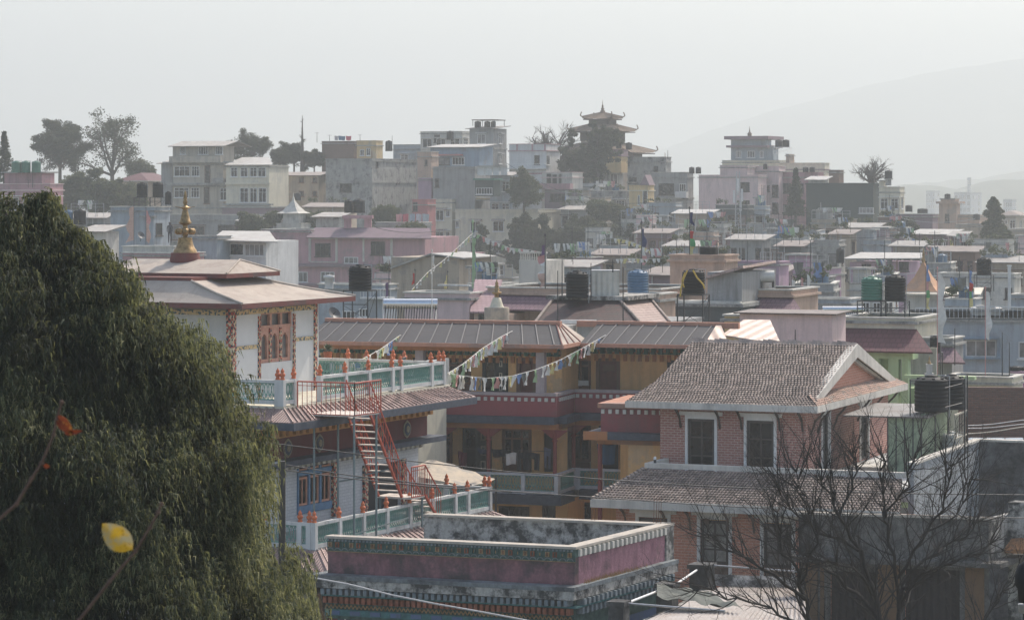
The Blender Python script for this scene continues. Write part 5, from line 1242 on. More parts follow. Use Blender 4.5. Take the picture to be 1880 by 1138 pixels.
# ---------------------------------------------------------------- the town: house builder
M['dgreen'] = plaster('dark_green_net', (.035, .06, .055), .15, (.02, .03, .03)); M['tanwall'] = plaster('tan_wall', (.40, .33, .25), .4); M['offwhite'] = plaster('offwhite_wall', (.55, .53, .47), .4)
M['rose'] = plaster('rose_wall', (.45, .16, .16), .3); M['mauve'] = plaster('mauve_band', (.24, .17, .19), .3); M['lintel'] = paint('brown_hood', (.16, .09, .07), .8)
class House:
    def __init__(s, name, label, x0, xc, yt, Y, cat='house', au=22, base=None):
        s.f = Fr(xc, yt, Y, au, au); s.Y = Y
        g = G(s.f.o.x, Y)-1.5; s.zb = g-s.f.o.z if base is None else base
        s.t = thing(name, label, cat, s.f.pt(-2, 2, s.zb))
        s.seed = int(abs(xc*7+yt*13+Y)); s.rn = random.Random(s.seed)
    def block(s, x0, x1, mat, yt=None, xc=None, dv=0, top=0, roof='flat', wr=None, coping='offwhite', par=.7, bands=0, band='conc', d=None, fl=3.0, zb=None):
        """one volume: front from photo x0 to xc, right-hand side from xc to x1"""
        f = s.f; u1 = 0 if xc is None else f.u(xc, dv); u0 = f.u(x0, dv)
        v1 = d+dv if d else max(dv+2.5, f.v(x1, u1)) if x1 else dv+6
        zt = top if yt is None else f.z(yt, u1, dv); zb = s.zb if zb is None else zb
        m = MB(f); m.box(u0, u1, dv, v1, zb, zt-(par if roof == 'flat' else 0)); m.build('wall', M[mat], s.t)
        if roof == 'flat':
            m = MB(f); t = .18
            m.box(u0, u1, dv, dv+t, zt-par+.002, zt-.08); m.box(u0, u1, v1-t, v1, zt-par+.002, zt-.08); m.box(u0, u0+t, dv+t, v1-t, zt-par+.002, zt-.08); m.box(u1-t, u1, dv+t, v1-t, zt-par+.002, zt-.08); m.build('parapet', M[wr or mat], s.t)
            m = MB(f); e = .08
            m.box(u0-e, u1+e, dv-e, dv+t+e, zt-.08, zt); m.box(u0-e, u1+e, v1-t-e, v1+e, zt-.08, zt); m.box(u0-e, u0+t+e, dv+t+e, v1-t-e, zt-.08, zt); m.box(u1-t-e, u1+e, dv+t+e, v1-t-e, zt-.08, zt); m.build('coping', M[coping], s.t)
            m = MB(f); m.box(u0-.16, u1+.16, dv-.16, v1+.12, zt-par-.12, zt-par); m.build('roof_slab', M[band], s.t)
        elif roof in ('tin', 'white', 'rust', 'red', 'purple', 'clay'):
            mt = dict(tin='roof_tin', white='roof_white', rust='roof_rust', red='roof_red', purple='roof_purple', clay='roofclay')[roof]
            m = MB(f); e = .5
            m.sheet([(u0-e, dv-e, zt), (u1+e, dv-e, zt), (u1+e, v1+e, zt+.5), (u0-e, v1+e, zt+.5)], .09); m.build('roof', M[mt], s.t)
        elif roof.startswith('hip'):
            mt = dict(r='roof_red', p='roof_purple', t='roof_tin', c='roofclay', g='roof_rust')[roof[3]]
            m = MB(f); e = .7; h = min((v1-dv), (u1-u0))*.28; ru = min((v1-dv), (u1-u0))/2
            a, b, c, d_ = u0-e, u1+e, dv-e, v1+e; A = [(a, c, zt), (b, c, zt), (b, d_, zt), (a, d_, zt)]; vm_ = (c+d_)/2
            if (u1-u0) >= (v1-dv): R1, R2_ = (a+ru+e, vm_, zt+h), (b-ru-e, vm_, zt+h); fs = [[A[0], A[1], R2_, R1], [A[1], A[2], R2_], [A[2], A[3], R1, R2_], [A[3], A[0], R1]]
            else: um = (a+b)/2; R1, R2_ = (um, c+ru+e, zt+h), (um, d_-ru-e, zt+h); fs = [[A[0], A[1], R1], [A[1], A[2], R2_, R1], [A[2], A[3], R2_], [A[3], A[0], R1, R2_]]
            for q_ in fs: m.face(q_)
            m.face(A[::-1]); m.build('roof', M[mt], s.t)
            m = MB(f); m.box(a, b, c, d_, zt-.12, zt-.005); m.build('eave', M['offwhite'], s.t)
        for i in range(bands):
            z = zt-par-(i+1)*fl if roof == 'flat' else zt-(i+1)*fl
            m = MB(f); m.box(u0-.1, u1+.12, dv-.12, v1+.1, z-.1, z+.1); m.build('floor_band', M[band], s.t)
        s.b = (u0, u1, dv, v1, zt-(par if roof == 'flat' else 0)); s.fl = fl
        return s
    def auto(s, nf, nr, storeys, st='w', w=1.3, h=1.4, hood=True, pane='glass', off=.85, nx=2):
        u0, u1, v0, v1, zt = s.b; rn = s.rn
        for k in range(storeys):
            z1 = zt-off-k*s.fl; z0 = z1-h
            for face, n, a, b, at in (('f', nf, u0, u1, v0), ('r', nr, v0, v1, u1)):
                for i in range(n):
                    c = a+(b-a)*(i+.5)/n; ww = min(w, (b-a)/n*.7)
                    if rn.random() < .1: continue
                    pn = pane if rn.random() < .7 else ('curtain' if pane == 'glass' else 'glass')
                    window(s.t, s.f, face, c-ww/2, c+ww/2, z0, z1, at, st, pn, nx, 2 if rn.random() < .4 else 1, hood=hood)
        return s
    def win(s, lst, st='w', face='f', dv=0, u=0, hood=False, pane='glass', nx=2, nz=1, name='window'):
        for (a, b, c, d) in lst:
            if face == 'f':
                ua, ub = s.f.u(a, dv), s.f.u(b, dv); window(s.t, s.f, 'f', ua, ub, s.f.z(d, ua, dv), s.f.z(c, ua, dv), dv, st, pane, nx, nz, hood=hood, name=name)
            else:
                va, vb = s.f.v(a, u), s.f.v(b, u); window(s.t, s.f, 'r', va, vb, s.f.z(d, u, va), s.f.z(c, u, va), u, st, pane, nx, nz, hood=hood, name=name)
        return s
    def band(s, x0, x1, y0, y1, mat, dv=0, out=.3, name='floor_band', d=.3):
        m = MB(s.f); m.box(s.f.u(x0, dv), s.f.u(x1, dv), dv-out, dv+d, s.f.z(y1, 0, dv), s.f.z(y0, 0, dv)); m.build(name, M[mat], s.t); return s
    def balcony(s, x0, x1, y0, y1, mat='offwhite', dv=0, out=1.1, rail=None):
        m = MB(s.f); a, b = s.f.u(x0, dv), s.f.u(x1, dv); z0, z1 = s.f.z(y1, 0, dv), s.f.z(y0, 0, dv)
        m.box(a, b, dv-out, dv-.003, z0-.12, z0); 
        if rail:
            n = max(3, int((b-a)/.25))
            for i in range(n+1): x = a+(b-a)*i/n; m.tube((x, dv-out+.04, z0), (x, dv-out+.04, z1), .02, 4)
            m.tube((a, dv-out+.04, z1), (b, dv-out+.04, z1), .035, 4); m.tube((b, dv-out+.04, z1), (b, dv, z1), .035, 4)
        else: m.box(a, b, dv-out, dv-out+.1, z0, z1); m.box(b-.1, b, dv-out+.101, dv-.003, z0, z1); m.box(a, a+.1, dv-out+.101, dv-.003, z0, z1)
        m.build('balcony', M[rail or mat], s.t); return s
    def hut(s, x0, x1, yt, mat, dv=2.0, roof='flat', xc=None):
        """stair head or set-back storey standing on the roof"""
        f = s.f; xc = xc if xc else x1-(x1-x0)*.25; u0, u1 = f.u(x0, dv), f.u(xc, dv); v1 = max(dv+1.5, f.v(x1, u1)); zt = f.z(yt, u1, dv); z0 = s.b[4]-.1
        m = MB(f); m.box(u0, u1, dv, v1, z0, zt); m.build('wall', M[mat], s.t)
        m = MB(f)
        if roof == 'flat': m.box(u0-.3, u1+.3, dv-.3, v1+.3, zt+.002, zt+.16); m.build('roof_slab', M['conc'], s.t)
        else: m.sheet([(u0-.5, dv-.6, zt+.05), (u1+.5, dv-.6, zt+.05), (u1+.5, v1+.5, zt+.6), (u0-.5, v1+.5, zt+.6)], .07); m.build('roof', M[dict(tin='roof_tin', white='roof_white', red='roof_red', purple='roof_purple', rust='roof_rust')[roof]], s.t)
        return s
    def rods(s, n=6, h=.9):
        u0, u1, v0, v1, zt = s.b; rn = s.rn; m = MB(s.f)
        for i in range(n):
            u = rn.choice((u0+.15, u1-.15)); v = rn.choice((v0+.15, v1-.15)); du, dv_ = rn.uniform(-.12, .12), rn.uniform(-.12, .12)
            m.tube((u+du, v+dv_, zt), (u+du*1.4, v+dv_, zt+.7+h*rn.uniform(.5, 1)), .022, 4, caps=False)
        tag(m.build('rebar', M['rust'], s.t), kind='stuff'); return s
    def clutter(s, k=0):
        """everyday roof and wall bits: drain pipe, washing on a line, pot plants, parapet posts, a small dish"""
        u0, u1, v0, v1, zt = s.b; rn = s.rn; f = s.f; o = worldloc(s.t)
        m = MB(f); x = u0+(u1-u0)*rn.uniform(.1, .9); m.tube((x, v0-.08, zt-.1), (x, v0-.08, zt-6), .05, 5); m.build('drain_pipe', M['galv'], s.t)
        if k % 2 == 0:
            a, b = u0+.3, u0+(u1-u0)*rn.uniform(.5, .95); z = zt+1.9
            m = MB(f)
            for x in (a, b): m.tube((x, v0+.6, zt), (x, v0+.6, z), .03, 4)
            m.tube((a, v0+.6, z-.05), (b, v0+.6, z-.1), .012, 3); m.build('line_frame', M['steel'], s.t)
            for i in range(rn.randint(3, 7)):
                x = a+(b-a)*rn.random(); c = tl(flagmesh(rn.choice('wpkwkgbkw'), .55, .9, rn.randrange(4)), 'hanging_cloth', s.t, f.pt(x, v0+.6, z-.07)-o, R(-f.au)); c.scale = (rn.uniform(.6, 1.3), 1, rn.uniform(.5, 1.1))
        if k % 3 != 1:
            nr_ = np.random.default_rng(s.seed); tips = [f.pt(u0+(u1-u0)*rn.random(), v0+.25, zt+.75+rn.uniform(0, .4))-o for _ in range(7)]
            V, F_, cl = leaves(tips, nr_, 26, .38, .13, None); tl(npmesh('pot_plant_foliage', V, F_, FOL['mid'], cl), 'pot_plant_foliage', s.t)
        if k % 3 == 1:
            m = MB(f); n = max(4, int((u1-u0)/.9))
            for i in range(n+1): x = u0+(u1-u0)*i/n; m.tube((x, v0+.1, zt), (x, v0+.1, zt+1.5), .03, 4)
            for z in (1.1, 1.48): m.tube((u0, v0+.1, zt+z), (u1, v0+.1, zt+z), .022, 4)
            m.build('pipe_railing', M['galv'], s.t)
        if k % 4 == 2:
            m = MB(f); x = u0+(u1-u0)*.3; m.tube((x, v1-.5, zt), (x, v1-.5, zt+3.2), .035, 4); m.tube((x-.5, v1-.5, zt+3.0), (x+.5, v1-.5, zt+3.0), .018, 4); m.tube((x-.35, v1-.5, zt+2.7), (x+.35, v1-.5, zt+2.7), .018, 4); m.build('aerial', M['steel'], s.t)
        return s
    def top(s, px, v=1.5):
        """a point on the roof under photo x"""
        return s.f.pt(s.f.u(px, v), v, s.b[4])
def H(name, label, x0, xc, x1, yt, Y, mat, **k):
    ko = {a: k.pop(a) for a in ('cat', 'au', 'base') if a in k}
    h = House(name, label, x0, xc, yt, Y, **ko); h.block(x0, x1, mat, **k); return h
TK = dict(black='blacktank', green='greentank', blue='bluetank', white='whitetank')
def tanks(Y, lst):
    """(x0, x1, y0, y1, colour, label[, stand bottom y]): measured tank and, if raised, its stand"""
    for t in lst:
        x0, x1, y0, y1, c, lab = t[:6]; p = P((x0+x1)/2, y1, Y); r = (x1-x0)/2*Y/F; h = (y1-y0)/F*Y
        tank(p, TK[c], r, h, lab, pipes=(c != 'white'))
        if len(t) > 6:
            sh_ = (t[6]-y1)/F*Y
            tank_stand(p-Vector((0, 0, sh_+.0)), r*2.3, r*2.0, sh_, 'steel stand under the '+' '.join(lab.split()[:12]), R(-20))
def rod(px, y0, y1, Y, r=.025, mat='steel', label='', name='antenna_mast', arms=0):
    p = P(px, y1, Y); h = (y1-y0)/F*Y; t = thing(name, label, 'mast', p)
    m = MB(); m.tube((0, 0, 0), (0, 0, h), r, 5, r*.6); tl(m.data('mast', M[mat]), 'mast', t)
    if arms:
        m = MB()
        for i in range(arms): m.tube((-.35+.05*i, 0, h*.97-.12*i), (.35-.05*i, 0, h*.97-.12*i), .012, 4)
        tl(m.data('aerial', M[mat]), 'aerial', t)
    return t
# ---------------------------------------------------------------- the ridge, left to right
h = H('house', 'pink flat roofed house at the far left edge behind the cypress top', -40, 92, 116, 337, 320, 'pink', bands=2, band='palepink', coping='palepink').auto(5, 1, 2)
h.hut(8, 100, 318, 'pink', 1.5)
tanks(322, [(21, 39, 296, 317, 'green', 'green tank on the far left pink house, leftmost of three'), (39, 56, 296, 317, 'green', 'green tank on the far left pink house, middle of three'), (58, 75, 296, 317, 'green', 'green tank on the far left pink house, rightmost of three')])
rod(52, 330, 345, 318, .03, 'steel', 'short crooked mast on the far left pink house', arms=1)
h = H('house', 'small white house half hidden behind the cypress with a pitched canopy', 150, 190, 198, 425, 235, 'offwhite', roof='tin')
tanks(240, [(118, 134, 386, 412, 'blue', 'grey blue tank behind the cypress top, left one of the pair'), (135, 158, 385, 412, 'black', 'black tank behind the cypress top, right one of the pair')])
H('house', 'house with striped tile roof among the trees left of the ridge house', 222, 268, 282, 332, 410, 'tanwall', roof='hipr', d=8)
# the large grey three storey house
h = House('ridge_house', 'large weathered grey beige house with gabled top storey and right wing on the ridge', 317, 410, 298, 400)
h.block(317, 432, 'beige', bands=2, fl=3.05, par=.25); zt_ = h.b
h.win([(320, 349, 305, 324), (352, 366, 305, 324), (320, 347, 345, 363), (351, 366, 345, 363)], nx=3, nz=2).win([(376, 386, 304, 337), (374, 385, 343, 374)], 'b', nx=1).win([(421, 430, 306, 324)], face='r', u=0)
h.block(317, 430, 'beige', yt=268, dv=.6, xc=404, roof='none', zb=0); h.win([(331, 341, 270, 284), (365, 382, 270, 284), (396, 409, 270, 284)], nx=4, dv=.6, hood=False)
f_ = h.f; a_, b_ = f_.u(308, -.6), f_.u(412, -.6); za_ = f_.z(268, 0, -.6); m = MB(f_)
m.sheet([(a_, -.6, za_), (b_, -.6, za_), (b_, 3.6, za_+.75), (a_, 3.6, za_+.75)], .1); m.sheet([(a_, 7.8, za_), (b_, 7.8, za_), (b_, 3.62, za_+.75), (a_, 3.62, za_+.75)], .1); m.build('roof', M['roof_tin'], h.t)
h.balcony(316, 410, 287, 297, 'beige', 0, .9).band(300, 430, 297, 300, 'conc').band(305, 418, 336, 340, 'conc', out=.8)
h.block(415, 508, 'cream', yt=303, xc=494, dv=-1.5, par=.2, d=6); h.win([(424, 436, 308, 325), (442, 455, 308, 325), (459, 472, 308, 325), (474, 488, 308, 325), (441, 456, 345, 372), (459, 472, 345, 372), (475, 489, 345, 372)], dv=-1.5, nx=2, nz=2).win([(404, 423, 345, 368)], nx=3, nz=2)
h.band(415, 497, 335, 339, 'cream', dv=-1.5).band(410, 500, 374, 377, 'conc', dv=-1.5); h.balcony(397, 418, 327, 335, 'conc', 0, 1.2)
m = MB(f_); a_, b_ = f_.u(412, -1.9), f_.u(500, -1.9); zr0 = f_.z(303, 0, -1.5); m.sheet([(a_, -1.9, zr0), (b_, -1.9, zr0), (b_-3.0, 3, zr0+1.1), (a_+.2, 3, zr0+1.1)], .08); m.build('roof', M['roof_white'], h.t)
h.block(296, 317, 'grey', yt=300, xc=316, dv=1.0, roof='tin', d=3)
h.block(408, 512, 'mauve', yt=379, xc=497, dv=-2.2, par=.1, d=6)
h = H('house', 'low grey terrace house with ruined parapet below the ridge house', 300, 508, 520, 394, 370, 'grey', bands=1).auto(5, 1, 1, 'b', w=2.2, h=1.8)
h.win([(400, 442, 412, 424)], 'd', nx=3)
h = House('shrine', 'small white shrine with a curved pyramid roof right of the grey terrace house', 518, 545, 392, 350, cat='shrine'); h.block(520, 556, 'offwhite', roof='none', xc=548, d=2.2)
m = MB(); c_ = h.f.pt(-1.0, 1.1, 0); m.lathe(c_, [(2.2, 0), (1.5, .25), (.8, .85), (.25, 1.5), (.06, 2.1), (.01, 2.6)], 4, True, False, True); m.build('roof', M['offwhite'], h.t)
h.block(508, 560, 'offwhite', yt=410, xc=552, dv=-1.5, d=4)
h = H('house', 'old brown brick house with four small windows right of the ridge house', 508, 585, 600, 322, 405, 'tanwall', roof='rust', bands=0).win([(524, 530, 325, 335), (549, 558, 326, 336), (574, 582, 326, 336), (549, 558, 351, 361), (574, 582, 351, 361)], 'b', nx=1)
H('house', 'dark brown brick block on the ridge with washing on its roof', 591, 650, 657, 259, 432, 'brown', coping='conc', par=.3)
h = H('house', 'small pale yellow house joined to the dark brick block on the ridge', 655, 690, 696, 258, 430, 'yellow', coping='yellow', bands=0).win([(661, 669, 275, 286), (673, 680, 273, 286)], 'w')
for i, (x0, x1, c, cn) in enumerate(((614, 621, (.5, .45, .45), 'pale'), (621, 634, (.08, .16, .26), 'blue'), (635, 645, (.55, .08, .12), 'pink red'))):
    cloth('hanging_cloth', cn+' cloth drying on the roof of the dark brick block', Fr(630, 250, 431, 5), x0, x1, 250, 258, 0, cm(cn.replace(' ', '_')+'_far', c), seed=i)
h = H('house', 'huge blank mouldy concrete wall building in the middle of the ridge', 598, 683, 765, 291, 400, 'conc', coping='conc', par=.3, bands=1).win([(624, 646, 337, 353)], 'd', nx=1).rods(8)
h.win([(690, 694, 297, 308)], 'd', face='r', nx=1)
H('house', 'pale grey concrete house behind the blank wall building', 722, 805, 822, 265, 445, 'greyblue', coping='conc').auto(2, 1, 1)
h = H('house', 'whitish flat roofed house with overhanging slab near the ridge tower', 772, 848, 862, 241, 442, 'offwhite', par=.3).auto(3, 1, 2, w=1.6)
h.win([(797, 808, 248, 262)], 'd')
tanks(436, [(820, 833, 241, 257, 'black', 'black tank pair in front of the whitish house on the ridge')])
h = H('house', 'tall grey concrete stair tower with a flat canopy on posts, highest on the ridge', 862, 906, 930, 236, 430, 'grey', roof='tin', bands=1).auto(1, 1, 2)
ct = thing('roof_canopy', 'thin flat canopy on posts over water tanks on the ridge tower', 'canopy', h.f.pt(-3, 2, .5)); ff = h.f
m = MB(ff); zz0 = ff.z(221, 0, 1); m.box(ff.u(868, 1), ff.u(912, 1), .5, 4.5, zz0, zz0+.12); m.build('roof', M['roof_rust'], ct)
for u_, v_ in ((ff.u(870, 1), .6), (ff.u(910, 1), .6), (ff.u(870, 1), 4.4), (ff.u(910, 1), 4.4)): m = MB(ff); m.tube((u_, v_, .4), (u_, v_, zz0), .05, 5); m.build('post', M['steel'], ct)
tanks(433, [(871, 883, 223, 235, 'black', 'tank under the ridge canopy, leftmost of three'), (889, 900, 223, 235, 'black', 'tank under the ridge canopy, middle of three'), (901, 910, 223, 235, 'black', 'tank under the ridge canopy, rightmost of three')])
h = H('house', 'narrow pinkish house with small window left of the blue grey house', 766, 792, 802, 278, 402, 'peach').win([(780, 785, 294, 304)], 'd', nx=1)
h.block(768, 798, 'lilac', yt=326, xc=792, dv=-.5, par=.3, d=5)
h = H('house', 'blue grey house with red edged roof below the ridge tower', 790, 880, 905, 270, 410, 'blue', roof='white', bands=1, fl=3.2)
h.win([(830, 853, 289, 303)], nx=4).win([(795, 826, 290, 303)], 'd', pane='curtain', nx=3); h.band(784, 850, 283, 286, 'rose', out=.8)
H('house', 'plain grey concrete storey below the blue grey house', 795, 872, 905, 306, 398, 'grey', coping='conc', par=.2).win([(799, 806, 328, 344)], 'd', nx=1)
bb_ = thing('billboard', 'white four panel roof screen right of the blue grey house', 'sign', P(904, 322, 394))
for i in range(4): x_ = (-28+14*i+.5)/F*394; m = MB(); m.box(x_, x_+13/F*394, -.1, 0, 0, 1.15); tl(m.data('panel', M['white']), 'panel', bb_)
m = MB(); m.box(-2.1, 2.1, -.5, .6, 1.2, 1.3); tl(m.data('roof', M['roof_white']), 'roof', bb_)
h = H('house', 'green glazed rooftop room above the cream apartment block', 872, 906, 914, 331, 392, 'dgreen', roof='none', base=-2.2).win([(874, 904, 345, 357)], nx=6)
m = MB(h.f); m.box(h.b[0]-.2, .2, -.2, h.b[3]+.2, .002, .25); m.build('roof', paint('green_fascia', (.03, .16, .10), .6), h.t)
H('house', 'grey two storey house right of the white roof screen', 900, 938, 950, 322, 396, 'greyblue', roof='tin').auto(2, 1, 2)
H('house', 'coral pink painted house left of the cream apartment block', 757, 785, 800, 366, 385, 'rose', coping='rose').win([(758, 767, 372, 388)], 'd')
# cream apartment block
h = House('apartment_block', 'cream apartment block with brown window hoods in the middle distance', 792, 830, 365, 398, cat='building')
h.block(792, 846, 'cream', bands=0, par=.5); h.win([(800, 817, 386, 405), (800, 817, 425, 444), (800, 817, 464, 482)], hood=True).win([(823, 831, 386, 398), (823, 831, 425, 437), (823, 831, 464, 476)], nx=1) if False else h.win([(800, 815, 386, 405), (800, 815, 425, 444), (800, 815, 464, 482), (819, 826, 386, 398), (819, 826, 425, 437), (819, 826, 464, 476)], hood=True)
h.block(836, 1003, 'cream', yt=384, xc=988, dv=-.8, par=.35, d=9, band='cream'); h.win([(864, 882, 406, 425), (905, 925, 406, 425), (946, 962, 406, 425), (864, 882, 446, 465), (905, 925, 446, 465), (946, 962, 446, 465), (864, 882, 486, 505), (905, 925, 486, 505), (836.5, 843, 406, 418), (836.5, 843, 446, 458)], hood=True, dv=-.8)
h.block(836, 958, 'yellow', yt=363, xc=945, dv=1.5, par=.3, zb=0); h.win([(904, 922, 366, 381)], dv=1.5, nx=4)
for (x, y) in ((862, 402), (904, 402), (862, 442), (904, 442), (862, 482), (904, 482), (798, 382), (798, 421), (798, 460)): h.band(x, x+23, y, y+3, 'lintel', dv=-.8 if x > 830 else 0, out=.4, name='window_hood')
# white and pink houses on the ridge
h = H('house', 'white house with pink slabs and long balcony left of the pagoda temple', 935, 1003, 1028, 264, 412, 'white', coping='pink', band='pink', bands=1, fl=3.3, par=.95)
h.win([(981, 991, 285, 302)], 'd', nx=1).win([(1002.5, 1009, 285, 303)], 'w', face='r'); h.balcony(933, 1003, 301, 309, 'pink', 0, 1.1, rail='frame_w')
for x in (948, 976, 999): h.band(x, x+3, 264, 277, 'pink', out=.06, name='pier')
h.block(945, 1060, 'greyblue', yt=310, xc=1000, dv=.8, par=.1)
h = H('house', 'white house with dark tall windows and pink balcony below the pagoda', 995, 1050, 1070, 316, 402, 'offwhite', coping='palepink', band='palepink', bands=1, fl=3.2)
h.win([(1004, 1012, 320, 343), (1014, 1023, 320, 343), (1026, 1031, 320, 337)], 'd', nx=1).balcony(993, 1052, 337, 346, 'pink', 0, 1.2)
h.block(1000, 1078, 'mauve', yt=347, xc=1062, dv=-.6, par=.3, d=6); h.win([(1010, 1038, 356, 370)], 'd', nx=4, dv=-.6); h.band(1039, 1043, 350, 384, 'offwhite', dv=-.8, name='pillar')
# pagoda temple
pg = Fr(1128, 216, 430, 24, 24); pt_ = thing('pagoda_temple', 'three tiered pagoda temple with golden upturned roofs on the ridge skyline', 'temple', pg.pt(-2, 2, -10))
cu, cv = -3.2, 3.2
M['goldroof'] = plaster('golden_sheet_roof', (.21, .155, .11), .35, (.10, .08, .07)); M['dtimber'] = paint('dark_temple_timber', (.07, .05, .04), .8)
def pagroof(cz, half, top, rise):
    m = MB(pg); A = [(cu-half, cv-half, cz), (cu+half, cv-half, cz), (cu+half, cv+half, cz), (cu-half, cv+half, cz)]; B_ = [(cu-top, cv-top, cz+rise), (cu+top, cv-top, cz+rise), (cu+top, cv+top, cz+rise), (cu-top, cv+top, cz+rise)]
    for k in range(4):
        a, b, c, d = A[k], A[(k+1) % 4], B_[(k+1) % 4], B_[k]; N = 8
        for i in range(N):
            l = lambda p, q, t: tuple(p[j]+(q[j]-p[j])*t for j in range(3))
            t0, t1 = i/N, (i+1)/N; up = lambda t: .35*(abs(t-.5)*2)**6
            p0 = l(a, b, t0); p1 = l(a, b, t1); m.face([(p0[0], p0[1], p0[2]+up(t0)), (p1[0], p1[1], p1[2]+up(t1)), l(d, c, t1), l(d, c, t0)]); m.tube((p0[0], p0[1], p0[2]+up(t0)+.03), l(d, c, t0), .05, 4)
    m.build('roof', M['goldroof'], pt_)
    m = MB(pg); m.box(cu-half+.2, cu+half-.2, cv-half+.2, cv+half-.2, cz-.15, cz-.02); m.build('eave', M['dtimber'], pt_)
    for (a, b) in ((-1, -1), (1, -1), (1, 1), (-1, 1)):
        m = MB(pg); x, y = cu+a*half, cv+b*half; m.path([(x-a*.2, y-b*.2, cz+.25), (x+a*.12, y+b*.12, cz+.5), (x+a*.05, y+b*.05, cz+.8), (x-a*.05, y-b*.05, cz+1.05)], .09, 5); m.build('roof_horn', M['goldroof'], pt_)
def pagbox(z0, z1, half, mat='dtimber'): m = MB(pg); m.box(cu-half, cu+half, cv-half, cv+half, z0, z1); m.build('wall', M[mat], pt_)
zA = pg.z(219, cu, cv); zB_ = pg.z(242, cu, cv); zC = pg.z(281, cu, cv)
pagroof(zA, 2.45, .35, 1.0); pagbox(zA-1.2, zA-.15, 1.6); pagroof(zB_, 4.0, 1.5, 1.15); pagbox(zB_-1.4, zB_-.15, 2.6); pagbox(zB_-3.2, zB_-1.4, 2.5, 'tanwall'); pagroof(zC, 6.3, 2.6, 1.5); pagbox(zC-2.2, zC-.15, 4.6); pagbox(zC-14, zC-2.2, 5, 'tanwall')
m = MB(); m.lathe(pg.pt(cu, cv, zA+1.0), [(.35, 0), (.4, .2), (.2, .35), (.28, .55), (.12, .75), (.16, .95), (.05, 1.2), (.02, 1.9)], 10, True); m.build('pinnacle', M['goldroof'], pt_)
h = H('house', 'pale yellow house with dark terrace parapet in front of the pagoda temple', 1100, 1140, 1153, 274, 418, 'yellow', coping='mauve', wr='mauve', par=.95, band='mauve', zb=-3.4)
h.win([(1105, 1112, 293, 306)], 'd', nx=1); h.block(1098, 1142, 'grey', yt=318, xc=1134, dv=1.0, par=.1, zb=h.zb); h.win([(1120, 1134, 319, 339)], 'w', dv=1.0, pane='curtain', nx=2)
tanks(416, [(1131, 1141, 263, 273, 'black', 'dark tank on the terrace in front of the pagoda, left one'), (1149, 1160, 262, 275, 'black', 'dark tank on the terrace in front of the pagoda, right one')])
h = H('house', 'grey rough concrete house with one dark window right of the pagoda temple', 1152, 1222, 1232, 288, 415, 'conc', coping='conc', bands=1).win([(1200, 1209, 305, 323), (1155, 1169, 326, 337)], 'd', nx=1).rods(6, .8)
rod(1226, 276, 292, 414, .05, 'steel', 'curved pipe mast on the concrete house beside the pagoda')
h = H('house', 'narrow yellow house with pointed gable window in the middle of the far slope', 1155, 1190, 1197, 340, 395, 'yellow', coping='yellow', band='cream', bands=1).win([(1171, 1175, 358, 376), (1180, 1189, 350, 378)], 'w', nx=1).balcony(1167, 1191, 379, 388, 'cream')
m = MB(h.f); m.mesh([(h.f.u(1176), -.4, 0), (h.f.u(1194), -.4, 0), (h.f.u(1186), -.4, 1.4), (h.f.u(1176), 2, 0), (h.f.u(1194), 2, 0), (h.f.u(1186), 2, 1.4)], [(0, 1, 2), (0, 2, 5, 3), (1, 4, 5, 2)]); m.build('gable', M['mauve'], h.t)
h = H('house', 'grey house with white balcony frames below the twin rooftop tanks', 1197, 1262, 1273, 316, 405, 'grey', bands=1).win([(1209, 1238, 337, 358)], 'd', nx=3).win([(1247, 1260, 338, 352)], 'w', nx=3).balcony(1244, 1264, 352, 362, 'white')
tanks(404, [(1265, 1275, 307, 319, 'black', 'square dark tank on the grey slope house, left one of two'), (1277, 1287, 307, 319, 'black', 'square dark tank on the grey slope house, right one of two')])
h = H('house', 'plain pale pink tall house right of the middle of the ridge', 1283, 1392, 1408, 321, 398, 'palepink', coping='palepink', par=.3)
h.block(1322, 1392, 'palepink', yt=303, xc=1372, dv=1.0, par=.3); h.win([(1360, 1376, 335, 352), (1360, 1376, 368, 384)], 'd')
h = H('house', 'pale pink house with dark window column left of the tall conifer', 1380, 1430, 1442, 305, 402, 'palepink', coping='palepink').win([(1418, 1429, 339, 362), (1418, 1429, 372, 392)], 'd').win([(1407, 1413, 340, 352)], 'd', nx=1)
h = H('monastery_tower', 'dark grey monastery block with stepped roofs and a small pinnacle on the ridge', 1342, 1407, 1416, 254, 425, 'greyblue', cat='building', roof='none', bands=0)
h.band(1333, 1414, 250, 256, 'mauve', out=1.0, name='roof', d=7).band(1336, 1412, 267, 271, 'mauve', out=.8, name='roof', d=7); h.win([(1351, 1361, 277, 290), (1372, 1386, 277, 290), (1395, 1402, 277, 290)], 'w', pane='curtain', nx=3)
h.block(1326, 1440, 'cream', yt=294, xc=1430, dv=-1.2, par=.3, d=8); h.win([(1366, 1371, 307, 318), (1376, 1381, 307, 318)], 'w', dv=-1.2)
m = MB(); m.lathe(h.f.pt(-3.2, 2, .2), [(.5, 0), (.3, .2), (.35, .5), (.1, .8), (.02, 1.6)], 8, True); m.build('pinnacle', M['goldroof'], h.t)
h.block(1405, 1424, 'greyblue', yt=268, xc=1420, dv=.3, par=.3, zb=-5)
ts = tank_stand(P(1436, 283, 415), 2.2, 1.8, 1.0, 'white railed stand under the wide square tank on the ridge', R(-20), 'frame_w'); tanks(415, [(1423, 1436, 257, 270, 'black', 'wide dark tank on the white stand on the ridge, left half'), (1436, 1449, 257, 270, 'black', 'wide dark tank on the white stand on the ridge, right half')])
h = H('house', 'cream house with long roof slab behind the tall conifer', 1418, 1514, 1522, 299, 410, 'cream', coping='cream', band='mauve', par=.9).auto(5, 0, 2)
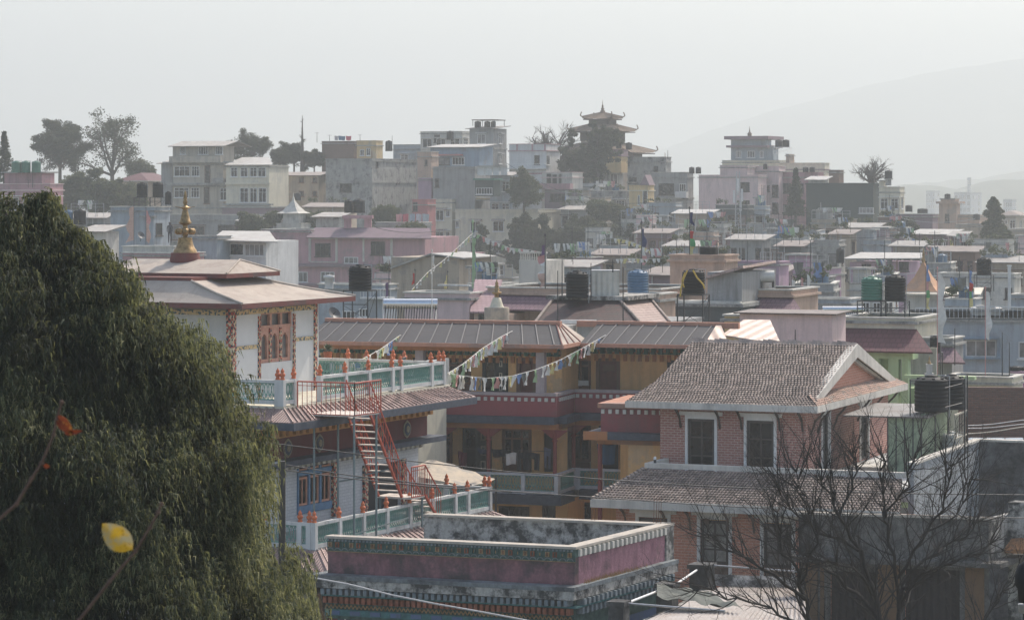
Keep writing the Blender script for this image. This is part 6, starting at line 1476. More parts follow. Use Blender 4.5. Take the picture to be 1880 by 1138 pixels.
h.block(1443, 1450, 'peach', yt=283, xc=1449, dv=1, par=.2, zb=0)
h = H('house', 'pink house with twin round tanks behind the tall conifer', 1410, 1502, 1512, 316, 402, 'pink', coping='pink').auto(4, 0, 2, 'd', hood=False)
tanks(402, [(1474, 1484, 307, 316, 'black', 'small round tank behind the conifer, left one of two'), (1486, 1496, 307, 316, 'black', 'small round tank behind the conifer, right one of two'), (1401, 1409, 301, 311, 'black', 'small tank on the pale pink house beside the monastery tower')])
h = H('house', 'large dark green netted building right of the tall conifer', 1480, 1603, 1617, 336, 385, 'dgreen', coping='dgreen', band='dgreen', par=.1).win([(1502, 1536, 382, 397), (1577, 1604, 381, 392)], 'w', nx=4, nz=2, pane='curtain')
H('house', 'brown brick room on the roof line left of the bare ridge tree', 1522, 1540, 1545, 312, 398, 'brown', par=.3, coping='conc')
H('house', 'white framed roof shed on top of the dark green netted building', 1484, 1512, 1516, 330, 390, 'offwhite', roof='white')
h = H('house', 'cream house with concrete tank tower right of the green netted building', 1614, 1652, 1659, 343, 383, 'cream', coping='offwhite', bands=1).auto(2, 1, 2, w=1)
h.hut(1614, 1626, 333, 'cream', .5)
tanks(383, [(1624, 1638, 313, 328, 'black', 'dark tank on a concrete pier right of the bare ridge tree')]); pr_ = thing('tank_pier', 'concrete pier carrying the dark tank right of the bare ridge tree', 'pier', P(1631, 341, 383)); m = MB(); m.box(-.35, .35, -.35, .35, 0, .8); m.box(-.55, .55, -.55, .55, .8, .94); tl(m.data('pier', M['conc']), 'pier', pr_)
# right-hand end of the ridge
h = H('house', 'long grey low block right of the cream tank tower house', 1645, 1712, 1722, 393, 375, 'mauve', coping='conc', par=.3).win([(1650, 1662, 400, 412)], 'b')
tanks(376, [(1662, 1675, 377, 389, 'black', 'round black tank on the long grey low block')]); 
h = H('house', 'peach stair tower with dark tank on top near the right end of the ridge', 1724, 1756, 1762, 372, 450, 'peach', roof='none', bands=0)
h.band(1720, 1761, 370, 374, 'peach', out=.6, name='roof', d=4).win([(1735, 1743, 392, 409)], 'd', nx=1); tanks(450, [(1734, 1745, 356, 365, 'black', 'small tank on the peach stair tower')]); h.block(1727, 1758, 'peach', yt=364, xc=1754, dv=.3, par=.1, zb=-.2)
h.block(1712, 1808, 'peach', yt=394, xc=1798, dv=1.0, par=.3, d=6)
tanks(448, [(1684, 1703, 383, 392, 'black', 'flat dark tank group left of the peach stair tower'), (1787, 1799, 393, 404, 'black', 'dark tank right of the peach stair tower')])
rod(1766, 352, 392, 448, .06, 'frame_w', 'white lattice mast beside the peach stair tower', arms=3)
H('house', 'broad plain grey brown block below the peach stair tower', 1755, 1835, 1852, 412, 420, 'tanwall', coping='conc', par=.3)
h = H('house', 'beige house with pitched roof at the far right edge', 1838, 1866, 1876, 395, 470, 'beige', roof='hipg', d=7).auto(2, 1, 1)
H('house', 'tan house cut by the right edge of the picture above the white pillar', 1850, 1930, 1960, 420, 400, 'tanwall', par=.3).auto(3, 0, 1)
for (x0, xc, x1, yt, Yv, lb) in ((1752, 1782, 1802, 353, 1350, 'hazy tower block on the far plain, broad one beyond the peach tower'), (1776, 1780, 1783, 326, 1500, 'hazy thin tower on the far plain'), (1842, 1858, 1866, 366, 1250, 'hazy tower block on the far plain, right of the tall poplar'), (1700, 1716, 1725, 350, 1500, 'hazy low block on the far plain, left of the peach tower')):
    H('tower_block', lb, x0, xc, x1, yt, Yv, 'greyblue', cat='building', par=.5).auto(4, 2, 3, w=4, h=2, hood=False)
# ---------------------------------------------------------------- slope and rooftops in the middle distance
h = H('house', 'white grey flat house with an outside window behind the two vertical flags', 203, 282, 312, 379, 250, 'greyblue', coping='offwhite', par=.35).win([(286, 297, 409, 433)], 'd', face='r', nx=1)
h.band(260, 285, 396, 399, 'conc', out=.5)
tanks(251, [(251, 271, 336, 362, 'black', 'square shouldered black tank above the grey white house, left one', 379), (280, 300, 335, 362, 'black', 'square shouldered black tank above the grey white house, right one', 379), (303, 315, 352, 376, 'black', 'smaller tank behind the right tank of the grey white house')])
h = H('house', 'low white wall house with a plank lying on its roof beside the spire', 225, 318, 345, 452, 225, 'offwhite', par=.5); h.block(225, 350, 'pink', yt=464, xc=330, dv=-1, d=4, par=.2)
h = H('house', 'grey house with rusty tin canopy and white framed veranda right of the spire', 345, 398, 402, 433, 235, 'greyblue', coping='conc', par=.2).win([(368, 374, 464, 472)], 'd', nx=1)
h = House('house', 'veranda house under a patched tin roof with big dark windows', 400, 488, 443, 236); h.block(400, 500, 'white', roof='none', d=6); h.win([(401, 421, 446, 469), (422, 448, 446, 469)], 'w', nx=1).win([(449, 486, 448, 470)], 'w', nx=4, pane='curtain')
m = MB(h.f); m.sheet([(h.f.u(398), -1.2, .1), (h.f.u(515, -.6), -1.2, 0), (h.f.u(485, 4), 5, .75), (h.f.u(398, 4), 5, .75)], .08); m.build('roof', M['roof_white'], h.t)
h = House('pink_block', 'long pink building with mauve roof band and grey window frames', 490, 780, 436, 300, cat='building')
h.block(402, 792, 'pink', roof='none', d=9)
m = MB(h.f); a_ = h.f.u(560, -.9); m.sheet([(h.f.u(562, -.9), -.9, -.05), (h.f.u(792, -.9), -.9, -.05), (h.f.u(780, .2), 1.5, .95), (h.f.u(568, .2), 1.5, .95)], .1); m.build('roof', M['mauve'], h.t)
h.block(480, 600, 'pink', yt=421, xc=570, dv=.1, par=.2, d=8, zb=-2)
h.win([(579, 607, 446, 471), (681, 707, 444, 468)], 'd', nx=3).win([(540, 565, 499, 518), (589, 614, 499, 518), (632, 658, 472, 484), (688, 714, 499, 512), (488, 514, 500, 515)], 'w', nx=3, pane='curtain')
for x0, x1, y0, y1 in ((567, 571, 440, 482), (616, 620, 440, 482), (666, 669, 440, 482), (717, 721, 440, 480), (567, 620, 437, 440), (666, 721, 437, 440), (570, 620, 482, 484)): h.band(x0, x1, y0, y1, 'offwhite', out=.06, name='frame_strip')
h.band(402, 786, 486, 492, 'mauve', out=.5); h.band(530, 786, 522, 527, 'mauve', out=.3)
sg = thing('roof_gateway', 'pink brick arch carrying two black tanks on the long pink building', 'platform', P(657, 419, 305))
m = MB(); f5 = 305/F
for x in (-25, 12): m.box(x*f5, (x+13)*f5, -.5, .5, 0, 1.0)
m.box(-28*f5, 28*f5, -.8, .8, 1.0, 1.35); tl(m.data('platform', M['pink']), 'platform', sg)
tanks(305, [(632, 648, 367, 391, 'black', 'black tank on the pink roof arch, left one'), (648, 670, 366, 391, 'black', 'black tank on the pink roof arch, right one')])
for i, (x0, x1, c, cn) in enumerate(((727, 738, (.5, .25, .25), 'pink'), (739, 750, (.45, .12, .14), 'red'), (752, 762, (.3, .35, .4), 'grey'), (764, 774, (.45, .46, .48), 'pale blue'), (775, 788, (.35, .40, .42), 'grey green'))):
    cloth('hanging_cloth', cn+' cloth on the roof line below the blank concrete wall', Fr(760, 393, 330, 5), x0, x1, 393, 407, 0, cm(cn.replace(' ', '_')+'_roof', c), seed=i+3)
h = H('house', 'dark grey low roofs with solar frames right of the pink roof arch', 690, 770, 792, 408, 330, 'grey', par=.3)
h = H('house', 'curved grey shelter roof house left of the pink roof arch', 580, 622, 634, 398, 335, 'conc', roof='tin')
H('house', 'small grey house among bushes left of the shelter roof', 440, 470, 482, 405, 350, 'tanwall', roof='tin').auto(1, 0, 1)
# pale roofs, sheds and walls behind the monastery
h = H('house', 'pale blue grey house behind the tank on the tall stand', 585, 702, 722, 522, 200, 'greyblue', par=.3, coping='offwhite').win([(629, 652, 569, 586), (660, 676, 566, 582)], 'w', nx=3).balcony(670, 725, 530, 545, 'white', 0, .8, rail='frame_w')
ch_ = thing('chimney', 'fat white round vent stack on the pale blue grey house', 'chimney', P(604, 530, 198)); m = MB(); m.lathe((0, 0, 0), [(.3, 0), (.3, .7), (.38, .72), (.38, .9), (.05, .95)], 14); tl(m.data('stack', M['white']), 'stack', ch_)
tanks(140, [(640, 682, 487, 532, 'black', 'large black water tank on the tall steel stand behind the white temple', 588)])
h = House('shed', 'grey plastered shed with a shallow pitched sheet roof', 718, 843, 473, 205, cat='shed'); h.block(718, 848, 'tanwall', roof='none', d=6)
m = MB(h.f); a_, b_ = h.f.u(716, -.4), h.f.u(850, -.4); c_ = h.f.u(790, -.4); m.sheet([(a_, -.4, -.75), (c_, -.4, .3), (c_, 6, .3), (a_, 6, -.75)], .09); m.sheet([(c_+.01, -.4, .3), (b_, -.4, .0), (b_, 6, .0), (c_+.01, 6, .3)], .09); m.build('roof', M['roof_white'], h.t)
H('house', 'pink house with small window right of the grey plastered shed', 842, 866, 884, 464, 235, 'pink', coping='pink').win([(846, 856, 494, 514)], 'd', nx=1)
h = H('house', 'long whitewashed wall house behind the solar water heater', 743, 862, 870, 537, 152, 'palepink', coping='offwhite', par=.3); h.band(804, 862, 523, 526, 'railwhite', out=.05, name='terrace_railing', dv=1)
h = House('tiled_house', 'peach house with purple pressed tile skirt roof behind the small stupa', 925, 1210, 530, 150); f_ = h.f
h.block(895, 1235, 'peach', roof='flat', par=.3, xc=1212, d=7, band='peach')
m = MB(f_); m.sheet([(f_.u(885, -1.3), -1.3, -1.15), (f_.u(1235, -1.3), -1.3, -1.15), (f_.u(1225, -.05), -.05, -.45), (f_.u(896, -.05), -.05, -.45)], .08); m.build('skirt_roof', M['roof_purple'], h.t)
m = MB(f_); z_a, z_b = f_.z(572, f_.u(866, -2.5), -2.5), f_.z(513, f_.u(880, 1), 1.5)
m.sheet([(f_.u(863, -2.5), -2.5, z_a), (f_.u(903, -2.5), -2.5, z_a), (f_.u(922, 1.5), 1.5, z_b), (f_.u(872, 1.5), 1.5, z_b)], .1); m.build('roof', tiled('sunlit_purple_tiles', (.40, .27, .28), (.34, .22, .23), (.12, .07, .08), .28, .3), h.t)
m = MB(f_); m.box(f_.u(870, -2.2), f_.u(935, -2.2), -2.2, -.02, -8, z_a-.1); m.build('wall', M['peach'], h.t); h.win([(879, 889, 576, 590)], 'd', dv=-2.2, nx=1)
# small stupa finial block on the monastery roof
su_ = thing('roof_stupa', 'small stupa with gilded top on a round grey plinth on the monastery roof', 'stupa', P(912, 596, 121))
k2 = 121/F; m = MB(); m.lathe((0, 0, 0), [(23*k2, 0), (23*k2, 30*k2), (22*k2, 32*k2)], 20); tl(m.data('plinth', M['tanwall']), 'plinth', su_)
m = MB(); m.lathe((0, 0, 32*k2), [(14*k2, 0), (12.5*k2, 2*k2), (10*k2, 9*k2), (7.5*k2, 17*k2), (5*k2, 18*k2)], 18); tl(m.data('dome', plaster('cream_dome', (.60, .55, .42), .2)), 'dome', su_)
m = MB(); m.lathe((0, 0, 50*k2), [(4*k2, 0), (4.5*k2, 6*k2), (9*k2, 7*k2), (9*k2, 10*k2), (4*k2, 11*k2), (5.5*k2, 15*k2), (3*k2, 17*k2), (4.5*k2, 20*k2), (2.5*k2, 23*k2), (3.5*k2, 26*k2), (1.5*k2, 29*k2), (.3*k2, 35*k2)], 14); tl(m.data('gilded_top', M['gold']), 'gilded_top', su_)
# mossy tiled pyramid roof with tank platform
h = House('tiled_roof_house', 'house with dark mossy hipped tile roof and a flat top carrying three tanks', 990, 1148, 592, 128); f_ = h.f
zp_ = f_.z(552, 0, 2.5); m = MB(f_); a0, b0 = f_.u(982, -.3), .9; a1, b1 = f_.u(1016, 2.5), f_.u(1137, 2.5)
M['shademosstile'] = tiled('shaded_mossy_tiles', (.085, .038, .036), (.04, .036, .034), (.015, .015, .015), .25, .26); M['suntile'] = tiled('sunlit_pink_tiles', (.40, .29, .25), (.34, .25, .21), (.12, .08, .07), .5, .26)  # mossy front slope darkened, side slope pale: shade and sun put into the colours
m.face([(a0, -.3, -.1), (b0, -.3, -.1), (b1, 2.5, zp_), (a1, 2.5, zp_)]); m.build('roof', M['shademosstile'], h.t)
v9 = f_.v(1218, .9)
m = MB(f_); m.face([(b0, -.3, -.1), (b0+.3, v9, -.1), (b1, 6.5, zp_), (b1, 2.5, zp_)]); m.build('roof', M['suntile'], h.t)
m = MB(f_); m.tube((b0, -.3, -.05), (b1, 2.5, zp_+.04), .07, 6); m.tube((a0, -.3, -.05), (a1, 2.5, zp_+.04), .07, 6); m.tube((b0+.3, v9, -.05), (b1, 6.5, zp_+.04), .07, 6); m.build('hip_tiles', M['tileC'], h.t)
m = MB(f_); m.box(a0+.3, b0-.2, .01, 9, -9, -.12); m.box(a1+.1, b1-.1, 2.55, 6.4, -.2, zp_); m.build('wall', M['grey'], h.t)
m = MB(f_); m.box(a1-.3, f_.u(1155, 2.4), 2.3, 6.6, zp_+.002, zp_+.18); m.build('tank_platform', M['dconc'], h.t)
zq = CZ-(550-HY)/F*131
tanks(131, [(1039, 1080, 498, 547, 'black', 'large black ribbed tank on the mossy tiled roof, left of the grey box tank')])
bt = thing('box_tank', 'square pale grey sheet metal tank between the black and the blue tank', 'water tank', P(1115, 548, 131.5)); m = MB(); k3 = 131.5/F; m.box(-29*k3, 22*k3, -.1, .9, .03, 50*k3); o_ = tl(m.data('tank_body', corr('galvanised_sheet', (.50, .49, .44), (.40, .38, .32), .25, .5, .2)), 'tank_body', bt); m = MB(); m.box(-30*k3, 23*k3, -.13, .93, 50*k3, 52*k3); tl(m.data('lid', M['galv']), 'lid', bt)
tanks(140, [(1152, 1190, 496, 539, 'blue', 'blue water tank right of the grey box tank')])
H('house', 'peach roof terrace under the blue tank', 1140, 1208, 1240, 539, 142, 'peach', par=.3)
for x, y0, y1, Yv, lb in ((1032, 476, 552, 130, 'thin steel pole left of the black rooftop tank'), (1085, 483, 552, 130, 'thin steel pole between black tank and box tank'), (1125, 476, 500, 131, 'short pole above the box tank'), (1024, 497, 592, 124, 'tall dark pole standing on the monastery ridge'), (1144, 490, 596, 124, 'tall thin pole at the right of the tiled roof')): rod(x, y0, y1, Yv, .03, 'steel', lb, 'roof_pole')
# tank on tall stand right of the tiled roof
tanks(120, [(1252, 1294, 495, 539, 'black', 'black tank draped with yellow cloth on a tall stand', 596)])
yc = thing('yellow_garland', 'strips of yellow cloth draped over the black tank on the tall stand', 'cloth', P(1273, 500, 119.2))
for pl in ([(1262, 496), (1255, 512), (1250, 530), (1249, 545)], [(1272, 496), (1280, 510), (1291, 522), (1294, 530)], [(1258, 500), (1252, 515), (1256, 528)]):
    m = MB(); m.path([P(x, y, 119.35) for x, y in pl], .035, 5, raw=True); m.build('strip', paint('yellow_cloth', (.42, .30, .06), .9), yc)
h = H('house', 'peach stair head block with a round tank hidden behind its parapet', 1230, 1330, 1338, 468, 165, 'peach', coping='peach', par=.3, band='peach')
tanks(166, [(1284, 1318, 452, 468, 'black', 'dark dome topped tank just showing over the peach stair head')])
h = House('house', 'grey plastered house with sloping pink tile verge right of the yellow draped tank', 1299, 1362, 500, 148); f_ = h.f; h.block(1299, 1372, 'grey', roof='none', d=6)
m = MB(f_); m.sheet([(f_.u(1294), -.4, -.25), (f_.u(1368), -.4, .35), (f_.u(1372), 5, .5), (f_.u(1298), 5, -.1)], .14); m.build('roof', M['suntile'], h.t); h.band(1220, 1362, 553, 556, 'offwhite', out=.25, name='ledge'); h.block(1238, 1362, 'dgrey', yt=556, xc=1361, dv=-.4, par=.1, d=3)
h = House('tiled_house', 'peach parapet house with purple tile skirt above the long pink wall', 1365, 1453, 531, 150); f_ = h.f; h.block(1363, 1462, 'peach', par=.3, band='peach', d=5)
m = MB(f_); m.sheet([(f_.u(1363), -1.4, -1.25), (f_.u(1478, -1.2), -1.4, -1.25), (f_.u(1457), -.02, -.45), (f_.u(1363), -.02, -.45)], .08); m.build('skirt_roof', M['roof_purple'], h.t)
wt_ = thing('water_tank', 'pale horizontal cylinder tank on a dark frame above the purple tiled skirt', 'water tank', P(1400, 522, 151)); m = MB(); k4 = 151/F; m.tube((-21*k4, .3, 14*k4), (22*k4, .3, 14*k4), 11*k4, 16); tl(m.data('tank_body', M['whitetank']), 'tank_body', wt_); m = MB()
for x in (-20, -2, 20): m.box(x*k4-.03, x*k4+.03, 0, .6, -6*k4, 5*k4)
tl(m.data('frame', M['steel']), 'frame', wt_)
lw = H('house', 'long plain pale pink wall with ragged roof edge behind the brick house', 1358, 1528, 1534, 577, 127, 'palepink', roof='none', d=2.2)
m = MB(lw.f); m.sheet([(lw.b[0]-.2, -.3, .03), (.25, -.3, .03), (.25, 2.4, .08), (lw.b[0]-.2, 2.4, .08)], .06); m.build('roof', M['roof_rust'], lw.t)
H('house', 'ochre and grey wall piece left of the long pink wall', 1330, 1357, 1360, 577, 130, 'yellow', par=.2)
# green house with red tiled skirt roof
h = House('green_house', 'pale green open fronted house with red tile skirt roof behind the brick house gable', 1545, 1680, 583, 138); f_ = h.f
h.block(1541, 1686, 'cream', roof='flat', par=.2, d=5, zb=-1.0); m = MB(f_); m.sheet([(f_.u(1541), -1.5, -1.55), (f_.u(1712, -1.5), -1.5, -1.55), (f_.u(1683), -.02, -.55), (f_.u(1541), -.02, -.55)], .1); m.build('skirt_roof', M['roof_red'], h.t)
m = MB(f_); m.box(f_.u(1545), f_.u(1690), .4, 5, -9, -3.4); m.box(f_.u(1545), f_.u(1628), .3, .5, -3.4, -1.6); m.box(f_.u(1545), f_.u(1684), -.9, .2, -1.95, -1.66); m.build('wall', M['green'], h.t)
for x0, x1 in ((1600, 1622), (1640, 1658), (1664, 1676)): m = MB(f_); m.box(f_.u(x0), f_.u(x1), -.9, -.4, -9, -1.95); m.build('pillar', M['green'], h.t)
m = MB(f_); m.box(f_.u(1620), f_.u(1690), 3.2, 3.4, -3.4, -1.6); m.build('back_wall', M['offwhite'], h.t); h.band(1660, 1790, 688, 694, 'green', dv=-1.8, out=.1, name='ledge')
tanks(142, [(1581, 1620, 508, 551, 'green', 'green ribbed tank on a stand on the green house roof', 581), (1624, 1663, 505, 551, 'black', 'black ribbed tank beside the green one on the green house roof', 581)])
# big pale grey building on the right
h = House('building', 'wide pale grey building with blue trimmed windows at the right edge', 1672, 2000, 585, 170, cat='building', au=6); f_ = h.f; h.block(1672, 2010, 'greyblue', par=.1, d=12, coping='dgrey'); h.win([(1772, 1830, 625, 655), (1869, 1905, 626, 658)], 'white', nx=3, pane='curtain'); h.band(1768, 1834, 619, 623, 'blue', out=.45, name='window_hood').band(1769, 1836, 656, 660, 'blue', out=.3, name='sill').band(1830, 1836, 623, 656, 'blue', out=.15, name='frame_strip')
h.balcony(1680, 1790, 566, 584, 'white', 3, .5, rail='frame_w').balcony(1785, 1900, 563, 584, 'white', 3, .5, rail='frame_w'); h.block(1786, 1838, 'offwhite', yt=566, xc=1838, dv=4, par=.1, d=3, zb=0)
h = H('house', 'grey concrete house with purple tile eave and hanging tank behind the pale stupa', 1680, 1748, 1760, 620, 150, 'grey', par=.3); m = MB(h.f); m.sheet([(h.f.u(1672), -1.2, -1.2), (h.f.u(1772, -1.2), -1.2, -1.2), (h.f.u(1752), -.02, -.5), (h.f.u(1676), -.02, -.5)], .1); m.build('skirt_roof', M['roof_purple'], h.t); h.win([(1676, 1692, 627, 634), (1700, 1722, 640, 690)], 'd')
tanks(147, [(1707, 1727, 617, 646, 'black', 'dark square tank on a white pipe in front of the grey concrete house', 688)])
s2 = thing('roof_stupa', 'tiny white stupa with brass tip behind the big black tanks', 'stupa', P(1706, 690, 118)); k5 = 118/F; m = MB(); m.box(-8*k5, 8*k5, -.18, .18, 0, 5*k5); m.box(-5*k5, 5*k5, -.12, .12, 5*k5, 20*k5); m.box(-6*k5, 6*k5, -.14, .14, 20*k5, 22*k5); tl(m.data('body', M['offwhite']), 'body', s2); m = MB(); m.lathe((0, 0, 22*k5), [(4*k5, 0), (3*k5, 4*k5), (1.2*k5, 7*k5), (1.6*k5, 9*k5), (.2*k5, 15*k5)], 10); tl(m.data('tip', M['gold']), 'tip', s2)
h = H('house', 'cream parapet roof terrace with green floor behind the dark brick wall', 1735, 1858, 1870, 692, 140, 'cream', par=.3, coping='offwhite'); H('house', 'bright purple wall at the right edge behind the cream terrace', 1858, 1930, 1940, 683, 145, 'purple', coping='lilac', par=.3)
tanks(146, [(1852, 1876, 672, 688, 'black', 'low black tank on the purple walled roof, left one'), (1874, 1896, 673, 688, 'black', 'low black tank on the purple walled roof cut by the edge')])
h = House('brick_wall', 'dark soot stained brick wall running to the right edge behind the black tanks', 1765, 1960, 712, 128, cat='wall', au=5); m = MB(h.f); m.box(h.f.u(1760), 0, 0, .3, -10, 0); m.build('wall', brick('sooty_brick', (.20, .10, .075), (.13, .075, .06), (.10, .085, .075), .24, .1, .015), h.t)
for j, (y0, y1, c) in enumerate(((781, 771, 'galv'), (786, 779, 'galv'), (796, 783, 'frame_c'))):
    ln = thing('overhead_wire', ('upper', 'middle', 'lowest yellowish')[j]+' of three slack wires in front of the dark brick wall', 'wire', P(1775, y0, 118)); m = MB(); m.path([P(1775+12*i, y0+(y1-y0)*i/10+1.5*math.sin(i*.5), 118) for i in range(11)], .022, 5, raw=True); m.build('wire', M[c], ln)
sp_ = thing('solar_collector', 'row of tilted glass solar panels beyond the concrete terrace wall', 'solar panel', P(1830, 806, 112)); m = MB()
for i in range(4):
    x = 1778+i*34; a, b, c, d = P(x, 816, 111), P(x+32, 816, 111), P(x+32, 803, 112.5), P(x, 803, 112.5); m.mesh([a, b, c, d], [(0, 1, 2, 3)], True)
m.build('panel', glass('panel_glass', (.10, .12, .13), .15), sp_)
# solar water heaters
def heater(x0, x1, y0, y1, y2, Y, label):
    t = thing('solar_water_heater', label, 'solar heater', P((x0+x1)/2, y2, Y)); k = Y/F; w2 = (x1-x0)/2*k; r = (y1-y0)/2*k; zt = (y2-(y0+y1)/2)*k
    m = MB(); m.tube((-w2, .6, zt), (w2*.9, .6, zt), r, 16); tl(m.data('tank_body', paint('polished_steel', (.55, .58, .60), .22, .05, metal=.9)), 'tank_body', t)
    m = MB(); n = 20
    for i in range(n): x = -w2*.92+w2*1.75*i/(n-1); m.tube((x, .5, zt-r*.9), (x, -.7, .05), .022, 5)
    tl(m.data('glass_tubes', M['blacktank']), 'glass_tubes', t)
    m = MB(); m.box(-w2*.95, w2*.88, -.75, -.68, .0, .07)
    for x in (-w2*.95, w2*.86): m.tube((x, .75, 0), (x, .65, zt), .025, 4); m.tube((x, -.7, 0), (x, .5, zt-r), .025, 4)
    tl(m.data('frame', M['galv']), 'frame', t); return t
heater(703, 808, 549, 568, 590, 125, 'silver solar water heater with dark tubes on the monastery roof, left')
heater(1512, 1592, 563, 575, 590, 150, 'silver solar water heater beside the green tank stand')
H('house', 'grey roof terrace under the second solar heater', 1462, 1560, 1575, 548, 175, 'greyblue', par=.3)
lt = thing('tube_light', 'long white box lamp lying on the monastery ridge', 'lamp', P(1062, 594, 122.5)); m = MB(); m.box(-33*122/F, 33*122/F, -.08, .08, 0, .16); tl(m.data('housing', M['frame_w']), 'housing', lt)
# tent roof pavilion and roofs at the right, middle distance
h = House('pavilion', 'pavilion with orange and grey curved tent roof and brass tip', 1665, 1720, 536, 195, cat='pavilion', au=12); h.block(1665, 1724, 'offwhite', roof='none', d=4, xc=1722)
c_ = h.f.pt((h.f.u(1665)+0)/2, 1.6, 0); m = MB(); m.lathe(c_, [(1.9, 0), (1.35, .35), (.7, 1.0), (.25, 1.7), (.08, 2.0)], 4, True, False, True); m.build('roof', plaster('orange_tent_roof', (.50, .28, .16), .2), h.t); m = MB(); m.lathe(c_, [(.10, 1.95), (.14, 2.1), (.06, 2.3), (.1, 2.45), (.02, 2.9)], 10, True); m.build('tip', M['gold'], h.t)
m = MB(h.f); m.sheet([(h.f.u(1660), -.7, -.1), (h.f.u(1800, -.7), -.7, -.1), (h.f.u(1800, -.7), 4, .2), (h.f.u(1660), 4, .2)], .1); m.build('roof', M['frame_c'], h.t); h.band(1668, 1796, 540, 552, 'mauve', out=-.2, name='beam')
h = H('house', 'white two storey house with small windows behind the tent pavilion', 1722, 1862, 1872, 502, 230, 'offwhite', par=.3, coping='offwhite').auto(7, 0, 1, 'd', w=1.6, h=.9, hood=False)
tanks(200, [(1793, 1820, 473, 504, 'black', 'dark tank on a blue tower right of the tent pavilion', 535)])
pw_ = thing('white_pillar', 'lone white square pillar behind the right hand flags', 'pillar', P(1853, 566, 200)); m = MB(); m.box(-.1, .1, -.1, .1, 0, 2.9); m.box(-.14, .14, -.14, .14, 2.9, 3.0); tl(m.data('shaft', M['white']), 'shaft', pw_)
H('house', 'pale blue balcony house right of the lone white pillar', 1856, 1900, 1910, 540, 215, 'greyblue', par=.3).auto(1, 0, 1)
h = H('house', 'lilac house left of the dark rooftop tank row', 1330, 1430, 1446, 480, 210, 'lilac', coping='lilac', par=.2)
h = H('house', 'pink walled house under a broad sagging tin canopy', 1560, 1664, 1690, 482, 265, 'lilac', roof='none', d=6).win([(1651, 1668, 480, 498)], 'd').win([(1582, 1600, 484, 496)], 'd'); m = MB(h.f); m.sheet([(h.f.u(1553), -1.2, .35), (h.f.u(1690, -1.2), -1.2, .45), (h.f.u(1700, 5), 5, .8), (h.f.u(1580, 5), 5, .8)], .1); m.build('roof', M['roof_white'], h.t)
tanks(255, [(1508, 1531, 506, 532, 'black', 'dark tank above the second solar heater'), ]); tanks(262, [(1535, 1550, 456, 483, 'black', 'black tank left of the sagging tin canopy')])
h = H('house', 'dark house under a pale pitched tin roof below the peach stair tower', 1672, 1740, 1750, 430, 340, 'mauve', roof='white', d=6).auto(3, 0, 1, 'w', w=1)
H('house', 'brown hut with grey lean-to roof right of the pale pitched tin roof', 1746, 1768, 1774, 433, 335, 'brown', roof='tin')
tanks(300, [(1770, 1791, 452, 470, 'black', 'black tank pair right of the brown hut')])
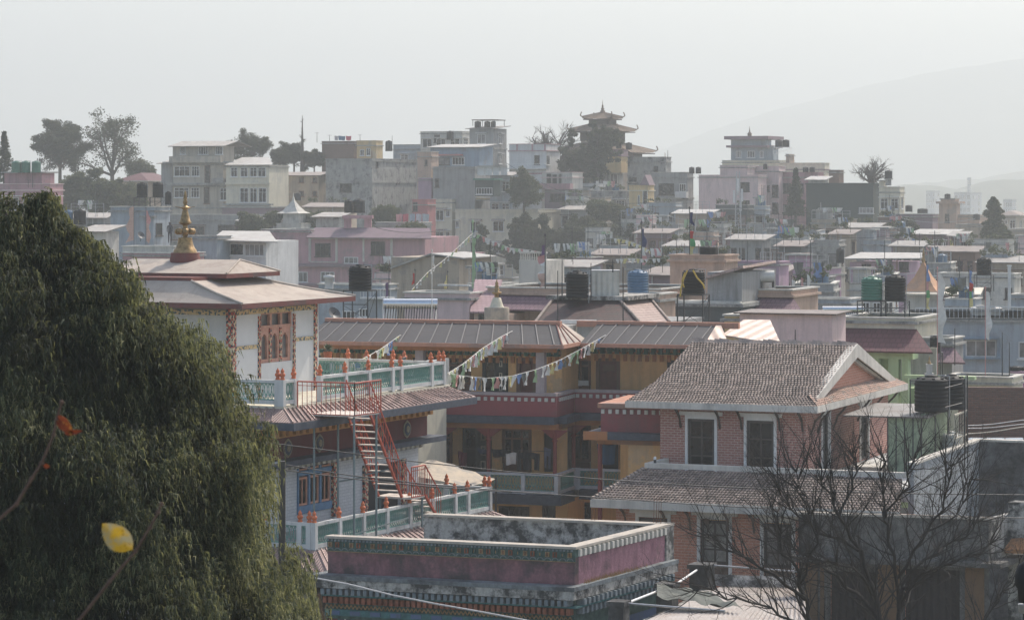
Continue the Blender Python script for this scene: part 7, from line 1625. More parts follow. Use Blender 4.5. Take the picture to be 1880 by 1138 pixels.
# small houses filling the slope: (x0, xc, x1, ytop, Y, wall, roof, windows front/right/storeys, label)
FILL = [
 (1030, 1075, 1090, 385, 385, 'grey', 'tin', 3, 1, 1, 'grey house with tin roof above the dark round trees'),
 (1055, 1110, 1122, 362, 395, 'tanwall', 'flat', 3, 1, 2, 'tan flat roofed house below the pale yellow house'),
 (1085, 1150, 1160, 350, 402, 'conc', 'flat', 3, 1, 2, 'bare concrete house below the yellow balcony room'),
 (1068, 1098, 1106, 336, 408, 'white', 'flat', 1, 1, 1, 'small white walled terrace right of the pink balcony house'),
 (1140, 1180, 1192, 402, 370, 'offwhite', 'flat', 3, 1, 1, 'off-white low house right of the dark round trees'),
 (1185, 1240, 1252, 372, 385, 'greyblue', 'flat', 4, 1, 2, 'blue grey house with many windows in the middle of the slope'),
 (1170, 1225, 1238, 428, 330, 'mauve', 'rust', 3, 1, 1, 'mauve house with rusty roof left of the blue and red tall flag'),
 (1240, 1302, 1312, 392, 365, 'tanwall', 'white', 3, 1, 2, 'tan house with bright white roof edge in the middle of the slope'),
 (1255, 1310, 1320, 425, 320, 'peach', 'flat', 3, 1, 1, 'peach house behind the red and green tall flag'),
 (1314, 1372, 1390, 376, 372, 'dgrey', 'flat', 3, 1, 2, 'dark slate house left of the telecom mast'),
 (1385, 1405, 1414, 378, 368, 'greyblue', 'flat', 1, 1, 2, 'narrow slate blue house right of the telecom mast'),
 (1372, 1440, 1452, 410, 345, 'grey', 'flat', 3, 1, 1, 'grey terrace house behind the telecom mast'),
 (1400, 1500, 1515, 424, 330, 'greyblue', 'flat', 5, 1, 1, 'wide grey blue house with long parapet below the conifer'),
 (1340, 1400, 1412, 440, 290, 'grey', 'tin', 4, 1, 1, 'grey shed row with solar frames above the lilac house'),
 (1430, 1470, 1480, 452, 280, 'dgrey', 'rust', 2, 1, 1, 'dark shack right of the lilac house'),
 (1470, 1540, 1552, 442, 300, 'conc', 'flat', 3, 1, 1, 'concrete house left of the sagging tin canopy'),
 (1490, 1560, 1572, 402, 345, 'tanwall', 'flat', 4, 1, 1, 'tan terrace below the dark green netted building'),
 (1550, 1605, 1618, 418, 330, 'grey', 'tin', 3, 1, 1, 'grey house with a sheet roof below the green netted building'),
 (1612, 1640, 1650, 398, 352, 'brown', 'flat', 2, 1, 2, 'brown brick house below the cream tank tower house'),
 (1600, 1660, 1672, 436, 315, 'mauve', 'flat', 4, 1, 1, 'dull mauve house above the sagging tin canopy'),
 (1640, 1690, 1700, 452, 290, 'tanwall', 'tin', 3, 1, 1, 'tan house with grey roof right of the sagging tin canopy'),
 (1700, 1790, 1800, 462, 285, 'brown', 'rust', 5, 1, 1, 'long brown row house with rusty roof behind the tent pavilion'),
 (1690, 1745, 1755, 482, 250, 'grey', 'flat', 3, 1, 1, 'grey house directly behind the tent pavilion tip'),
 (1770, 1850, 1862, 440, 330, 'offwhite', 'flat', 5, 1, 1, 'off-white low house left of the right edge poplar'),
 (1800, 1880, 1900, 482, 270, 'tanwall', 'tin', 4, 1, 1, 'tan house with tin roof at the right edge below the poplar'),
 (1440, 1520, 1530, 492, 225, 'lilac', 'flat', 4, 1, 1, 'low lilac house left of the dark tank near the second solar heater'),
 (1455, 1530, 1540, 520, 190, 'grey', 'flat', 4, 1, 1, 'grey low house behind the small white flags'),
 (1225, 1290, 1300, 452, 280, 'greyblue', 'tin', 3, 1, 1, 'blue grey house behind the peach stair head'),
 (1090, 1150, 1160, 468, 260, 'tanwall', 'rust', 3, 1, 1, 'tan shed below the dark round trees'),
 (1150, 1215, 1228, 482, 235, 'grey', 'flat', 3, 1, 1, 'grey low house behind the blue tank'),
 (1010, 1078, 1090, 490, 230, 'greyblue', 'tin', 3, 1, 1, 'blue grey house below the dark round trees'),
 (880, 940, 955, 510, 215, 'offwhite', 'flat', 2, 1, 1, 'off-white low house left of the baluster topped tower'),
 (1180, 1232, 1240, 505, 200, 'mauve', 'rust', 2, 1, 1, 'mauve shed right of the blue tank'),
 (560, 640, 655, 380, 365, 'tanwall', 'rust', 3, 0, 1, 'tan shed below the blank concrete wall building'),
 (860, 915, 930, 520, 185, 'grey', 'flat', 2, 1, 1, 'grey house behind the sunlit purple tiles'),
 (1075, 1108, 1118, 418, 360, 'offwhite', 'flat', 2, 1, 1, 'off-white house peeping between the round trees'),
 (1280, 1345, 1356, 470, 250, 'tanwall', 'flat', 3, 1, 1, 'tan house behind the pink sloping verge'),
 (1560, 1620, 1632, 520, 205, 'offwhite', 'flat', 3, 1, 1, 'off-white house behind the green tank on its stand'),
 (1735, 1790, 1802, 548, 190, 'greyblue', 'flat', 3, 0, 1, 'grey blue terrace between the right hand flags'),
 (60, 150, 170, 405, 330, 'tanwall', 'rust', 2, 1, 1, 'tan house hidden behind the cypress'),
 (130, 190, 205, 400, 300, 'grey', 'tin', 2, 1, 1, 'grey house behind the cypress top'),
 (1040, 1068, 1078, 360, 392, 'offwhite', 'flat', 2, 1, 1, 'narrow off-white house under the pink balcony house'),
 (1168, 1194, 1202, 394, 362, 'palepink', 'flat', 2, 1, 1, 'pale pink sliver of a house left of the windowed blue grey house'),
 (1205, 1245, 1255, 412, 350, 'grey', 'flat', 3, 1, 1, 'grey house just below the windowed blue grey house'),
 (1290, 1328, 1338, 410, 340, 'offwhite', 'flat', 3, 1, 1, 'off-white house squeezed in left of the dark slate house'),
 (1335, 1378, 1388, 430, 325, 'mauve', 'flat', 3, 1, 1, 'mauve house directly under the dark slate house'),
 (1404, 1440, 1448, 438, 305, 'conc', 'flat', 2, 1, 1, 'rough concrete house right of the telecom mast foot'),
 (1452, 1486, 1494, 432, 322, 'offwhite', 'flat', 2, 1, 1, 'off-white house under the left end of the green netted building'),
 (1528, 1560, 1570, 430, 315, 'tanwall', 'rust', 2, 1, 1, 'tan hut under the middle of the green netted building'),
 (1585, 1625, 1634, 440, 300, 'greyblue', 'flat', 3, 1, 1, 'grey blue house under the right end of the green netted building'),
 (1632, 1664, 1672, 418, 335, 'peach', 'flat', 2, 1, 1, 'peach house left of the pale pitched tin roof'),
 (1664, 1700, 1708, 448, 300, 'dgrey', 'flat', 2, 1, 1, 'dark house under the pale pitched tin roof'),
 (1752, 1784, 1792, 454, 290, 'peach', 'flat', 2, 1, 1, 'peach house between the black tank pair and the poplars'),
 (1806, 1850, 1858, 466, 275, 'greyblue', 'flat', 3, 1, 1, 'grey blue house at the foot of the poplars'),
 (1602, 1640, 1650, 506, 235, 'greyblue', 'flat', 3, 1, 1, 'grey blue house under the right part of the sagging canopy'),
 (1395, 1436, 1444, 500, 215, 'mauve', 'rust', 3, 1, 1, 'mauve shed behind the horizontal cylinder tank'),
 (1100, 1138, 1146, 450, 290, 'greyblue', 'flat', 3, 1, 1, 'grey blue house at the right foot of the round trees'),
 (1214, 1248, 1256, 470, 250, 'offwhite', 'flat', 2, 1, 1, 'off-white house left of the peach stair head'),
 (1052, 1084, 1092, 472, 255, 'mauve', 'flat', 2, 1, 1, 'mauve house at the left foot of the round trees'),
 (1488, 1520, 1528, 508, 205, 'conc', 'flat', 2, 1, 1, 'rough concrete house under the lone dark tank'),
 (690, 716, 724, 500, 240, 'palepink', 'flat', 1, 1, 1, 'pale pink house left of the grey plastered shed'),
 (1866, 1900, 1910, 448, 350, 'palepink', 'flat', 2, 1, 1, 'pale pink house behind the shorter poplar'),
]
for i, (x0, xc, x1, yt, Yv, mt, rf, nf, nr, st_, lb) in enumerate(FILL):
    h = H('house', lb, x0, xc, x1, yt, Yv, mt, roof=rf, au=(22, 14, 27, 19, 31, 10, 24)[i % 7], bands=1 if i % 2 else 0, par=.5, coping=('conc', 'conc', 'offwhite', 'grey')[i % 4])
    h.auto(nf, nr, st_+1, ('d', 'b', 'w', 'd', 'b')[i % 5], w=(1.0, 1.6, 1.3, .9)[i % 4], h=(1.3, 1.5, 1.1)[i % 3], hood=i % 2 == 0, nx=1+i % 3); h.clutter(i)
    if rf == 'flat' and i % 3 == 0: h.rods(5)
    if rf == 'flat' and i % 3 == 1: h.hut(x0+(xc-x0)*.1, x0+(xc-x0)*.55, yt-14*400/Yv*.9, mt if i % 2 else 'grey', 1.5)
    if rf == 'flat' and i % 2 == 0:
        p = h.top(x0+(xc-x0)*.7, 1.6); tank(p, ('blacktank', 'blacktank', 'bluetank', 'greentank')[i % 4 if i % 8 else 0], .5, 1.2, 'small tank on the '+' '.join(lb.split()[:12]), pipes=True)
# balustered tower between trees
h = H('house', 'white roof tower with balusters and a tank, behind the striped flag', 953, 1003, 1020, 478, 172, 'offwhite', roof='none', d=3); m = MB(h.f)
for i in range(12): u_ = h.b[0]+(0-h.b[0])*(i+.5)/12; m.lathe((u_, .1, .02), [(.04, 0), (.06, .1), (.03, .3), (.05, .38)], 6)
m.box(h.b[0], 0, .02, .2, .4, .5); m.box(h.b[0], 0, .02, .2, 0, .018); m.build('baluster_rail', M['offwhite'], h.t)
tanks(173, [(974, 998, 463, 477, 'black', 'dark tank on the white roof tower behind the striped flag')])
# telecom mast
tm = thing('telecom_mast', 'lattice telecom mast with white antennas in the middle of the slope', 'mast', P(1355, 460, 360)); k6 = 360/F; Hm = 145*k6
for sx, sy in ((-1, -1), (1, -1), (1, 1), (-1, 1)): m = MB(); m.tube((sx*.45, sy*.45, 0), (sx*.18, sy*.18, Hm), .05, 4); tl(m.data('leg', M['galv']), 'leg', tm)
m = MB()
for i in range(16):
    a, b = i/16, (i+1)/16; wa, wb = .45-.27*a, .45-.27*b
    for (x0, y0, x1, y1) in ((-1, -1, 1, -1), (1, -1, 1, 1), (1, 1, -1, 1), (-1, 1, -1, -1)): m.tube((x0*wa, y0*wa, Hm*a), (x1*wb, y1*wb, Hm*b), .022, 4, caps=False)
tl(m.data('bracing', M['galv']), 'bracing', tm)
for i, (a, z) in enumerate(((0, .62), (1.6, .7), (3.1, .60), (4.6, .75), (.8, .5))): m = MB(); x, y = math.cos(a)*.5, math.sin(a)*.5; m.box(x-.12, x+.12, y-.08, y+.08, Hm*z, Hm*z+1.6); tl(m.data('antenna', M['frame_w']), 'antenna', tm)
for i, (pts, Yv, lb) in enumerate((
 ([(1230, 398), (1290, 412), (1360, 405)], 330, 'sagging cable between the slope houses left of the telecom mast'), ([(1355, 380), (1420, 412), (1500, 408)], 345, 'sagging cable from the telecom mast to the green netted building'),
 ([(1480, 425), (1560, 447), (1650, 430)], 300, 'sagging cable above the tin canopy'), ([(1640, 395), (1700, 418), (1790, 402)], 345, 'sagging cable in front of the peach stair tower'),
 ([(1640, 418), (1690, 445), (1770, 470)], 295, 'slanting cable over the pale pitched tin roof'), ([(1050, 352), (1110, 380), (1190, 372)], 385, 'sagging cable across the slope under the pagoda'),
 ([(1000, 345), (1060, 362), (1100, 352)], 390, 'sagging cable right of the pink balcony house'), ([(690, 418), (740, 432), (800, 425)], 300, 'sagging cable above the long pink building'),
 ([(930, 300), (1010, 350), (1090, 372)], 395, 'long slanting cable in front of the white balcony house'), ([(1560, 500), (1620, 512), (1700, 498)], 240, 'sagging cable behind the green rooftop tank'))):
    t_ = thing('overhead_wire', lb, 'wire', P(*pts[0], Yv)); W3 = []
    for k in range(13):
        s = k/12; x = (1-s)**2*pts[0][0]+2*s*(1-s)*pts[1][0]+s*s*pts[2][0]; y = (1-s)**2*pts[0][1]+2*s*(1-s)*(pts[1][1]*1.0)+s*s*pts[2][1]; W3.append(P(x, y, Yv)-t_.location)
    m = MB(); m.path(W3, .035, 4, raw=True); tl(m.data('cable', M['steel' if i % 3 else 'galv']), 'cable', t_)
# person on the grey white roof
pe = thing('person', 'person in dark clothes standing on the flat roof just left of the spire', 'person', P(312, 446, 246)); 
bm_ = bpy.data.meshes.new('body'); vs = [(0, 0, .95), (0, 0, 1.25), (0, 0, 1.45), (0, 0, 1.53), (0, 0, 1.66), (-.19, 0, 1.42), (-.24, .02, 1.15), (-.22, -.05, .92), (.19, 0, 1.42), (.25, .02, 1.15), (.2, -.1, .95), (-.1, 0, .88), (-.11, 0, .48), (-.11, 0, .06), (-.11, -.16, .03), (.1, 0, .88), (.12, -.05, .48), (.12, 0, .06), (.12, -.16, .03)]
bm_.from_pydata([Vector(v) for v in vs], [(0, 1), (1, 2), (2, 3), (3, 4), (2, 5), (5, 6), (6, 7), (2, 8), (8, 9), (9, 10), (0, 11), (11, 12), (12, 13), (13, 14), (0, 15), (15, 16), (16, 17), (17, 18)], [])
bm_.materials.append(paint('dark_clothes', (.03, .03, .04), .9)); po = tl(bm_, 'body', pe); md_ = po.modifiers.new('skin', 'SKIN'); po.modifiers.new('s', 'SUBSURF').levels = 1
rr_ = [.16, .17, .13, .06, .11, .07, .05, .04, .07, .05, .04, .1, .075, .05, .04, .1, .075, .05, .04]
for sv_, r_ in zip(bm_.skin_vertices[0].data, rr_): sv_.radius = (r_, r_*.85)
bm_.skin_vertices[0].data[0].use_root = True
m = MB(); m.lathe((0, 0, 1.62), [(.10, 0), (.125, .06), (.10, .13), (.03, .17)], 10); tl(m.data('hair', paint('black_hair', (.012, .01, .01), .6)), 'hair', pe)
# satellite dishes
def dish(px, py, Y, r, label, az=2.4):
    t = thing('satellite_dish', label, 'satellite dish', P(px, py, Y)); k = MB(); n = 16; g = []
    d = Vector((math.sin(az)*.8, -math.cos(az)*-.8, .55)).normalized(); a = d.cross(Vector((0, 0, 1))).normalized(); b = d.cross(a)
    for j in range(4):
        rr = r*j/3
        for i in range(n): t_ = 2*math.pi*i/n; g.append(d*(rr*rr*.35/r)+a*(math.cos(t_)*rr)+b*(math.sin(t_)*rr)+Vector((0, 0, r)))
    k.mesh(g, [(j*n+i, j*n+(i+1) % n, (j+1)*n+(i+1) % n, (j+1)*n+i) for j in range(3) for i in range(n)], True, True); tl(k.data('reflector', paint('dark_dish', (.07, .07, .07), .5)), 'reflector', t)
    k = MB(); k.tube((0, 0, -.1), (0, 0, r*.9), .03, 5); k.tube(Vector((0, 0, r)), Vector((0, 0, r))+d*r*.8, .015, 4); tl(k.data('mount', M['steel']), 'mount', t)
dish(258, 441, 240, .35, 'dark satellite dish between the two vertical flags')
dish(612, 590, 122, .30, 'dark satellite dish on the monastery roof beside the temple')
# ---------------------------------------------------------------- trees
def tree(name, label, px, y0, y1, wpx, Y, kind='dark', seed=1, group=None, per=60, bare=False, shape='round'):
    rn = random.Random(seed); nr = np.random.default_rng(seed); base = P(px, y1, Y); H_ = (y1-y0)/F*Y; Wd = wpx/F*Y; gz = G(base.x, Y)
    base.z = min(base.z, gz+30); t = thing(name, label, 'tree', (base.x, Y, gz-.2), group)
    m = MB(); org = Vector((0, 0, base.z-gz)); tips = []
    m.tube(Vector((0, 0, 0)), org+Vector((0, 0, H_*.15)), .03*H_+.08, 7, .025*H_+.05, raw=True)
    if shape == 'round' or bare:
        k = 7 if not bare else 17
        for i in range(k):
            a = 6.28*i/k+rn.random(); el = rn.uniform(.3, 1.25); d = Vector((math.cos(a)*math.cos(el)*Wd*.9/H_, math.sin(a)*math.cos(el)*Wd*.9/H_, math.sin(el)))
            grow(m, org+Vector((0, 0, H_*rn.uniform(.0, .25))), d, H_*rn.uniform(.55, .75), (.02*H_+.03)*(1.5 if bare else 1), 0, rn, .18, .4, 5, (4, 3, 3) if not bare else (7, 6, 4), .55, tips, 2 if not bare else 3)
        if not bare:
            for i in range(130):
                a = rn.uniform(0, 6.28); e = rn.uniform(-1.2, 1.5); q = rn.uniform(.35, .92); tips.append(org+Vector((math.cos(a)*abs(math.cos(e))**.6*Wd*.5*q, math.sin(a)*abs(math.cos(e))**.6*Wd*.5*q, H_*.5+math.sin(e)*H_*.47*q)))
    elif shape == 'cone' or shape == 'column':
        m.tube(org, org+Vector((0, 0, H_*.95)), .1, 6, .02, raw=True)
        for i in range(240):
            f = (i+.5)/240; rr = Wd*.5*((1-f) if shape == 'cone' else (math.sin(min(1, f*1.6+.25)*1.57)*(1-f**4)))*rn.uniform(.65, 1.1); a = rn.uniform(0, 6.28)
            p = org+Vector((0, 0, H_*(.05+.93*f))); q = p+Vector((math.cos(a)*rr, math.sin(a)*rr, -.1*rr if shape == 'cone' else .3*rr)); m.tube(p, q, .03, 3, .01, raw=True, caps=False)
            tips += [q, p.lerp(q, .6)]
    tl(m.data('trunk', barkd if bare else bark), 'trunk', t)
    if not bare:
        cr_ = max(.45, Wd*.105) if shape == 'round' else Wd*.05+.12; V, F_, cl = leaves(tips, nr, per, cr_, max(.11, H_*.016), FOL.get(kind))
        keep = (np.abs(V[:, 0]) < Wd*.56); tl(npmesh('crown', V, F_, FOL[kind], cl), 'crown', t)
    return t
TR = [
 ('round_tree', 'dense dark round tree left of the big open tree on the left skyline', 110, 222, 322, 92, 425, 'dark', 90, 'round'),
 ('spreading_tree', 'tall open spreading tree with visible limbs on the left skyline', 206, 206, 328, 118, 425, 'dark', 16, 'round'),
 ('bush', 'pale small tree right of the tall spreading tree', 254, 288, 328, 54, 428, 'mid', 30, 'round'),
 ('bush', 'wide green bush mass behind the cypress top, left part', 135, 312, 400, 74, 375, 'mid', 90, 'round'),
 ('bush', 'wide green bush mass left of the grey white tank house, middle part', 185, 318, 410, 80, 372, 'mid', 90, 'round'),
 ('bush', 'wide green bush mass left of the grey white tank house, right part', 236, 326, 405, 66, 378, 'mid', 80, 'round'),
 ('pine_tree', 'thin pine with tufted branches at the left edge of the skyline', 8, 238, 335, 46, 335, 'dark', 10, 'cone'),
 ('broadleaf_tree', 'dark tree with drooping crown right of the grey ridge house', 456, 238, 306, 66, 432, 'dark', 34, 'round'),
 ('broadleaf_tree', 'small dark tree left of the dead spiky trunk', 515, 270, 306, 34, 434, 'dark', 40, 'round'),
 ('broadleaf_tree', 'small dark tree close beside the dead spiky trunk on its left', 540, 260, 306, 32, 436, 'dark', 36, 'round'),
 ('broadleaf_tree', 'small dark tree right of the dead spiky trunk', 577, 274, 306, 44, 434, 'dark', 40, 'round'),
 ('broadleaf_tree', 'dark tree hiding the left half of the pagoda temple', 1096, 228, 345, 50, 412, 'dark', 90, 'round'),
 ('broadleaf_tree', 'dark low tree at the foot of the bare skyline tree', 1060, 268, 345, 56, 414, 'dark', 70, 'round'),
 ('broadleaf_tree', 'green tree beside the grey two storey house left of the white balcony house', 962, 316, 385, 62, 388, 'mid', 80, 'round'),
 ('dark_tree', 'big dark round tree in front of the cream apartment block', 962, 390, 515, 74, 372, 'dark', 130, 'round'),
 ('dark_tree', 'left one of the two large dark round trees in the middle distance', 1050, 402, 505, 74, 366, 'dark', 120, 'round'),
 ('dark_tree', 'right one of the two large dark round trees in the middle distance', 1106, 396, 505, 82, 370, 'dark', 120, 'round'),
 ('conifer', 'tall narrow conifer in front of the pink houses on the right of the ridge', 1461, 306, 396, 44, 386, 'dark', 26, 'cone'),
 ('poplar', 'tall column shaped tree at the right edge of the skyline', 1824, 358, 480, 44, 362, 'mid', 46, 'column'),
 ('poplar', 'shorter column shaped tree just right of the tall one', 1844, 415, 490, 42, 358, 'mid', 40, 'column'),
 ('broadleaf_tree', 'dark tree below the left corner of the green netted building', 1514, 400, 450, 42, 352, 'dark', 60, 'round'),
 ('bush', 'scrubby bush row on the slope right of the shrine', 588, 384, 425, 60, 352, 'mid', 60, 'round'),
 ('bush', 'low bush between the terrace house and the veranda roof', 460, 388, 428, 46, 345, 'mid', 50, 'round'),
 ('bush', 'dark bush below the blank concrete wall building', 705, 372, 418, 60, 360, 'mid', 50, 'round'),
 ('bush', 'green bush among roofs right of the pink balcony house', 1098, 364, 392, 46, 380, 'mid', 50, 'round'),
 ('bush', 'dark bush at the foot of the right hand poplars', 1866, 470, 512, 50, 300, 'dark', 60, 'round'),
 ('bush', 'bush between the grey houses under the telecom mast', 1330, 408, 440, 40, 350, 'mid', 50, 'round'),
 ('bush', 'bush on the slope left of the yellow gabled house', 1128, 372, 408, 40, 384, 'mid', 50, 'round'),
 ('bush', 'dark bush right of the brown brick house under the tank tower', 1662, 396, 430, 44, 352, 'dark', 50, 'round'),
 ('bush', 'low bush left of the white shrine', 500, 386, 414, 30, 352, 'mid', 50, 'round'),
 ('bush', 'green bush behind the dark low roofs left of the cream apartment', 760, 404, 440, 50, 322, 'mid', 50, 'round'),
 ('bush', 'green bush beside the blue grey windowed house in mid slope', 1196, 392, 425, 34, 372, 'mid', 50, 'round'),
]
for i, (nm, lb, px, y0, y1, w_, Yv, kd, per, shp) in enumerate(TR): tree(nm, lb, px, y0, y1, w_, Yv, kd, 20+i*3, None, per, False, shp)
tree('bare_tree', 'leafless round crowned tree on the skyline left of the pagoda temple', 1008, 222, 322, 128, 428, seed=5, bare=True)
tree('bare_tree', 'leafless thin tree on the skyline right of the green netted building', 1600, 280, 338, 74, 402, seed=11, bare=True)
dt = thing('dead_tree', 'dead spiky branchless trunk rising above the skyline', 'tree', P(555, 306, 434)); m = MB(); k7 = 434/F; rn = random.Random(2)
m.tube((0, 0, -3), (0, 0, 94*k7), .45, 6, .03, raw=True)
for i in range(26):
    z = rn.uniform(25, 86)*k7; a = rn.uniform(0, 6.28); L = rn.uniform(.3, .9)*(1.2-z/9); m.tube((0, 0, z), (math.cos(a)*L, math.sin(a)*L*.5, z+L*.5), .09, 4, .02, raw=True)
tl(m.data('trunk', bark), 'trunk', dt)
# ---- the big weeping cypress at the left
cyp = thing('weeping_cypress', 'huge dark green weeping cypress filling the left side', 'tree', (-6.6, 40, 0))
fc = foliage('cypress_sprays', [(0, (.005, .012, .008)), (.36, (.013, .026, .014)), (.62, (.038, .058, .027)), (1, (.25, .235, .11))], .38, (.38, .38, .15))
zk = [6, 10, 14.0, 14.7, 15.1, 16.25, 16.65, 17.4, 18.1, 18.62, 19.2, 19.55, 19.8, 20.0]; rk = [4.8, 4.4, 3.80, 3.45, 2.85, 2.72, 2.55, 2.25, 1.82, 1.42, .80, .34, .16, .05]
def cypR(z, a):
    r = np.interp(z, zk, rk)
    l = np.array([mnoise.noise(Vector((math.cos(x)*1.6, math.sin(x)*1.6, zz*.9))) for x, zz in zip(a, z)])
    left = np.maximum(0, -np.cos(a))*np.clip((z-17.5)/1.6, 0, 1)
    return r*(1+.16*l)+l*.25+.85*left*np.clip((20.1-z)/.35, 0, 1)
nr = np.random.default_rng(7)
def boughs(nb, inner, zlo, zhi, ar, nsp=9, ns=16, size=1.0):
    """weeping boughs: each a knuckle that juts out of the crown and carries a curtain of hanging sprays"""
    zb = zlo+(zhi-zlo)*nr.random(nb); ab = ar[0]+(ar[1]-ar[0])*nr.random(nb); R0 = np.maximum(cypR(zb, ab)*inner, .02); e = (nr.random(nb)**1.8)*.62*size*np.clip(R0/2.0, .12, 1)
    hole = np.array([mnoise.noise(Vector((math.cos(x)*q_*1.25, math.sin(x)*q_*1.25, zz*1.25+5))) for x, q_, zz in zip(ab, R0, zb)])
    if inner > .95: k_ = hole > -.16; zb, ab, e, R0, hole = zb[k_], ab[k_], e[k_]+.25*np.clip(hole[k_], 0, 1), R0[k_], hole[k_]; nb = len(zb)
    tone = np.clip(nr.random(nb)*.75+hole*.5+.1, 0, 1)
    n = nb*nsp; k = nr.random((nb, nsp)); side = nr.normal(0, 1, (nb, nsp))
    z = (zb[:, None]-.42*size*k**1.3+.03*nr.normal(size=(nb, nsp))); r = R0[:, None]+e[:, None]*(1-.35*k)-.05*np.abs(side); a = ab[:, None]+side*(.10+.10*k)*size/np.maximum(R0[:, None], .6)
    a, r, z = a.ravel(), r.ravel(), z.ravel(); p = np.stack([np.cos(a)*r, np.sin(a)*r, z], 1)
    aj = a+nr.normal(0, .5, n); d = np.stack([np.cos(aj), np.sin(aj), np.zeros(n)], 1); s = np.stack([-np.sin(aj), np.cos(aj), np.zeros(n)], 1)
    L = size*(.16+.26*nr.random(n)); tau = nr.random((n, ns))**.8
    P0 = p[:, None, :]+(.5*tau)[..., None]*d[:, None, :]*L[:, None, None]+s[:, None, :]*(nr.normal(0, .12, (n, ns))*L[:, None])[..., None]; P0[..., 2] += (-(1.15*tau**2)+.25*np.sin(tau*3.0))*L[:, None]
    l = (.20+.30*nr.random((n, ns)))*L[:, None]
    dirv = d[:, None, :]*(.35*nr.random((n, ns)))[..., None]+s[:, None, :]*nr.normal(0, .38, (n, ns))[..., None]+np.array([0, 0, -1.0]); dirv /= np.linalg.norm(dirv, axis=-1)[..., None]
    start = d[:, None, :]*.9+s[:, None, :]*nr.normal(0, .9, (n, ns))[..., None]+np.array([0, 0, .0]); start /= np.linalg.norm(start, axis=-1)[..., None]
    P1 = P0+start*(l*.4)[..., None]; P2 = P1+dirv*(l*.75)[..., None]
    wv = nr.normal(size=(n, ns, 3)); wv[..., 2] *= .2; wv /= np.linalg.norm(wv, axis=-1)[..., None]; w = .0062*(.7+.8*nr.random((n, ns)))[..., None]*size
    V = np.stack([P0-wv*w*.8, P0+wv*w*.8, P1-wv*w*1.4, P1+wv*w*1.4, P2-wv*w*.2, P2+wv*w*.2], 2).reshape(-1, 3)
    b = (np.arange(n*ns)*6)[:, None]; Fq = np.concatenate([b+np.array([0, 1, 3, 2]), b+np.array([2, 3, 5, 4])], 0)
    col = np.repeat(tone, nsp)*.55+nr.normal(0, .10, n)+(.22 if inner > .95 else -.15); colv = np.clip(col[:, None]+nr.normal(0, .12, (n, ns))+.42*(tau-.5), 0, 1); return V, Fq, np.repeat(colv.ravel(), 6)  # spray tips lighter, inner boughs darker: sunlit tips and inner shade put into tint
FR_ = (-math.pi*.95, math.pi*.35)
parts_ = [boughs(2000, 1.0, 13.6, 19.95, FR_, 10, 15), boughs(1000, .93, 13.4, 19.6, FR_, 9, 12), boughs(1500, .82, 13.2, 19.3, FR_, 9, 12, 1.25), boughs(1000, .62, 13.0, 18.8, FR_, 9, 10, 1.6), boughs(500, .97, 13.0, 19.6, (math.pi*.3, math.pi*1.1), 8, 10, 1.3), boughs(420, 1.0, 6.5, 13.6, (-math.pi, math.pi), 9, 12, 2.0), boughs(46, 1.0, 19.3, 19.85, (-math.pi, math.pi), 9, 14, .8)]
off = 0; Vs, Fs, Cs = [], [], []
for V, Fq, c in parts_: Vs.append(V); Fs.append(Fq+off); Cs.append(c); off += len(V)
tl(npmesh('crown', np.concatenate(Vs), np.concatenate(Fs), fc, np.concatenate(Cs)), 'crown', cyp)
m = MB(); rn = random.Random(3); m.tube((0, 0, 0), (0, 0, 15), .35, 10, .16, raw=True); m.tube((0, 0, 15), (.05, 0, 19.7), .16, 8, .03, raw=True)
for i in range(150):
    z = rn.uniform(7, 19.3); a = rn.uniform(0, 6.28); r = float(np.interp(z, zk, rk))*rn.uniform(.75, 1.0); q = Vector((math.cos(a)*r, math.sin(a)*r, z+.3)); p = Vector((0, 0, z-.3)); mid = p.lerp(q, .5)+Vector((0, 0, .3)); m.tube(p, mid, .05, 5, .03, raw=True, caps=False); m.tube(mid, q, .03, 5, .01, raw=True, caps=False)
tl(m.data('trunk', bark), 'trunk', cyp)
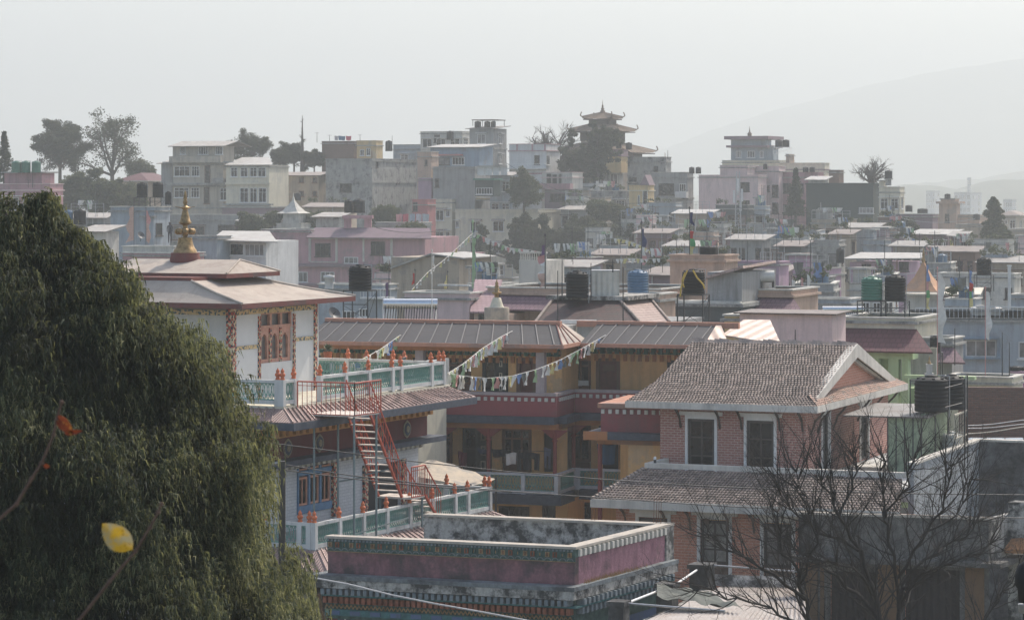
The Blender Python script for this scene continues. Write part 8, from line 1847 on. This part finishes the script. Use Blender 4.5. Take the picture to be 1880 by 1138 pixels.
# ---- leafless tree in front of the brick house
bt_ = thing('leafless_tree', 'large leafless tree with tangled dark branches in front of the brick house', 'tree', P(1655, 1300, 62)-Vector((0, 0, 0))); bt_.location.z = 0
org = bt_.location.copy(); m = MB(); rn = random.Random(12); NP = lambda x, y, dy=0: P(x, y, 62+dy)-org
trunkpts = [Vector((0, 0, 0)), NP(1650, 1420), NP(1640, 1300)]
m.tube(trunkpts[0], trunkpts[1], .22, 9, .18, raw=True); m.tube(trunkpts[1], trunkpts[2], .18, 9, .15, raw=True)
LIMBS = [
 (.10, [(1640, 1300, 0), (1632, 1180, 0), (1600, 1090, -.3), (1575, 1010, -.5), (1540, 950, -.8), (1512, 890, -1), (1498, 840, -1.1)]),
 (.08, [(1632, 1180, 0), (1590, 1110, .3), (1540, 1062, .6), (1490, 1020, .9), (1440, 990, 1.1), (1400, 965, 1.2)]),
 (.10, [(1640, 1300, 0), (1648, 1150, .3), (1655, 1085, .5), (1700, 1048, .4), (1750, 1034, .3), (1800, 1018, .2), (1835, 985, .2)]),
 (.07, [(1650, 1120, .3), (1640, 1020, 0), (1626, 950, -.2), (1622, 885, -.3), (1612, 825, -.4)]),
 (.06, [(1648, 1060, .2), (1690, 985, 0), (1728, 935, -.2), (1738, 885, -.3), (1748, 835, -.3)]),
 (.10, [(1640, 1300, 0), (1560, 1230, -.5), (1490, 1150, -1), (1470, 1070, -1.2), (1440, 1010, -1.4), (1422, 960, -1.5), (1412, 915, -1.5)]),
 (.06, [(1478, 1100, -1.1), (1420, 1060, -1.4), (1380, 1025, -1.6), (1330, 1003, -1.8), (1290, 985, -1.9)]),
 (.055, [(1490, 1150, -1), (1430, 1125, -.8), (1380, 1108, -.6), (1320, 1090, -.4), (1270, 1075, -.3)]),
 (.06, [(1655, 1075, .5), (1715, 1010, .8), (1770, 985, 1.0), (1815, 955, 1.2)]),
 (.05, [(1575, 1010, -.5), (1530, 985, -1.2), (1480, 955, -1.6), (1440, 925, -1.9), (1425, 880, -2)]),
 (.05, [(1600, 1090, -.3), (1560, 1040, -1), (1520, 1030, -1.5), (1470, 1035, -2)]),
 (.06, [(1655, 1300, 0), (1760, 1230, -1), (1800, 1160, -1.3), (1830, 1100, -1.5), (1870, 1065, -1.6)]),
 (.05, [(1626, 950, -.2), (1660, 905, -.6), (1668, 865, -.8), (1690, 825, -.9)]),
 (.05, [(1540, 950, -.8), (1560, 900, -.5), (1572, 860, -.3), (1566, 822, -.2)]),
 (.045, [(1470, 1070, -1.2), (1500, 1000, -1.8), (1490, 940, -2), (1470, 890, -2.1), (1460, 850, -2.2)]),
 (.045, [(1690, 985, 0), (1745, 950, .5), (1775, 910, .7), (1790, 870, .8)]),
]
for r, L in LIMBS:
    pts = [NP(*q) for q in L]; fine = []
    for a, b in zip(pts, pts[1:]):
        for k in range(3): fine.append(a.lerp(b, k/3)+Vector((rn.gauss(0, .045), rn.gauss(0, .05), rn.gauss(0, .045))) if (k or fine) else a)
    fine.append(pts[-1]); n = len(fine)-1
    for i in range(n):
        rr = lambda j: r*.62*(1-.78*j/n); m.tube(fine[i], fine[i+1], rr(i), 7, rr(i+1), raw=True, caps=False)
        if i > 1 and fine[i].z+org.z > 9.0:
            for _ in range(rn.choice((2, 3, 3))):
                d = (fine[i+1]-fine[i]).normalized(); s_ = Vector((rn.gauss(0, 1), rn.gauss(0, .9), rn.gauss(.35, .6))).normalized()
                grow(m, fine[i], d+s_*.9, rn.uniform(.6, 1.7), max(.015, rr(i)*.45), 0, rn, .22, .5, 6, (5, 4, 3), .52, None, 3, .8)
tl(m.data('trunk', plaster('dry_branch_bark', (.05, .043, .038), .3, (.02, .018, .016), 5)), 'trunk', bt_)
# ---- out of focus twigs and leaves close to the lens
M['twig'] = paint('twig_bark', (.13, .08, .055), .8, .3, sc=60)
def leafmat(name, a, b_, c_):
    m, t, b = newmat(name, .5); pos = nd(t, 'ShaderNodeTexCoord').outputs['Object']; n = noise(t, pos, 45, 4, .6); n2 = noise(t, pos, 90, 3, .6)
    c = mix(t, ramp(t, n, .42, .58), a, b_); c = mix(t, ramp(t, n2, .60, .68), c, c_); t.links.new(c, b.inputs['Base Color'])
    tr = nd(t, 'ShaderNodeBsdfTranslucent'); t.links.new(c, tr.inputs[0]); mx = nd(t, 'ShaderNodeMixShader'); mx.inputs[0].default_value = .5
    t.links.new(b.outputs[0], mx.inputs[1]); t.links.new(tr.outputs[0], mx.inputs[2]); t.links.new(mx.outputs[0], t.nodes['Material Output'].inputs[0]); return m
def twig(label, pts, Yt, r, leaflist):
    t = thing('twig', label, 'twig', P(*pts[0], Yt)); r *= .8; o = t.location.copy(); q = [P(x, y, Yt)-o for x, y in pts]; m = MB()
    for i in range(len(q)-1):
        m.tube(q[i], q[i+1], r*(1-.5*i/len(q)), 8, r*(1-.5*(i+1)/len(q)), raw=True)
        m.lathe(q[i+1]-Vector((0, 0, r)), [(r*.6, 0), (r*1.35, r), (r*.6, 2*r)], 8, True)
    tl(m.data('stem', M['twig']), 'stem', t)
    for (bx_, by, tx, ty, wd, mat, stem_) in leaflist:
        a, b = P(bx_, by, Yt)-o, P(tx, ty, Yt)-o; ax = b-a; L = ax.length; ax.normalize(); sd2 = ax.cross(Vector((0, -1, 0))).normalized(); nn = Vector((0, -1, 0)); g = []; N = 10; hw = wd/F*Yt/2
        for j in range(N+1):
            s = j/N; w_ = hw*(math.sin(math.pi*s**.85)**.8)
            for k in range(-3, 4): g.append(a+ax*L*s+sd2*(w_*k/3)+nn*(.25*abs(k/3)*w_+.12*L*math.sin(s*2.6)))
        m = MB(); m.mesh(g, [(j*7+i, j*7+i+1, (j+1)*7+i+1, (j+1)*7+i) for j in range(N) for i in range(6)], True, True); tl(m.data('leaf', mat), 'leaf', t)
        if stem_: m = MB(); m.tube(P(*stem_, Yt)-o, a, r*.35, 5, raw=True); tl(m.data('leaf_stalk', mat), 'leaf_stalk', t)
    return t
yl = leafmat('yellow_leaf', (.22, .20, .12), (.34, .22, .02), (.06, .03, .012)); ol = leafmat('orange_leaf', (.14, .035, .015), (.09, .022, .01), (.24, .12, .03))
twig('blurred twig with a single yellow leaf in front of the cypress', [(90, 1210), (145, 1138), (200, 1068), (248, 1012), (275, 968), (290, 940), (296, 925)], 5.0, .0042, [(243, 1008, 188, 960, 47, yl, (247, 1020))])
twig('blurred twig with a small curled orange leaf at the left edge', [(-60, 1010), (-5, 955), (30, 925), (58, 878), (76, 850), (98, 798), (104, 770), (113, 738)], 5.2, .0045, [(103, 762, 135, 796, 22, ol, None), (118, 796, 153, 790, 10, ol, None), (80, 855, 92, 856, 9, ol, (76, 850))])
twig('short blurred orange twig end at the bottom edge right of the cypress', [(600, 1180), (594, 1138), (585, 1092)], 5.0, .003, [])
# ---------------------------------------------------------------- prayer flags, flag poles, wires
def flagline(label, pts, Y0, Y1, n, cols, w_=.26, h_=.42, seed=1, name='prayer_flag_string'):
    rn = random.Random(seed); P3 = []; N = len(pts)-1
    for i, (x, y) in enumerate(pts): P3.append(P(x, y, Y0+(Y1-Y0)*i/N))
    t = thing(name, label, 'prayer flags', P3[0], 'prayer flag strings'); o = t.location.copy(); m = MB(); m.path([p-o for p in P3], .012, 4, raw=True); tl(m.data('string', PF['w']), 'string', t)
    Ls = [(b-a).length for a, b in zip(P3, P3[1:])]; tot = sum(Ls)
    for i in range(n):
        if rn.random() < .1: continue
        s = tot*(i+.5)/n; k = 0
        while s > Ls[k]: s -= Ls[k]; k += 1
        p = P3[k].lerp(P3[k+1], s/Ls[k])-o; d = P3[k+1]-P3[k]; f = tl(flagmesh(cols[i % len(cols)], w_, h_, rn.randrange(6)), 'flag', t, p, math.atan2(d.y, d.x)+rn.gauss(0, .3)); f.scale = (1, 1, rn.uniform(.7, 1.2))
flagline('prayer flags rising from the right end of the temple terrace to the monastery ridge', [(821, 686), (850, 668), (885, 640), (920, 618), (957, 599)], 98, 116, 30, 'wgwywp', seed=2)
flagline('long sagging prayer flag string in front of the monastery upper balcony', [(821, 684), (850, 690), (895, 694), (940, 690), (985, 678), (1030, 660), (1075, 636), (1110, 616), (1146, 597)], 98, 117, 46, 'wggpwwywbk', seed=3)
flagline('prayer flags rising behind the temple railing to the monastery roof, left', [(628, 672), (660, 662), (700, 640), (735, 615), (768, 596)], 104, 118, 34, 'bwgywwb', seed=4)
flagline('faded dark prayer flags lying along the monastery roof ridge', [(768, 597), (800, 603), (860, 608), (920, 605), (957, 600)], 117.2, 117.2, 22, 'nkgkvbk', seed=5)
flagline('loose prayer flags sagging behind the terrace finials', [(625, 668), (655, 676), (690, 672), (720, 665), (745, 655)], 103, 104, 14, 'wkgw', seed=6)
flagline('thin white prayer flag string sloping right from the green cloth pole', [(868, 426), (900, 440), (935, 455), (965, 458), (990, 462)], 185, 185, 26, 'wwgwp', .24, .3, 7)
flagline('faint prayer flag string climbing behind the tall thin pole on the monastery', [(756, 532), (785, 500), (812, 480), (845, 450), (868, 428)], 165, 185, 18, 'ywwg', .24, .3, 8)
flagline('faint white flag string left of the navy draped pole', [(1128, 438), (1150, 441), (1175, 450), (1196, 462)], 230, 230, 14, 'wy', .3, .35, 9)
flagline('pale flag string hanging below the navy draped pole', [(1130, 476), (1160, 474), (1185, 476), (1220, 474)], 200, 200, 12, 'wwy', .25, .3, 10)
flagline('faint flag string in front of the sagging tin canopy', [(1648, 424), (1680, 440), (1720, 455), (1745, 468)], 300, 300, 18, 'wwb', .35, .35, 11)
def pole(label, px, y0, y1, Y, segs, w_=10, r=.03, pm='steel', side=1, wav=1.0, seed=1, name='flag_pole'):
    """pole with a long vertical flag; segs: (photo y top, y bottom, colour)"""
    b = P(px, y1, Y); t = thing(name, label, 'flag', b); k = Y/F; H_ = (y1-y0)*k; m = MB(); m.tube((0, 0, 0), (0, 0, H_), r, 6, r*.7); m.lathe((0, 0, H_), [(r, 0), (r*2.2, r*2), (.005, r*6)], 6); tl(m.data('pole', M[pm] if pm in M else PF[pm]), 'pole', t)
    rn = random.Random(seed); ph = rn.uniform(0, 6)
    for (a, c, col) in segs:
        m = MB(); N = 8; g = []
        for j in range(N+1):
            y = a+(c-a)*j/N; z = (y1-y)*k; f = min(1, .45+.55*(y-segs[0][0]+4)/(24 if w_ > 8 else 14)); ww = w_*k*f
            for i in range(4): s = i/3; g.append((side*(.03+ww*s*(.75+.25*math.cos(y*.21*wav+ph))), .10*math.sin(s*3+y*.3*wav+ph)*s, z+.05*math.sin(y*.4+s*2)-s*ww*.3))
        m.mesh(g, [(j*4+i, j*4+i+1, (j+1)*4+i+1, (j+1)*4+i) for j in range(N) for i in range(3)], True, True); tl(m.data('flag', PF[col]), 'flag', t)
    return t
pole('wide faded orange pink vertical flag left of the dish', 246, 372, 470, 232, [(380, 442, 'o')], 15, .025, side=-1, seed=3)
pole('narrow twisted pink vertical flag right of the dish', 268, 383, 470, 232, [(385, 410, 'p'), (410, 444, 'o')], 9, .025, seed=5)
pole('green cloth wound pole with a dark tangled top behind the monastery', 868, 410, 530, 185, [(420, 436, 'n'), (436, 452, 'g'), (452, 516, 'g')], 5, .045, 'g', seed=7)
pole('striped purple, pink and white flag between the stupa and the black rooftop tank', 1001, 434, 530, 150, [(448, 466, 'v'), (466, 480, 'p'), (480, 500, 'w'), (500, 524, 'o')], 13, .03, side=-1, seed=8)
pole('thin white pole with small pale flags standing on the monastery roof ridge', 793, 462, 590, 124, [(468, 490, 'w')], 5, .02, 'w', seed=9)
pole('small dark purple flag above the pale blue house right of the tall tank stand', 714, 490, 556, 150, [(520, 542, 'v')], 9, .02, side=-1, seed=10)
pole('small brick red flag on a thin pole above the grey plastered shed', 762, 497, 545, 160, [(502, 522, 'r')], 6, .02, side=-1, seed=11)
pole('tiny yellow green flag on the roof rail right of the thin white pole', 822, 500, 530, 160, [(506, 528, 'y')], 6, .02, side=-1, seed=12)
pole('navy draped pole flag with white and red lower end in mid slope', 1178, 412, 520, 215, [(418, 452, 'n'), (452, 468, 'w'), (468, 486, 'p')], 9, .05, seed=13)
pole('tall blue, red, green and yellow flag left of the peach stair head tank', 1266, 384, 470, 168, [(388, 412, 'n'), (424, 436, 'r'), (436, 450, 'G'), (450, 466, 'y')], 10, .03, seed=14)
pole('narrow blue, pink, green and yellow flag in front of the tent pavilion', 1700, 483, 580, 165, [(487, 515, 'b'), (515, 532, 'p'), (532, 545, 'G'), (545, 568, 'y')], 7, .025, seed=15)
pole('tall white flag with red edge, the longer of the two at the right', 1721, 494, 690, 140, [(503, 628, 'w')], 16, .022, 'p', wav=.5, seed=16)
pole('narrow blue, red, green and yellow flag right of the tall white flag', 1779, 490, 590, 165, [(495, 520, 'b'), (520, 535, 'r'), (535, 546, 'G'), (546, 563, 'y')], 7, .025, seed=17)
pole('second white flag with red edge nearer the right edge', 1809, 530, 690, 140, [(536, 620, 'w')], 12, .022, 'p', wav=.6, seed=18)
for i, (x, a, b, c) in enumerate(((1453, 512, 532, 'w'), (1470, 509, 530, 'p'), (1481, 505, 536, 'w'))): pole('small '+('white', 'pinkish', 'larger white')[i]+' pennant behind the long pink wall, '+('leftmost', 'middle', 'rightmost')[i]+' of three', x, a-4, b+12, 185, [(a, b, c)], 8, .02, seed=20+i)
for i, (x, a, b, c, lb) in enumerate(((1730, 438, 458, 'w', 'small white pennant right of the pale pitched tin roof'), (1744, 440, 458, 'y', 'small cream pennant beside the white one by the tin roof'), (1760, 452, 470, 'r', 'bright pink red pennant near the black tank pair'), (1688, 448, 462, 'p', 'small pink pennant left of the pale pitched tin roof house'))): pole(lb, x, a-3, b+14, 300, [(a, b, c)], 6, .03, seed=30+i)
# utility pole beside the cypress and the wires that cross the picture
up_ = thing('utility_pole', 'dark square steel utility pole with a side arm and insulators beside the cypress', 'utility pole', Vector((*P(518, 1000, 62).xy, 0))); o = up_.location.copy(); q = lambda x, y, Y=62: P(x, y, Y)-o
m = MB(); z1 = q(518, 846).z; m.box(-.07, .07, -.07, .07, 0, z1); tl(m.data('pole', paint('pole_steel', (.05, .045, .04), .7)), 'pole', up_)
m = MB(); m.tube(q(518, 848), q(490, 853), .035, 5, raw=True); m.tube(q(508, 924), q(517, 926), .02, 5, raw=True); tl(m.data('cross_arm', M['galv']), 'cross_arm', up_)
for (x, y) in ((491, 842), (487, 822)): m = MB(); m.lathe(q(x, y+8), [(.03, 0), (.09, .02), (.05, .06), (.10, .08), (.05, .12), (.08, .14), (.02, .2)], 10, True); tl(m.data('insulator', M['steel']), 'insulator', up_)
def wire(label, pts, Y0, Y1, r=.012, mat='steel', sag=0):
    p3 = []
    for i in range(len(pts)-1):
        for k in range(6):
            t_ = k/6; x = pts[i][0]+(pts[i+1][0]-pts[i][0])*t_; y = pts[i][1]+(pts[i+1][1]-pts[i][1])*t_; p3.append((x, y))
    p3.append(pts[-1]); n = len(p3)-1; W3 = [P(x, y, Y0+(Y1-Y0)*i/n) for i, (x, y) in enumerate(p3)]
    t = thing('overhead_wire', label, 'wire', W3[0]); m = MB(); m.path([p-t.location for p in W3], r, 5, raw=True); tl(m.data('cable', M[mat]), 'cable', t)
wire('uppermost long wire crossing from the cypress over the monastery to the right edge', [(488, 812), (600, 826), (770, 848), (940, 866), (1100, 879), (1280, 891), (1480, 900), (1680, 906), (1960, 909)], 61, 72)
wire('middle long wire crossing above the pink parapet to the right edge', [(518, 852), (640, 872), (780, 888), (940, 902), (1100, 913), (1300, 927), (1500, 938), (1700, 946), (1960, 953)], 62, 71)
wire('lower wire just under the middle one, joining it over the pink parapet', [(518, 862), (640, 878), (780, 892), (940, 903.5)], 62.3, 66)
wire('thick twisted pale cable sagging across the cornice at the bottom', [(575, 1060), (640, 1072), (720, 1092), (800, 1108), (880, 1122), (960, 1137), (1060, 1158)], 66, 62, .022, 'galv')
# street lamp head at the right edge
sl_ = thing('street_lamp', 'dark domed lamp head with a pale lower glass at the bottom right corner', 'lamp', Vector((*P(1884, 1100, 40).xy, 0))); o = sl_.location.copy(); zc2 = P(1884, 1070, 40).z
m = MB(); m.lathe((0, 0, zc2), [(.04, -.28), (.11, -.25), (.12, -.08), (.16, -.02), (.155, .12), (.11, .24), (.04, .30), (.01, .31)], 18); tl(m.data('lamp_head', M['blacktank']), 'lamp_head', sl_)
m = MB(); m.lathe((0, 0, zc2), [(.03, -.42), (.10, -.40), (.115, -.29)], 18); tl(m.data('glass', M['galv']), 'glass', sl_)
m = MB(); m.tube((0, 0, 0), (0, 0, zc2-.42), .05, 8); tl(m.data('post', M['steel']), 'post', sl_)
# rooftop aerials and bare rods
for i, (x, a, b, Yv, lb) in enumerate(((582, 243, 262, 431, 'thin aerial left of the ridge washing'), (605, 248, 259, 431, 'tee shaped aerial on the dark brick block'), (661, 247, 258, 430, 'tee shaped aerial on the pale yellow ridge house'), (720, 249, 266, 445, 'stout mast beside the ridge tank'), (1298, 405, 460, 260, 'thin mast left of the telecom mast'), (1372, 442, 480, 209, 'thin mast above the lilac house'), (1426, 436, 480, 209, 'thin mast right of the horizontal tank'), (1753, 603, 670, 139, 'dark pole left of the blue trimmed window'), (1840, 610, 690, 139, 'dark pole right of the blue trimmed window'), (1853, 628, 690, 139, 'slanting dark pole at the right edge roofs'), (1460, 605, 628, 121, 'short rusty rod over the small tiled ridge'), (1688, 428, 470, 290, 'thin aerial among the right slope roofs'), (1507, 372, 402, 384, 'white thin pole before the green netted building'), (1544, 398, 440, 330, 'white pole right of the dark slope tree'), (60, 318, 345, 319, 'thin aerial beside the green tanks'), (1242, 440, 470, 280, 'thin aerial behind the peach stair head'))):
    rod(x, a, b, Yv, .03 if Yv < 250 else .045, 'steel' if 'white' not in lb else 'frame_w', lb, arms=2 if 'aerial' in lb else 0)
tank(P(714, 278, 440), 'blacktank', .55, 1.6, 'black tank on the ridge right of the pale yellow house', pipes=False)
tank(P(546, 368, 395), 'blacktank', .5, 1.0, 'black tank below the old brown brick house', pipes=False)
